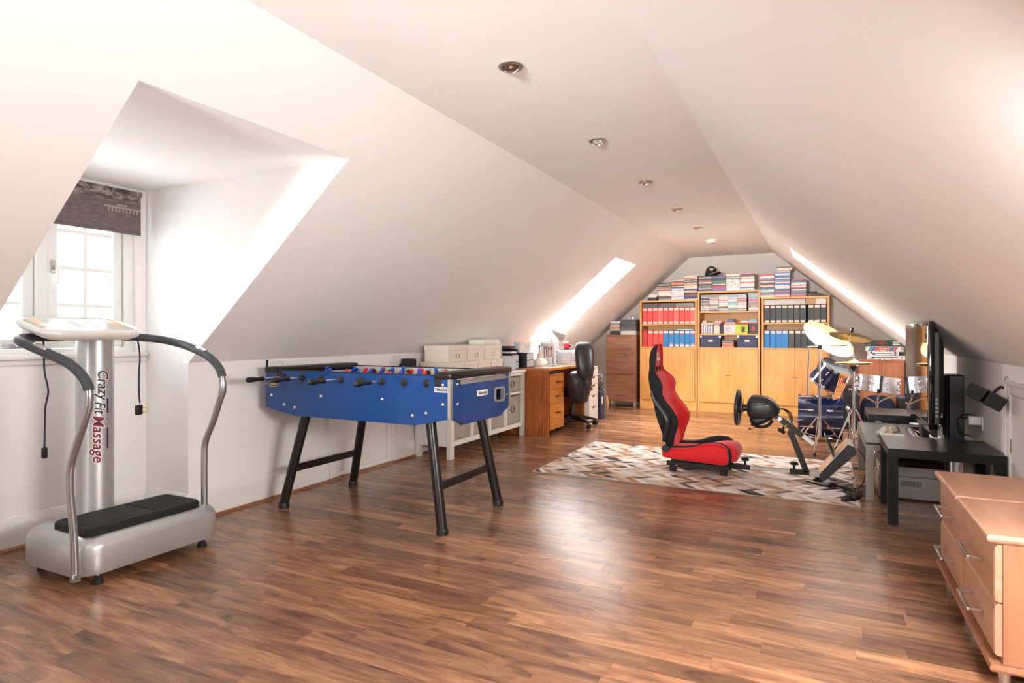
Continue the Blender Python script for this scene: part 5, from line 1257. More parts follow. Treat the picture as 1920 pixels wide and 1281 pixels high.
# baseball cap
hp = thing('baseball_cap', 'black baseball cap with a pale emblem and edged peak on the film cases', 'cap', (-1.44, FY+.09, 1.966))
hc_ = Vector((-1.452, FY+.105, 1.9665)); rings = []
for j in range(9):
    t = j/8; z = .145*math.sin(t*PI/2); k = math.cos(t*PI/2)**.62 if j < 8 else .03
    rings.append([hc_+Vector(((.088-.012*t)*k*math.cos(2*PI*i/24), .100*k*math.sin(2*PI*i/24), z)) for i in range(24)])
M['cap'] = mat('black_cap_cotton', (34, 35, 40), .8, var=.08, scale=60, bump=.15, bscale=400)
obj('crown', MB().loft(rings), M['cap'], hp, 60)
pk = []; top_ = []
for i in range(15):
    a = math.radians(-88+176*i/14) - .55
    ro = .165 if True else 0
    px_ = .078*math.cos(a); py_ = .09*math.sin(a)
    s_ = math.cos(math.radians(-88+176*i/14))
    dx, dy = math.cos(-.55), math.sin(-.55)
    zin = .030+.018*s_; zout = .020+.036*s_
    pk.append((hc_+Vector((px_, py_, zin)), hc_+Vector((px_+dx*.085*s_**.5, py_+dy*.085*s_**.5, zout))))
g = MB(); A = []
for (p, q_) in pk: A.append([g.bm.verts.new(p), g.bm.verts.new(q_), g.bm.verts.new(q_-Vector((0, 0, .004))), g.bm.verts.new(p-Vector((0, 0, .004)))])
for a, b in zip(A, A[1:]): g.bridge(a, b)
g.cap(A[0]); g.cap(A[-1]); obj('peak', g, M['cap'], hp, 60)
obj('peak_edge', MB().tube([q_-Vector((0, 0, .002)) for p, q_ in pk], .0032, 6, 1), mat('cap_piping', (206, 172, 130), .6), hp)
em = MB(); ec = hc_+Vector((.018, -.091, .090)); u = Vector((1, .22, 0)).normalized(); w = Vector((-.05, .45, 1)).normalized()
poly = [(-.036, .014), (-.012, .020), (.0, .028), (.012, .020), (.034, .016), (.018, .0), (.024, -.016), (.006, -.010), (.0, -.024), (-.010, -.010), (-.026, -.014), (-.016, .002)]
n_ = u.cross(w)
em.loft([[ec+u*a+w*b+n_*.002 for a, b in poly], [ec+u*a+w*b-n_*.012 for a, b in poly]]); obj('emblem', em, mat('cap_emblem', (196, 184, 172), .6), hp, 0)
obj('button', MB().ball(hc_+Vector((0, 0, .146)), .008, (1, 1, .6)), M['cap'], hp)
# ------------------------------------------------------------------ rug
rg = thing('rug', 'chevron patterned rug in cream, tan and charcoal under the racing seat', 'rug', (-.94, 5.38, 0))
RX0, RX1, RY0, RY1 = -2.117, .225, 4.592, 6.162
obj('backing', MB().box(RX0, RY0, .0006, RX1, RY1, .0055, .002), mat('rug_backing', (196, 178, 160), .9), rg, 0)
rr_ = random.Random(17)
tones = [(240, 232, 226)]*10+[(232, 218, 208)]*7+[(214, 192, 176)]*5+[(206, 172, 146)]*4+[(192, 146, 108)]*3+[(162, 132, 116)]*2+[(116, 98, 92)]*2+[(56, 50, 54)]*2+[(172, 118, 78)]
vs, fs, cols = [], [], []
nrow = 13; rh = (RY1-RY0-.012)/nrow; pw_ = .0585; sh_ = .105
for r in range(nrow):
    ya = RY0+.006+r*rh; yb = ya+rh; s_ = sh_ if r % 2 else -sh_
    x = RX0-.2
    while x < RX1+.2:
        base = tones[rr_.randrange(len(tones))]
        # patchwork pieces vary along their length too
        cuts = [0, 1] if rr_.random() < .7 else [0, rr_.uniform(.35, .65), 1]
        for a, b in zip(cuts, cuts[1:]):
            j = rr_.uniform(.93, 1.05); cc = tuple(min(255, v*j) for v in (base if a == 0 else tones[rr_.randrange(len(tones))]))
            P4 = []
            for (xx, t) in ((x, a), (x+pw_, a), (x+pw_, b), (x, b)):
                off = (s_*t) if s_ > 0 else (sh_ + s_*t)
                P4.append([xx+off, ya+rh*t])
            # clip to the rug's ends
            if all(p[0] <= RX0+.006 for p in P4) or all(p[0] >= RX1-.006 for p in P4): continue
            P4 = [(min(max(p[0], RX0+.006), RX1-.006), p[1]) for p in P4]
            i = len(vs); vs += [(p[0], p[1], .0062) for p in P4]; fs.append((i, i+1, i+2, i+3)); cols.append(tuple(lin(v) for v in cc))
        x += pw_
me = bpy.data.meshes.new('pile'); me.from_pydata([Vector(v)-ORG[rg.name] for v in vs], [], fs)
ca = me.color_attributes.new('patch', 'FLOAT_COLOR', 'CORNER')
k = 0
for p_, c in zip(me.polygons, cols):
    for li in p_.loop_indices: ca.data[li].color = (*c, 1)
m, nt, P, N, L = newmat('rug_patchwork')
at = N.new('ShaderNodeVertexColor'); at.layer_name = 'patch'
tc = N.new('ShaderNodeTexCoord'); nz = N.new('ShaderNodeTexNoise'); nz.inputs['Scale'].default_value = 26; nz.inputs['Detail'].default_value = 4
mp = N.new('ShaderNodeMapping'); mp.inputs['Scale'].default_value = (2.2, 1, 1); L.new(tc.outputs['Object'], mp.inputs['Vector']); L.new(mp.outputs['Vector'], nz.inputs['Vector'])
cr = N.new('ShaderNodeValToRGB'); e = cr.color_ramp.elements; e[0].position = .3; e[0].color = (.72, .68, .66, 1); e[1].position = .62; e[1].color = (1.04, 1.03, 1.02, 1)
L.new(nz.outputs['Fac'], cr.inputs['Fac'])
mx = N.new('ShaderNodeMix'); mx.data_type = 'RGBA'; mx.blend_type = 'MULTIPLY'; mx.inputs[0].default_value = .55
L.new(at.outputs['Color'], mx.inputs[6]); L.new(cr.outputs['Color'], mx.inputs[7]); L.new(mx.outputs[2], P.inputs['Base Color']); P.inputs['Roughness'].default_value = .92
me.materials.append(m); o = bpy.data.objects.new('pile', me); COL.objects.link(o); o.parent = rg

# ------------------------------------------------------------------ racing seat with wheel and pedal frame
rs = thing('racing_seat', 'red and black racing simulator seat with steering wheel and pedal frame on the rug', 'racing seat', (-.60, 5.25, .006))
YC = 5.25
M['bk'] = M['black_metal']
xb_t = [(.20, -1.150), (.35, -1.195), (.474, -1.235), (.688, -1.279), (.80, -1.300), (.90, -1.308), (.97, -1.300), (1.01, -1.283), (1.035, -1.25)]     # rear line of the shell
xf_t = [(.20, -1.085), (.30, -1.062), (.38, -1.036), (.43, -1.028), (.47, -1.045), (.515, -1.075), (.565, -1.118), (.61, -1.150), (.65, -1.160), (.70, -1.152), (.735, -1.165), (.77, -1.192), (.80, -1.225), (.83, -1.240), (.90, -1.238), (.98, -1.235), (1.02, -1.232), (1.035, -1.236)]
w_t = [(.20, .205), (.30, .235), (.42, .258), (.52, .250), (.60, .248), (.70, .262), (.75, .255), (.79, .215), (.83, .150), (.88, .135), (.96, .125), (1.01, .10), (1.035, .055)]
def seat_rings(part):
    rings = []; zs_ = [.20+.835*i/44 for i in range(45)]
    for z in zs_:
        xb = interp(xb_t, z); xf = interp(xf_t, z); w = interp(w_t, z)
        deep = max(0, (xf-xb)-.085); xc = xf - min(deep, .075) - .01
        if part == 'shell':
            h = [(xb, 0), (xb+.002, .35*w), (xb+.012, .72*w), (xb+.03, .93*w), ((xb+xf)/2, w), (xf-.018, .998*w), (xf+.005, .975*w), (xf-.006, .925*w), (xc-.022, .66*w), (xc-.03, 0)]
        else:
            h = [(xc, 0), (xc+.001, .36*w), (xc+.006, .58*w), (xf-.022, .76*w), (xf-.001, .86*w), (xf+.003, .925*w), (xf-.006, .945*w), (xf-.020, .91*w), (xc-.026, .64*w), (xc-.034, 0)]
        full = [Vector((a, YC-b, z)) for a, b in h] + [Vector((a, YC+b, z)) for a, b in reversed(h[1:-1])]
        rings.append(full)
    return rings
shell = obj('seat_back', MB().loft(seat_rings('shell')), M['fabric_black'], rs, 50)
cush = obj('back_cushion', MB().loft(seat_rings('cush')), M['fabric_red'], rs, 50)
for s_ in (-1, 1):
    P_ = []
    for i in range(30):
        z = .215+.80*i/29; P_.append((interp(xf_t, z)+.001, YC+s_*interp(w_t, z)*.948, z))
    obj('piping', MB().tube(P_, .005, 6, 1), M['fabric_black'], cush)
    g = MB(); y_ = YC+s_*.055
    g.loft([[Vector((-1.246+.012*(1 if q else 0), y_+.013*math.cos(2*PI*i/14), .815+.038*math.sin(2*PI*i/14))) for i in range(14)] for q in (0, 1)])
    obj('harness_slot', g, M['black'], cush)
    P_ = [Vector((interp(xf_t, z)-.070, YC+s_*(interp(w_t, z)-.004)+s_*.012, z)) for z in [.26+.40*i/12 for i in range(13)]]
    obj('wing_panel', MB().tube(P_, [.016+.016*math.sin(PI*i/12) for i in range(13)], 10, 1, flat=.7), M['leather'], shell)
text('headrest_lettering', 'the', .045, (-1.2365, YC-.035, .955), (0, -1, 0), (.0, 0, 1), M['paper'], cush, offset=.004, lift=.001)
text('headrest_lettering', 'Beast', .050, (-1.2365, YC-.005, .915), (0, -1, 0), (.0, 0, 1), M['paper'], cush, offset=.004, lift=.001)
# seat base: pan and two bolsters lofted front to back
def xloft(tab, name, m, part, parent=rs, sm=60):
    rings = []
    for x, prof in tab: rings.append([Vector((x, YC+a, b)) for a, b in prof])
    return obj(name, MB().loft(rings), m, parent, sm)
def oval(yc, hy, z0, z1, n=20, e=2.8):
    pw = lambda v: math.copysign(abs(v)**(2/e), v)
    return [(yc+hy*pw(math.cos(2*PI*i/n)), (z0+z1)/2+(z1-z0)/2*pw(math.sin(2*PI*i/n))) for i in range(n)]
xs = [-1.155, -1.14, -1.05, -.95, -.86, -.78, -.70, -.64, -.605, -.588]
pan = [(.155, .165), (.14, .20), (.125, .200), (.118, .205), (.112, .218), (.108, .238), (.10, .255), (.10, .258), (.115, .24), (.15, .21)]
xloft([(x, oval(0, (.06 if i in (0, 9) else .185) if i not in (0, 9) else .15, a, b)) for i, (x, (a, b)) in enumerate(zip(xs, pan))], 'seat_pan', M['fabric_red'], 'pan')
for s_ in (-1, 1):
    xs2 = [-1.16, -1.145, -1.08, -.98, -.92, -.85, -.78, -.71, -.672, -.655, -.648]
    bo = [(.145, .175), (.128, .195), (.122, .207), (.118, .214), (.114, .226), (.110, .255), (.104, .270), (.10, .266), (.104, .245), (.115, .22), (.15, .18)]
    b = xloft([(x, oval(s_*.205, (.048 if 0 < i < 10 else .02), a, c)) for i, (x, (a, c)) in enumerate(zip(xs2, bo))], 'seat_bolster', M['fabric_red'] if s_ < 0 else M['fabric_black'], 'b')
    if s_ < 0:
        tr = [Vector((x+.004, YC-.178, c-.003)) for x, (a, c) in zip(xs2[1:-1], bo[1:-1])]
        obj('bolster_trim', MB().tube(tr, [.014, .015, .015, .012, .009, .007, .006, .006, .006], 8, 1), M['fabric_black'], b)
        obj('front_panel', MB().tube([(-.652, YC-.183, .225), (-.640, YC-.185, .17), (-.655, YC-.185, .112)], .014, 8), M['fabric_black'], b)
for s_ in (-1, 1): obj('recliner', MB().cyl((-1.125, YC+s_*.215, .205), (-1.125, YC+s_*.255, .205), .030, n=18).cyl((-1.125, YC+s_*.255, .205), (-1.125, YC+s_*.272, .205), .022, n=18), M['black'], rs)
# frame
F0 = .0066
for s_ in (-1, 1):
    y = YC+s_*.125
    obj('seat_rail', MB().box(-1.105, y-.016, F0+.082, -.70, y+.016, F0+.099, .002), M['bk'], rs)
    obj('side_rail', MB().box(-1.14, y-.02, F0+.044, -.655, y+.02, F0+.080, .002), M['bk'], rs)
    for x in (-1.09, -.695): obj('foot_block', MB().box(x-.026, y-.02, F0, x+.026, y+.02, F0+.0435, .003), M['rubber'], rs)
    for x in (-1.06, -.78): obj('rail_bolt', MB().ball((x, y-.021 if s_ < 0 else y+.021, F0+.05), .006), M['chrome'], rs)
for x in (-1.05, -.72): obj('cross_member', MB().box(x-.02, YC-.10, F0+.045, x+.02, YC+.10, F0+.078, .002), M['bk'], rs)
obj('adjuster_lever', MB().tube([(-.66, YC-.06, F0+.085), (-.60, YC-.06, F0+.09), (-.575, YC-.05, F0+.083)], .005, 6), M['black'], rs)
obj('spine_sleeve', MB().box(-1.03, YC-.022, F0+.038, -.512, YC+.022, F0+.0745, .003), M['bk'], rs)
obj('spine_tube', MB().box(-.52, YC-.017, F0+.043, -.20, YC+.017, F0+.070, .002), M['steel'], rs)
obj('spine_sleeve', MB().box(-.225, YC-.022, F0+.038, -.092, YC+.022, F0+.0745, .003), M['bk'], rs)
def knob(c, d, parent=rs):
    c = Vector(c); d = Vector(d).normalized(); u = d.orthogonal().normalized(); v = d.cross(u)
    k_ = MB(); k_.cyl(c, c+d*.034, .009, n=10)
    def star(h, s): return [c+d*h+u*((.027+.005*math.cos(6*a))*s*math.cos(a))+v*((.027+.005*math.cos(6*a))*s*math.sin(a)) for a in [2*PI*i/36 for i in range(36)]]
    k_.loft([star(.032, .7), star(.036, 1), star(.05, 1), star(.056, .75)])
    return obj('clamp_knob', k_, M['rubber'], parent)
knob((-.55, YC, F0+.075), (0, 0, 1)); knob((-.195, YC, F0+.075), (0, 0, 1))
def beam(a, b, w, h, m, name, parent=rs, bv=.003):
    a, b = Vector(a), Vector(b); d = (b-a).normalized(); s = Vector((0, 1, 0)); n = d.cross(s)
    return obj(name, MB().obox((a+b)/2, d, s, n, (b-a).length/2, w/2, h/2, bv), m, parent)
beam((-.108, YC, F0+.06), (-.222, YC, .372), .044, .040, M['bk'], 'upright_post')
beam((-.335, YC, .492), (-.275, YC, .447), .034, .034, M['steel'], 'column_tube')
beam((-.285, YC, .455), (-.135, YC, .343), .044, .042, M['bk'], 'column_sleeve')
beam((-.142, YC, .348), (-.058, YC, .286), .034, .034, M['steel'], 'column_tube')
kn = knob((-.262, YC, .408), (-.5, 0, -.86)); obj('yellow_clip', MB().obox((-.255, YC-.012, .413), (1, 0, 1), (0, 1, 0), (-1, 0, 1), .012, .014, .005, .002), mat('yellow_plastic', (220, 190, 30), .5), rs)
obj('pivot', MB().cyl((-.322, YC-.026, .482), (-.322, YC+.026, .482), .020, n=18), M['black'], rs)
# wheel unit
wu = obj('wheel_housing', MB().loft([[Vector((x, YC+a, b)) for a, b in oval(0, hy, z0, z1, 28, 3.4)] for x, hy, z0, z1 in ((-.532, .052, .500, .582), (-.526, .075, .478, .604), (-.512, .092, .462, .630), (-.49, .098, .455, .640), (-.43, .10, .452, .640), (-.38, .098, .458, .628), (-.335, .088, .474, .600), (-.308, .07, .49, .572), (-.298, .04, .51, .55))]), M['leather'], rs, 60)
obj('housing_underside', MB().loft([[Vector((x, YC+a, b)) for a, b in oval(0, hy, z0, z1, 20, 3)] for x, hy, z0, z1 in ((-.512, .055, .435, .48), (-.49, .075, .404, .48), (-.45, .078, .402, .48), (-.40, .07, .425, .49), (-.345, .055, .462, .50), (-.33, .03, .475, .495))]), M['black'], wu, 60)
for z_ in (.572, .592): obj('groove', MB().tube([(-.505, YC-.092, z_-.004), (-.44, YC-.0985, z_), (-.37, YC-.095, z_+.006)], .0035, 6), M['rubber'], wu)
obj('clamp_arm', MB().tube([(-.50, YC-.05, .418), (-.44, YC-.06, .398), (-.38, YC-.06, .412), (-.345, YC-.05, .455)], .012, 8), M['rubber'], wu)
g_ = MB().tube([(-.435, YC-.07, .400), (-.47, YC-.075, .391), (-.505, YC-.08, .380)], .003, 6); g_.ball((-.508, YC-.08, .379), .008); obj('clamp_lever', g_, M['black'], wu)
wc = Vector((-.604, YC, .533)); wax = Vector((1, 0, -.02)).normalized(); wup = Vector((.02, 0, 1))
sw = obj('steering_wheel', MB().tube([wc+Vector((0, 1, 0))*(.128*math.cos(2*PI*i/40))+wup*(.128*math.sin(2*PI*i/40)) for i in range(40)], .0165, 12, 1, True), M['leather'], rs)
obj('hub', MB().lathe([(.02, -.018), (.045, -.012), (.045, .02), (.026, .034), (.024, .072), (.002, .074)], wc+Vector((.006, 0, 0)), (1, 0, 0), 24), M['black'], sw)
for a in (0, 180, 270):
    d = Vector((0, math.cos(math.radians(a)), math.sin(math.radians(a)))); t = Vector((0, -d.z, d.y))
    obj('spoke', MB().obox(wc+d*.08+Vector((.004, 0, 0)), d, t, (1, 0, 0), .045, .014, .004, .002), M['steel'], sw)
for s_ in (-1, 1):
    pd_ = MB(); y = YC+s_*.055
    pd_.prism([(y-.012, .49), (y+.012, .49), (y+.026*s_*0+.014, .60), (y-.014, .60)], 'yz', -.572, -.568)
    obj('shift_paddle', pd_, M['black'] if s_ > 0 else mat('red_black_paddle', (110, 30, 28), .4), sw)
# pedals
pa, pb2 = Vector((-.018, YC, F0+.055)), Vector((.205, YC, .290)); d = (pb2-pa).normalized(); n_ = Vector((-d.z, 0, d.x))
pr_ = [(-.10, F0+.05), (-.022, F0+.036), (.03, F0+.045), (.222, .272), (.198, .300), (.19, .306)]
obj('pedal_base', MB().prism([(-.015, F0+.040), (.02, F0+.04), (.222, .262), (.205, .305), (.170, .318), (-.02, F0+.075)], 'xz', YC-.15, YC+.15), M['black'], rs, 0)
obj('pedal_plate', MB().prism([(-.022, F0+.078), (.165, .3215), (.204, .3075), (.203, .3105), (.166, .3255), (-.026, F0+.081)], 'xz', YC-.148, YC+.148), M['steel'], rs, 0)
obj('base_clamp', MB().box(-.091, YC-.03, F0+.030, -.016, YC+.03, F0+.078, .004), M['steel'], rs)
obj('front_foot', MB().lathe([(.035, 0), (.035, .012), (.02, .016), (.02, .034), (.002, .036)], (-.03, YC, F0-.0005), n=18), M['rubber'], rs)
for k, (yy, L_) in enumerate(((-.10, .10), (.0, .11), (.09, .11))):
    b0 = Vector((.082, YC+yy, .215)) + n_*.006; tip = b0 + Vector((-.048, 0, .125)).normalized()*L_*1.25
    p_ = obj('pedal', MB().obox((b0+tip)/2, (tip-b0), (0, 1, 0), n_, (tip-b0).length/2, .024, .006, .003), M['black'], rs)
    g = MB()
    for s_ in (-1, 1): g.tube([b0+Vector((-.006, s_*.027, -.01)), tip+Vector((-.012, s_*.027, .012))], .0035, 6, 1)
    g.tube([tip+Vector((-.012, -.027, .012)), tip+Vector((-.012, .027, .012))], .0035, 6, 1)
    obj('pedal_guard', g, M['steel'], p_)
for k in range(4):
    a = Vector((-.31, YC-.03+.02*k, .53)); b = Vector((-.262+.012*k, YC-.05+.03*k, .44-.008*k))
    obj('lead', MB().tube([a, a+Vector((.035, -.01, .012)), a+Vector((.07+.006*k, -.01, -.015)), a+Vector((.085+.006*k, -.006, -.06)), b+Vector((.02, 0, 0))], .003, 6), M['black'], rs)
obj('lead_connector', MB().obox((-.228, YC-.035, .455), (.4, 0, -1), (0, 1, 0), (1, 0, .4), .014, .006, .006, .002), M['pearl'], rs)
# loose leads on the rug
ct = thing('cable_tangle', 'tangle of thin black leads on the rug beside the pedal frame', 'cable', (.05, 5.05, .0065))
rk = random.Random(2)
for k in range(5):
    pts = [(-.12+.02*k, YC-.06-.01*k, .0105), (-.04+.03*k, YC-.14-.02*k, .0105), (.06, YC-.17+.015*k, .0105+.004*k), (.15+.01*k, YC-.13-.05*k, .0105), (.19, YC-.24+.02*k, .0105), (.13+.02*k, YC-.30+.03*k, .0105), (.205+.012*k, YC-.38+.02*k, .0105)]
    obj('lead', MB().tube(pts, .0036, 6, 6), M['black'], ct)
cd = thing('cable', 'thin black lead hanging from the pedal frame down to the rug', 'cable', (.25, 5.2, .0065))
obj('lead', MB().tube([(.2285, YC, .270), (.262, YC-.005, .24), (.285, YC-.02, .17), (.28, YC-.05, .10), (.262, YC-.09, .04), (.235, YC-.13, .0115), (.19, YC-.16, .0105)], .0034, 6), M['black'], cd)
gp = thing('game_controller', 'black game controller lying on the floor beside the rug and the grey table', 'controller', (.19, 4.79, 0))
obj('body', pillow(.19, 4.79, .026, (1, -.4, 0), (.4, 1, 0), (0, 0, 1), .045, .06, .022), M['black'], gp, 60)
for s_ in (-1, 1): obj('grip', MB().lathe([(.004, -.01), (.02, 0), (.018, .03), (.01, .05), (.002, .054)], (.19+.022*s_-.008, 4.78+.055*s_, .024), (-.75, s_*.35, -.12), 14), M['black'], gp)

# ------------------------------------------------------------------ drum kit
def hoop(mb, c, ax, r, w, t=.006):
    mb.lathe([(r-t, -w/2), (r, -w/2), (r, w/2), (r-t, w/2)], c, ax, 48, close=True)
def drum(name, label, c, ax, r, depth, m, hoopm, nlug, skin='drum_skin', lugm='chrome'):
    c = Vector(c); ax = Vector(ax).normalized()
    d = thing(name, label, 'drum', c)
    obj('shell', MB().lathe([(r-.004, -depth/2), (r, -depth/2), (r, depth/2), (r-.004, depth/2)], c, ax, 48, close=True), m, d)
    for s_ in (-1, 1):
        obj('head', MB().cyl(c+ax*s_*(depth/2), c+ax*s_*(depth/2+.0016), r-.0005, n=48), M[skin], d)
        h = MB(); hoop(h, c+ax*s_*(depth/2-.001), ax, r+.011, .022); obj('hoop', h, hoopm, d)
    u = ax.orthogonal().normalized(); v = ax.cross(u)
    for k in range(nlug):
        a = 2*PI*(k+.5)/nlug; rad = u*math.cos(a)+v*math.sin(a); tg = ax.cross(rad)
        for s_ in (-1, 1):
            lc = c+rad*(r+.009)+ax*s_*(depth*.22)
            obj('lug', MB().obox(lc, ax, tg, rad, min(.03, depth*.12), .010, .009, .005, 2), M[lugm], d)
            obj('tension_rod', MB().cyl(lc+ax*s_*.02, c+rad*(r+.009)+ax*s_*(depth/2+.010), .0028, n=6), M[lugm], d)
    return d, u, v
bass, u, v = drum('bass_drum', 'navy blue bass drum lying on its side at floor level', (-.02, 7.43, .238), (1, 0, 0), .222, .40, M['drum_blue'], M['drum_blue'], 8)
for s_ in (-1, 1):
    obj('spur', MB().tube([(-.17, 7.43+s_*.20, .14), (-.22, 7.43+s_*.26, .07), (-.25, 7.43+s_*.30, .012)], .007, 8, 1), M['chrome'], bass)
obj('mount_post', MB().lathe([(.03, 0), (.03, .02), (.014, .03), (.014, .20), (.002, .20)], (-.03, 7.43, .458), n=18), M['chrome'], bass)
tom, u, v = drum('tom_drum', 'navy blue tom drum tilted steeply above the bass drum', (.078, 7.33, .685), (.55, -.25, .80), .158, .215, M['drum_blue'], M['chrome'], 6)
obj('tom_arm', MB().tube([(-.03, 7.43, .64), (-.03, 7.43, .69), (-.01, 7.40, .70), (.03, 7.36, .68)], .010, 8), M['chrome'], tom)
# black speaker cabinet behind, drumsticks in a holder
am = thing('amplifier', 'tall black amplifier cabinet behind the bass drum', 'amplifier', (.31, 8.5, 0))
obj('cabinet', MB().box(.22, 8.35, .001, .395, 8.65, .50, .008, 2), M['black'], am); obj('grille', MB().box(.235, 8.338, .02, .38, 8.349, .40, .002), M['rubber'], am, 0)
wbk = MB()
hold = thing('stick_holder', 'small dark stick holder clipped to the blue tom drum', 'holder', (.185, 7.10, .60))
obj('pouch', MB().loft([[Vector((.17+a, 7.08+b, z)) for a, b in rrect(0, 0, .03*k, .016*k, .01*k, 4)] for z, k in ((.575, .6), (.59, .85), (.66, 1), (.70, 1.05))]), M['fabric_black'], hold)
stl = [('tan', (.02, .0), 'stick'), ('light tan', (.0, .01), 'stick'), ('red-banded', (.012, -.01), 'stick'), ('dark-tipped', (.03, .006), 'stick'), ('white-banded', (.04, .01), 'stick')]
for k, (cn, off, _) in enumerate(stl):
    p0 = Vector((.10+.013*k, 7.055-.012*k, .465+.006*k)); p1 = Vector((.175+.018*k, 7.07-.014*k, .745-.008*k)); d = (p1-p0).normalized()
    s_ = thing('drum_stick', '%s drum stick in the bundle by the blue tom drum, %s' % (cn, ['leftmost', 'second from the left', 'middle one', 'second from the right', 'rightmost'][k]), 'drum stick', p0, 'drum sticks by the tom')
    obj('shaft', MB().cyl(p0, p1, .0066, .0075, 10), M['stick'], s_)
    obj('tip', MB().ball(p0-d*.006, .007, (1, 1, 1)), M['paper'] if cn == 'white-banded' else M['stick'], s_)
    if 'tan' not in cn: obj('band', MB().cyl(p0+d*.16, p0+d*.215, .0083, n=10), {'red-banded': M['red_ink'], 'dark-tipped': M['navy_ink'], 'white-banded': M['paper']}[cn], s_)
# cymbal stands
def tripod(root, x, y, zt, rad, angs, zb=.03):
    for a in angs:
        a = math.radians(a); dx, dy = math.cos(a), math.sin(a)
        l = MB(); s = Vector((-dy, dx, 0))
        for q in (-1, 1): l.tube([Vector((x, y, zt))+Vector((dx, dy, 0))*.02+s*q*.010, Vector((x+dx*rad, y+dy*rad, zb))+s*q*.004], .0042, 6, 1)
        for q in (.3, .6): 
            c = Vector((x+dx*rad*q, y+dy*rad*q, zt+(zb-zt)*q)); l.tube([c-s*.009, c+s*.009], .0035, 6, 1)
        l.tube([Vector((x+dx*rad*.55, y+dy*rad*.55, zt+(zb-zt)*.55)), Vector((x+dx*.015, y+dy*.015, zt*.42))], .0045, 6, 1)
        lg = obj('tripod_leg', l, M['chrome'], root)
        e = Vector((x+dx*rad, y+dy*rad, 0)); obj('rubber_foot', MB().cyl(e, e+Vector((-dx*.02, -dy*.02, .045)), .012, .010, 10), M['rubber'], lg)
def cymbal(root, c, ax, r, m, name='cymbal', flip=1):
    pr = [(.008, .034), (.016, .032), (.028, .026), (.040, .014), (.055, .009), (r*.6, .003), (r, -.012), (r, -.0135), (r*.6, .0015), (.055, .0075), (.040, .0125), (.028, .0245), (.016, .0305), (.008, .0325)]
    return obj(name, MB().lathe(pr, c, ax, 64, close=True), m, root, 50)
cs = thing('cymbal_stand', 'chrome boom stand holding the tilted bronze crash cymbal', 'cymbal stand', (-.023, 6.60, 0))
bx, by = -.023, 6.60
obj('lower_tube', MB().cyl((bx, by, .13), (bx, by, .62), .0125, n=16), M['chrome'], cs)
obj('upper_tube', MB().cyl((bx, by, .62), (bx, by, .985), .0095, n=16), M['chrome'], cs)
obj('height_clamp', MB().cyl((bx, by, .60), (bx, by, .645), .019, n=16).box(bx+.012, by-.008, .612, bx+.045, by+.008, .63, .003), M['chrome'], cs)
tripod(cs, bx, by, .33, .245, (-100, 20, 155))
obj('tilter', MB().obox((bx, by, 1.0), (1, 0, 0), (0, 1, 0), (0, 0, 1), .017, .017, .022, .006, 2), M['black_metal'], cs)
obj('boom_arm', MB().cyl((bx-.115, by, 1.0), (bx+.235, by+.02, 1.015), .0065, n=12), M['chrome'], cs)
jt = Vector((bx+.245, by+.02, 1.012)); obj('boom_joint', MB().cyl(jt+Vector((0, -.02, 0)), jt+Vector((0, .02, 0)), .017, n=18), M['chrome'], cs)
cax = Vector((.10, -.10, 1)).normalized()
obj('cymbal_rod', MB().cyl(jt, jt+Vector((.018, -.008, .165)), .005, n=10), M['chrome'], cs)
cc_ = jt+Vector((.014, -.006, .102)); cax = Vector((.20, .24, 1)).normalized()
cymbal(cs, cc_-cax*.008, cax, .180, M['cymbal_dark'])
obj('wing_nut', MB().cyl(cc_+cax*.032, cc_+cax*.068, .015, n=12), M['rubber'], cs)
obj('felt', MB().cyl(cc_+cax*.022, cc_+cax*.032, .018, n=14), M['rubber'], cs)
# large ride cymbal, seen almost face on, on a straight stand behind the bass drum
rc_ = thing('cymbal_stand', 'stand with the large pale bronze ride cymbal facing the room behind the bass drum', 'cymbal stand', (-.14, 7.76, 0))
rcc = Vector((.066, 7.50, 1.080)); rax = Vector((.52, -.43, .74)).normalized()
sb_ = Vector((-.15, 7.80, 0))
obj('lower_tube', MB().cyl(sb_+Vector((0, 0, .10)), sb_+Vector((0, 0, .60)), .012, n=14), M['chrome'], rc_)
obj('upper_tube', MB().cyl(sb_+Vector((0, 0, .60)), sb_+Vector((.02, -.02, .99)), .0095, n=14), M['chrome'], rc_)
obj('boom_arm', MB().cyl(sb_+Vector((.02, -.02, .985)), rcc-rax*.05, .007, n=12), M['chrome'], rc_)
obj('cymbal_rod', MB().cyl(rcc-rax*.055, rcc+rax*.05, .0048, n=10), M['chrome'], rc_)
tripod(rc_, sb_.x, sb_.y, .30, .23, (90, 210, 330))
cymbal(rc_, rcc, rax, .283, M['cymbal'])
obj('wing_nut', MB().cyl(rcc+rax*.036, rcc+rax*.062, .011, n=12), M['rubber'], rc_)
# hi-hat
hh = thing('hi_hat_stand', 'chrome hi-hat stand with a pair of pale cymbals beside the snare drum', 'hi-hat', (.268, 6.80, 0))
hx0, hy0 = .268, 6.80
obj('lower_tube', MB().cyl((hx0, hy0, .03), (hx0, hy0, .60), .0125, n=16), M['chrome'], hh)
obj('upper_tube', MB().cyl((hx0, hy0, .60), (hx0, hy0, .80), .009, n=14), M['chrome'], hh)
obj('pull_rod', MB().cyl((hx0, hy0, .80), (hx0, hy0, .995), .0032, n=8), M['chrome'], hh)
obj('height_clamp', MB().cyl((hx0, hy0, .575), (hx0, hy0, .61), .019, n=16).box(hx0-.04, hy0-.007, .585, hx0-.012, hy0+.007, .60, .002), M['chrome'], hh)
obj('cup', MB().lathe([(.012, .765), (.014, .785), (.034, .795), (.034, .805), (.002, .81)], (hx0, hy0, 0), n=20), M['rubber'], hh)
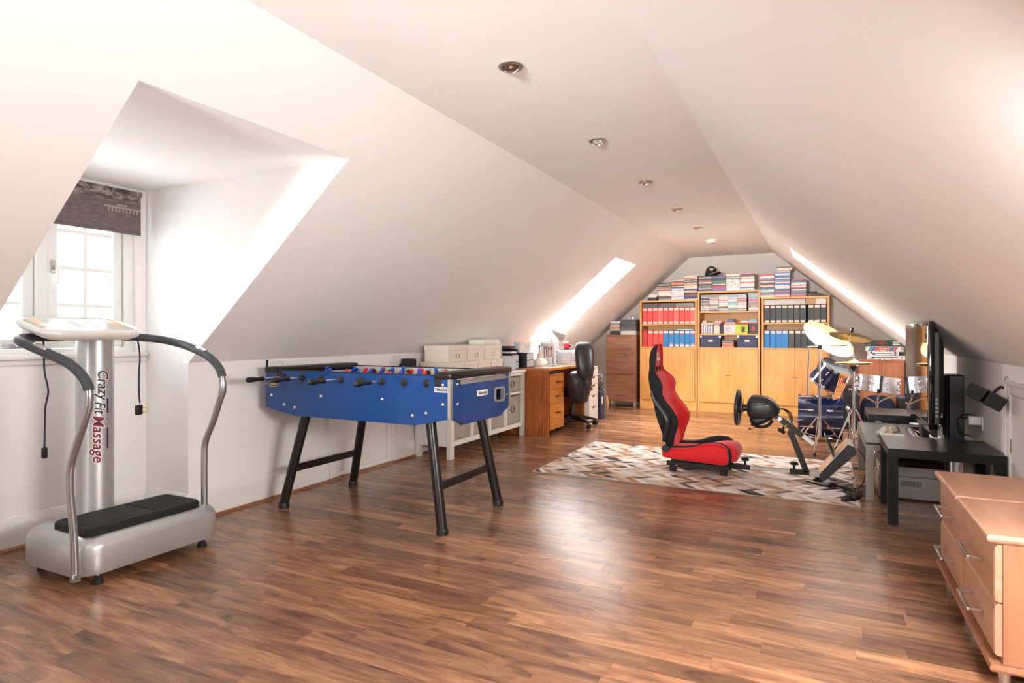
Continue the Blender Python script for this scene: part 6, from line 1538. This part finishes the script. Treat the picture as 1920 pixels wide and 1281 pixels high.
cymbal(hh, (hx0, hy0, .848), (0.02, 0, 1), .162, M['cymbal']); cymbal(hh, (hx0, hy0, .836), (.02, 0, -1), .162, M['cymbal'])
obj('clutch', MB().cyl((hx0, hy0, .885), (hx0, hy0, .918), .010, n=12).box(hx0-.03, hy0-.005, .905, hx0, hy0+.005, .922, .002).cyl((hx0, hy0, .918), (hx0, hy0, .935), .006, n=10), M['chrome'], hh)
tripod(hh, hx0, hy0, .40, .19, (-150, -20, 95))
pdl = MB(); pdl.prism([(hx0-.03, .035), (hx0+.03, .035), (hx0+.03, .045), (hx0-.03, .045)], 'xz', hy0-.02, hy0+.20)
obj('foot_pedal', MB().obox((hx0+.12, hy0+.06, .06), (.9, .35, .25), (-.35, .9, 0), (0, 0, 1), .11, .035, .006, .003), M['steel'], hh)
# snare
sn, u, v = drum('snare_drum', 'chrome snare drum tilted on its stand behind the hi-hat', (.47, 6.93, .638), (.10, .09, 1), .182, .13, M['chrome'], M['chrome'], 8, 'paper')
bd = MB(); ax = Vector((.10, .09, 1)).normalized(); bd.lathe([(.182, -.004), (.186, -.002), (.186, .002), (.182, .004)], (.47, 6.93, .638), ax, 48, close=True); obj('shell_bead', bd, M['chrome'], sn)
obj('throw_off', MB().obox((.302, 6.86, .625), (-.92, -.38, 0), (.38, -.92, 0), (0, 0, 1), .012, .022, .04, .005, 2), M['chrome'], sn)
ss = thing('snare_stand', 'chrome basket stand under the snare drum', 'drum stand', (.47, 6.93, 0))
obj('post', MB().cyl((.47, 6.93, .10), (.47, 6.93, .46), .012, n=14), M['chrome'], ss)
for a in (30, 150, 270):
    a = math.radians(a); dx, dy = math.cos(a), math.sin(a)
    am_ = obj('basket_arm', MB().tube([(.47, 6.93, .455), (.47+dx*.10, 6.93+dy*.10, .505), (.47+dx*.185, 6.93+dy*.185, .535), (.47+dx*.203, 6.93+dy*.203, .575)], .007, 8, 3), M['chrome'], ss)
    obj('arm_pad', MB().obox((.47+dx*.204, 6.93+dy*.204, .588), (dx, dy, 0), (-dy, dx, 0), (0, 0, 1), .007, .014, .02, .004), M['rubber'], am_)
tripod(ss, .47, 6.93, .30, .21, (60, 180, 300))
# throne and floor tom parts seen between
bpdl = thing('bass_pedal', 'steel bass drum pedal on the floor at the right of the bass drum', 'drum pedal', (.27, 7.38, 0))
obj('base_plate', MB().box(.205, 7.33, .001, .48, 7.43, .009, .002), M['steel'], bpdl); obj('footboard', MB().obox((.36, 7.38, .055), (1, 0, -.22), (0, 1, 0), (.22, 0, 1), .12, .04, .005, .003), M['steel'], bpdl)
for s_ in (-1, 1): obj('side_post', MB().cyl((.25, 7.38+s_*.045, .009), (.25, 7.38+s_*.045, .20), .007, n=10), M['chrome'], bpdl)
obj('axle', MB().cyl((.25, 7.33, .20), (.25, 7.43, .20), .006, n=10), M['chrome'], bpdl); obj('beater', MB().cyl((.25, 7.38, .20), (.236, 7.38, .34), .004, n=8).ball((.236, 7.38, .345), .021), M['paper'], bpdl)
# low cabinet at the back with cases and games
cb = thing('low_cabinet', 'low cherry wood cabinet behind the drum kit carrying cases and board games', 'cabinet', (.68, 9.1, 0))
cx0, cx1, cyf, cyb = .425, .985, 8.95, 9.35
# kept clear of the sloping ceiling on its right
cx1 = .90
g = MB(); obj('carcass', MB().box(cx0, cyf, .02, cx1, cyb, .785), M['cab_wood'], cb, 0)
obj('top_board', MB().box(cx0-.008, cyf-.014, .7855, cx1+.008, cyb, .806, .002), M['cab_wood'], cb)
obj('plinth', MB().box(cx0+.01, cyf+.01, 0, cx1-.01, cyb-.01, .0195), M['cab_wood'], cb, 0)
for (a, b_) in ((cx0+.03, (cx0+cx1)/2-.002), ((cx0+cx1)/2+.002, cx1-.03)):
    d = obj('door', MB().box(a, cyf-.012, .05, b_, cyf-.0005, .765, .001), M['cab_wood'], cb, 0)
    obj('panel_mould', MB().box(a+.03, cyf-.016, .09, b_-.03, cyf-.0122, .72, .003), M['cab_wood'], d)
def alu_case(x0, x1, z0, z1, label, hnd):
    c = thing('aluminium_case', label, 'case', ((x0+x1)/2, cyf+.12, z0), 'aluminium cases on the low cabinet')
    zm = (z0+z1)/2
    obj('lower_shell', MB().box(x0, cyf-.01, z0, x1, cyf+.27, zm-.0015, .004), M['alu'], c); obj('upper_shell', MB().box(x0, cyf-.01, zm+.0015, x1, cyf+.27, z1, .004), M['alu'], c)
    for x in (x0+.06, x1-.06): obj('catch', MB().box(x-.014, cyf-.016, zm-.018, x+.014, cyf-.0105, zm+.014, .002), M['chrome'], c)
    for x in (x0, x1-.02): obj('corner_cap', MB().box(x-.001, cyf-.012, z0+.001, x+.021, cyf-.0102, z1-.001), M['steel'], c, 0)
    if hnd: obj('handle', MB().tube([((x0+x1)/2-.06, cyf-.012, zm-.012), ((x0+x1)/2-.055, cyf-.028, zm-.025), ((x0+x1)/2+.055, cyf-.028, zm-.025), ((x0+x1)/2+.06, cyf-.012, zm-.012)], .006, 8, 4), M['chrome'], c)
    else:
        for x, z in ((x0+.035, zm+.012), (x1-.04, zm+.012), (x1-.04, zm-.016)): obj('key_hole', MB().cyl((x, cyf-.012, z), (x, cyf-.0102, z), .010, n=12), M['ink'], c)
alu_case(.50, .905, .8065, .858, 'flat aluminium case with a handle lying on the low wooden cabinet', True)
alu_case(.51, .84, .8585, .908, 'upper aluminium case with black locks on the low wooden cabinet', False)
gm = thing('board_game', 'colourful board game box with diagonal pattern on the aluminium cases', 'board game', (.67, cyf+.1, .9085))
gz0, gz1, gx0, gx1 = .9085, .969, .495, .86
obj('carton', MB().box(gx0, cyf-.012, gz0, gx1, cyf+.24, gz1, .001), M['paper'], gm, 0)
pal = [(70, 150, 190), (86, 96, 170), (220, 84, 76), (232, 150, 90), (96, 160, 90), (70, 110, 180), (214, 90, 96)]
for k in range(7):
    side_ = k < 4; xx = gx0+.01+.034*k if side_ else gx1-.16+.036*(k-4)
    s_ = 1 if k % 2 else .6
    obj('printed_patch', MB().prism([(xx, gz0+.004), (xx+.03, gz0+.004), (xx+.062, gz1-.006), (xx+.032, gz1-.006)], 'xz', cyf-.0132, cyf-.0122), mat('game_print_%d' % k, pal[k], .5), gm, 0)
tb_ = obj('title_banner', MB().box(gx0+.125, cyf-.0142, gz0+.016, gx0+.255, cyf-.0133, gz1-.010), mat('salmon_print', (226, 100, 92), .5), gm, 0)
text('title_lettering', 'SongBurst', .026, (gx0+.19, cyf-.0142, gz0+.034), (1, 0, 0), (0, 0, 1), M['paper'], tb_, offset=.0005)
g2 = thing('roulette_box', 'dark green boxed roulette set on top of the pile on the low cabinet', 'board game', (.67, cyf+.1, .9695))
gz0, gz1, gx0, gx1 = .9695, 1.043, .49, .862
obj('carton', MB().box(gx0, cyf-.012, gz0, gx1, cyf+.20, gz1, .001), mat('dark_green_carton', (42, 76, 62), .5), g2, 0)
for s_, z, sz in (('JAQUES', gz1-.016, .021), ('ROULETTE', gz1-.036, .024), ('SET', gz1-.055, .021)):
    text('title_lettering', s_, sz, (gx0+.165, cyf-.012, z), (1, 0, 0), (0, 0, 1), M['red_ink'], g2, offset=.0006, spacing=1.12)
pl_ = obj('maker_plate', MB().box(gx1-.088, cyf-.0134, gz0+.014, gx1-.012, cyf-.0124, gz1-.014), M['paper'], g2, 0)
text('plate_lettering', 'JAQUES', .024, (gx1-.05, cyf-.0134, gz0+.04), (1, 0, 0), (0, 0, 1), M['ink'], pl_, offset=.0008)
text('small_print', 'JAQUES', .008, (gx0+.03, cyf-.012, gz0+.026), (1, 0, 0), (0, 0, 1), M['paper'], g2); text('small_print', 'LONDON', .008, (gx0+.03, cyf-.012, gz0+.016), (1, 0, 0), (0, 0, 1), M['paper'], g2)
solid('adaptor', MB().box(.848, cyf+.0, .8585, .902, cyf+.10, .90, .003), M['black'], 'small black power adaptor beside the upper aluminium case', 'adaptor')
nv = thing('drum_bag', 'navy blue soft drum bag standing in front of the low cabinet', 'bag', (.60, 8.72, 0))
obj('bag', pillow(.60, 8.72, .19, (1, 0, 0), (0, 1, 0), (0, 0, 1), .19, .15, .19), mat('navy_canvas', (34, 46, 78), .8, var=.1, bump=.2), nv, 60)
obj('zip', MB().tube([(.42, 8.575, .30), (.52, 8.56, .335), (.68, 8.56, .335), (.78, 8.575, .30)], .004, 6), M['black'], nv)
bx2 = solid('black_crate', MB().box(.80, 8.60, .001, .915, 8.85, .36, .004), M['black'], 'black crate on the floor right of the navy drum bag', 'crate')
mgz = solid('magazine', MB().box(.803, 8.62, .3615, .905, 8.84, .376, .001), spine('magazine_blue', (70, 90, 150), [(220, 200, 206), (160, 70, 80), (120, 170, 210)], .6), 'blue and pink magazine lying on the black crate', 'magazine', smooth=0)
# ------------------------------------------------------------------ low tables, television and equipment
def parsons(name, label, x0, x1, y0, y1, zt, th, leg, mtop, mleg, group=None):
    t = thing(name, label, 'table', ((x0+x1)/2, (y0+y1)/2, 0), group)
    obj('table_top', MB().box(x0, y0, zt-th, x1, y1, zt, .0015), mtop, t)
    for x in (x0, x1-leg):
        for y in (y0, y1-leg): obj('leg', MB().box(x, y, 0, x+leg, y+leg, zt-th-.0004, .001), mleg, t, 0)
    return t
parsons('side_table', 'square black side table nearest the wooden chests of drawers', .345, .905, 4.255, 4.80, .450, .052, .052, M['black_wood'], M['black_wood'], 'black side tables')
parsons('side_table', 'square black side table at the far end of the television bench, by the snare drum', .345, .905, 6.00, 6.55, .450, .052, .052, M['black_wood'], M['black_wood'], 'black side tables')
gt = thing('television_bench', 'low dark grey bench with silver frame legs under the television', 'table', (.55, 5.35, 0))
GX0, GX1, GY0, GY1, GZ = .262, .86, 4.815, 5.93, .392
M['bench'] = mat('dark_grey_board', (34, 33, 33), .4, var=.08)
obj('table_top', MB().box(GX0, GY0, GZ-.014, GX1, GY1, GZ, .001), M['bench'], gt)
M['frame_silver'] = mat('satin_silver', (150, 144, 137), .4, .3, var=.04)
for y in (GY0, GY1-.05):
    f = MB(); f.box(GX0, y, 0, GX0+.05, y+.05, GZ-.0145, .001); f.box(GX1-.05, y, 0, GX1, y+.05, GZ-.0145, .001); f.box(GX0+.0505, y, GZ-.052, GX1-.0505, y+.05, GZ-.0145, .001)
    obj('end_frame', f, M['frame_silver'], gt)
for x in (GX0, GX1-.02): obj('side_rail', MB().box(x, GY0+.051, GZ-.05, x+.02, GY1-.051, GZ-.0145, .001), M['frame_silver'], gt, 0)
for y in (GY1-.04,): obj('floor_foot', MB().box(GX0-.03, y, .0005, GX0+.06, y+.03, .014, .003), M['black'], gt)
# television
tv = thing('television', 'large flat-screen television seen almost edge-on, its glossy screen mirroring the drum kit', 'television', (.66, 5.33, GZ))
ty0, ty1, tz0, tz1, txs = 4.735, 5.97, .462, 1.203, .603
obj('bezel', MB().box(txs+.004, ty0, tz0+.06, txs+.032, ty1, tz1, .006, 2), M['black_gloss'], tv)
M['screen'] = mat('tv_glass', (6, 6, 7), .03, var=.0, coat=1.0, spec=1.0)
m_ = M['screen']; m_.node_tree.nodes['Principled BSDF'].inputs['Coat IOR'].default_value = 2.2
obj('screen', MB().box(txs+.0005, ty0+.030, tz0+.085, txs+.0038, ty1-.030, tz1-.03, .001), M['screen'], tv, 0)
obj('lower_bezel', MB().prism([(txs+.001, tz0+.083), (txs+.012, tz0+.03), (txs+.030, tz0), (txs+.052, tz0), (txs+.052, tz0+.083)], 'xz', ty0+.002, ty1-.002), M['black_gloss'], tv, 60)
obj('chrome_line', MB().box(txs-.0006, ty0+.01, tz0+.078, txs+.004, ty1-.01, tz0+.084, .001), M['chrome'], tv)
obj('back_shell', MB().loft([[Vector((x, a, b)) for a, b in rrect((ty0+ty1)/2, (tz0+tz1)/2+.01, hy, hz, .05, 5)] for x, hy, hz in ((txs+.0325, (ty1-ty0)/2-.012, (tz1-tz0)/2-.04), (txs+.060, (ty1-ty0)/2-.016, (tz1-tz0)/2-.06), (txs+.085, (ty1-ty0)/2-.10, (tz1-tz0)/2-.10), (txs+.105, (ty1-ty0)/2-.14, (tz1-tz0)/2-.14))]), M['black'], tv, 30)
for k in range(5): obj('side_button', MB().cyl((txs+.047, ty0+.0045, .60+.026*k), (txs+.047, ty0-.001, .60+.026*k), .009, n=14), M['grey_plastic'], tv)
obj('side_strip', MB().box(txs+.033, ty0+.003, tz0+.05, txs+.062, ty0+.018, tz1-.07, .003), M['bench'], tv, 0)
obj('stand_neck', MB().box(txs+.03, 5.25, GZ+.016, txs+.075, 5.42, tz0+.05, .006), M['black'], tv)
obj('stand_base', MB().loft([rr3(txs+.05, 5.30, .088, .34, .08, GZ+.0006), rr3(txs+.05, 5.30, .088, .34, .08, GZ+.012), rr3(txs+.05, 5.30, .07, .31, .07, GZ+.020)]), M['black_gloss'], tv)
# black box speaker behind the television
cs_ = thing('centre_speaker', 'black box speaker standing behind the television against the right wall', 'speaker', (.80, 5.20, GZ))
obj('cabinet', MB().box(.767, 5.10, GZ+.0006, .855, 5.30, GZ+.45, .006), M['black'], cs_); obj('grille', MB().box(.760, 5.112, GZ+.02, .7668, 5.288, GZ+.435, .002), M['rubber'], cs_, 0)
# discs, papers, foil bag on the bench
M['bluecase'] = mat('blue_disc_case', (26, 110, 214), .25, var=.05, coat=.3)
for k, (dx, dy, rz, lb_) in enumerate(((0, 0, -.05, 'lower'), (.012, .012, .10, 'middle'), (-.004, .03, .02, 'upper'))):
    z = GZ+.0006+.0138*k; c_ = thing('film_case', '%s blue film case in the little pile on the grey bench' % lb_, 'film case', (.43+dx, 4.93+dy, z), 'blue film cases on the bench')
    mt_ = Matrix.Translation((.43+dx, 4.93+dy, z)) @ Matrix.Rotation(rz, 4, 'Z')
    obj('case', MB().box(-.075, -.068, 0, .075, .068, .0125, .002, mtx=mt_), M['bluecase'], c_); obj('cover_sheet', MB().box(-.071, -.066, .0126, .073, .066, .0132, mtx=mt_), M['paper'], c_, 0)
for k, (x, y, rz) in enumerate(((.50, 4.985, .3), (.55, 4.94, -.2))):
    mt_ = Matrix.Translation((x+.05, y+.08, GZ+.001+.002*k)) @ Matrix.Rotation(rz, 4, 'Z')
    solid('leaflet', MB().box(-.10, -.07, 0, .10, .07, .0015, mtx=mt_), [M['paper'], mat('printed_leaflet', (206, 200, 170), .5, var=.35, scale=60)][k], ['white leaflet beside the blue film cases on the grey bench', 'printed leaflet under the near edge of the television'][k], 'leaflet', smooth=0)
fb_ = thing('plastic_bag', 'crumpled clear and silver bag on the grey bench behind the blue film cases', 'bag', (.50, 5.16, GZ))
rk = random.Random(8); rings = []
for z, s in ((.0008, 1), (.02, 1.05), (.045, .8), (.065, .45), (.075, .12)):
    rings.append([Vector((.43+(.075*s+rk.uniform(-.012, .012))*math.cos(2*PI*i/14), 5.18+(.11*s+rk.uniform(-.014, .014))*math.sin(2*PI*i/14), GZ+z+(rk.uniform(-.006, .008) if z > .01 else 0))) for i in range(14)])
obj('film', MB().loft(rings), mat('foil', (196, 192, 180), .3, .6, var=.2, scale=60), fb_, 0)
# hi-fi under the bench
av = thing('av_receiver', 'large silver amplifier on the floor under the grey bench', 'amplifier', (.58, 5.10, 0))
ax0, ax1, ayf = .345, .775, 4.93
obj('chassis', MB().box(ax0, ayf+.012, .014, ax1, ayf+.33, .156, .003), M['steel'], av); obj('front_panel', MB().box(ax0-.002, ayf, .012, ax1+.002, ayf+.0118, .158, .002), M['frame_silver'], av)
for k in range(16): obj('vent_slot', MB().box(.475+.0075*k, ayf-.0008, .095, .4785+.0075*k, ayf-.0002, .132), M['ink'], av, 0)
obj('volume_knob', MB().cyl((.715, ayf, .05), (.715, ayf-.010, .05), .012, n=18), M['steel'], av)
for x in (ax0+.04, ax1-.04):
    for y in (ayf+.04, ayf+.29): obj('foot', MB().cyl((x, y, 0), (x, y, .0135), .014, n=12), M['rubber'], av)
dp_ = thing('disc_player', 'slim silver disc player on top of the silver amplifier', 'player', (.57, 5.10, .1585))
obj('chassis', MB().box(ax0+.005, ayf+.022, .1595, ax1-.04, ayf+.30, .222, .003), M['steel'], dp_); obj('front_panel', MB().box(ax0+.003, ayf+.010, .1585, ax1-.038, ayf+.0218, .223, .002), M['frame_silver'], dp_)
obj('disc_tray', MB().box(.45, ayf+.0088, .193, .56, ayf+.0098, .206, .0003), M['grey_plastic'], dp_, 0); obj('power_button', MB().cyl((.685, ayf+.010, .187), (.685, ayf+.004, .187), .009, n=16), M['chrome'], dp_)
rb_ = thing('recorder_box', 'black recorder box on top of the silver disc player', 'recorder', (.57, 5.12, .2235))
obj('chassis', MB().box(ax0+.01, ayf+.04, .2238, ax1-.05, ayf+.30, .290, .003), M['black'], rb_); obj('front_panel', MB().box(ax0+.012, ayf+.034, .226, ax1-.052, ayf+.0395, .286, .001), M['black_gloss'], rb_)
gs = thing('white_console', 'white games console standing on edge under the grey bench', 'console', (.365, 5.45, 0))
obj('body', MB().obox((.36, 5.42, .155), (.15, .35, .94), (1, 0, -.16), (0, 1, -.36), .145, .022, .10, .004), M['pearl'], gs); obj('base', MB().box(.32, 5.40, .0005, .40, 5.50, .012, .003), M['grey_plastic'], gs)
# leads behind the tables
cb_ = thing('cable_tangle', 'loops of black cable hanging behind the black side table by the right wall', 'cable', (.88, 5.0, .012))
rk = random.Random(6)
for k in range(5):
    x = .865+.008*k
    obj('lead', MB().tube([(x, 4.97, .34), (x+.02, 4.93, .30), (x+.03-.01*k, 4.92-.02*k, .24+.02*k), (x+.0, 4.95-.02*k, .16), (x+.02, 4.98, .08), (x+.01, 5.0, .012)], .0042, 6, 6), M['black'], cb_)
# wall socket with adaptor, lead
ws = thing('wall_socket', 'white double socket with a plugged adaptor on the right wall behind the side table', 'socket', (XR, 5.05, .50))
obj('plate', MB().box(XR-.010, 4.94, .50, XR-.0005, 5.09, .585, .003), M['white_mel'], ws)
obj('adaptor', MB().box(XR-.075, 4.955, .53, XR-.0102, 5.02, .585, .006, 2), M['white_mel'], ws); obj('black_plug', MB().tube([(XR-.012, 5.045, .568), (XR-.06, 5.045, .575), (XR-.10, 5.04, .570)], [.016, .016, .018, .014, .010], 10, 4), M['black'], ws)
obj('lead', MB().tube([(XR-.10, 5.04, .570), (XR-.125, 5.03, .55), (XR-.12, 5.01, .50), (XR-.10, 4.98, .465), (XR-.07, 4.95, .458)], .004, 6, 6), M['black'], ws)
# double cube speaker on its wall bracket
cs2 = thing('cube_speaker', 'black double cube speaker tilted on a bracket on the right wall', 'speaker', (.86, 4.30, .70))
q1 = Vector((.80, -.35, -.48)).normalized(); q3 = Vector((.50, -.12, .86)); q3 = (q3 - q1*q3.dot(q1)).normalized(); q2 = q3.cross(q1)
c1_ = Vector((.815, 4.285, .772))
def cube(c, ax, ay, az, h, nm):
    o = obj(nm, MB().obox(c, ax, ay, az, h, h, h*.86, .004, 2), M['black'], cs2); return o
q1b = (Matrix.Rotation(.25, 3, q3) @ q1).normalized(); q2b = q3.cross(q1b)
cube(c1_ + q1*.0 - q1*.045, q1, q2, q3, .044, 'upper_cube'); k_ = cube(c1_ + q1*.047, q1b, q2b, q3, .044, 'lower_cube')
obj('grille', MB().obox(c1_ - q1*.045 - q2*.0445, q1, q2, q3, .040, .002, .034, .001), M['rubber'], cs2)
obj('grille', MB().obox(c1_ + q1*.047 - q2b*.0445, q1b, q2b, q3, .040, .002, .034, .001), M['rubber'], cs2)
obj('bracket', MB().tube([c1_+q3*.036+q1*.02, Vector((.89, 4.33, .825)), Vector((XR-.012, 4.345, .815))], .008, 8, 2).box(XR-.012, 4.335, .775, XR-.0006, 4.375, .845, .002), M['black'], cs2)
obj('lead', MB().tube([(XR-.006, 4.375, .845), (XR-.010, 4.37, .868), (XR-.008, 4.345, .885), (XR-.004, 4.335, .870)], .0022, 6, 5), M['grey_plastic'], cs2)

# ------------------------------------------------------------------ two chests of drawers at the right edge
def chest(y0, y1, label):
    c = thing('chest_of_drawers', label, 'chest of drawers', (.69, (y0+y1)/2, 0), 'two-drawer chests by the right wall')
    xf, xb = .484, .905; zt = .490
    obj('carcass', MB().box(xf+.022, y0+.012, .085, xb, y1-.012, zt-.029, .001), M['beech_v'], c, 0)
    tp = MB(); yy0, yy1, xx = y0+.002, y1-.002, .462
    tp.loft([[(xx+.016, yy0+.012, zt-.028), (xb, yy0+.012, zt-.028), (xb, yy1-.012, zt-.028), (xx+.016, yy1-.012, zt-.028)],
             [(xx+.004, yy0+.003, zt-.020), (xb, yy0+.003, zt-.020), (xb, yy1-.003, zt-.020), (xx+.004, yy1-.003, zt-.020)],
             [(xx, yy0, zt-.012), (xb, yy0, zt-.012), (xb, yy1, zt-.012), (xx, yy1, zt-.012)],
             [(xx+.003, yy0+.002, zt-.004), (xb, yy0+.002, zt-.004), (xb, yy1-.002, zt-.004), (xx+.003, yy1-.002, zt-.004)],
             [(xx+.010, yy0+.007, zt), (xb, yy0+.007, zt), (xb, yy1-.007, zt), (xx+.010, yy1-.007, zt)]])
    obj('top_board', tp, M['beech'], c, 20)
    for z0, z1 in ((.108, .272), (.277, .458)):
        d = MB(); e = .016
        ya, yb = y0+.018, y1-.018
        d.loft([[(xf+.0215, ya, z0), (xf+.0215, yb, z0), (xf+.0215, yb, z1), (xf+.0215, ya, z1)], [(xf+.010, ya, z0), (xf+.010, yb, z0), (xf+.010, yb, z1), (xf+.010, ya, z1)],
                [(xf+.003, ya+.003, z0+.003), (xf+.003, yb-.003, z0+.003), (xf+.003, yb-.003, z1-.010), (xf+.003, ya+.003, z1-.010)], [(xf, ya+.010, z0+.008), (xf, yb-.010, z0+.008), (xf, yb-.010, z1-.024), (xf, ya+.010, z1-.024)]])
        dr = obj('drawer', d, M['beech'], c, 20)
        yc = (y0+y1)/2; zc_ = z0+(z1-z0)*.48; L_ = .092
        h = MB(); xo = xf-.040
        h.box(xo-.007, yc-L_, zc_-.006, xo+.007, yc+L_, zc_+.006, .003, 2)
        for s_ in (-1, 1): h.box(xo+.0065, yc+s_*(L_-.006)-.006, zc_-.0055, xf-.0002, yc+s_*(L_-.006)+.006, zc_+.0055, .0015)
        obj('handle', h, M['steel'], dr)
    obj('plinth_rail', MB().loft([[(xf-.010, y0+.004, .062), (xb, y0+.004, .062), (xb, y1-.004, .062), (xf-.010, y1-.004, .062)], [(xf-.014, y0+.001, .070), (xb, y0+.001, .070), (xb, y1-.001, .070), (xf-.014, y1-.001, .070)], [(xf-.010, y0+.004, .084), (xb, y0+.004, .084), (xb, y1-.004, .084), (xf-.010, y1-.004, .084)]]), M['beech_v'], c, 20)
    for x in (xf+.035, xb-.05):
        for y in (y0+.06, y1-.06): obj('leg', MB().cyl((x, y, 0), (x, y, .0615), .016, .020, 18), M['alu'], c)
    return c
chest(2.935, 3.445, 'beech veneer two-drawer chest next to the black side table')
chest(2.412, 2.928, 'beech veneer two-drawer chest nearest the camera at the right edge')
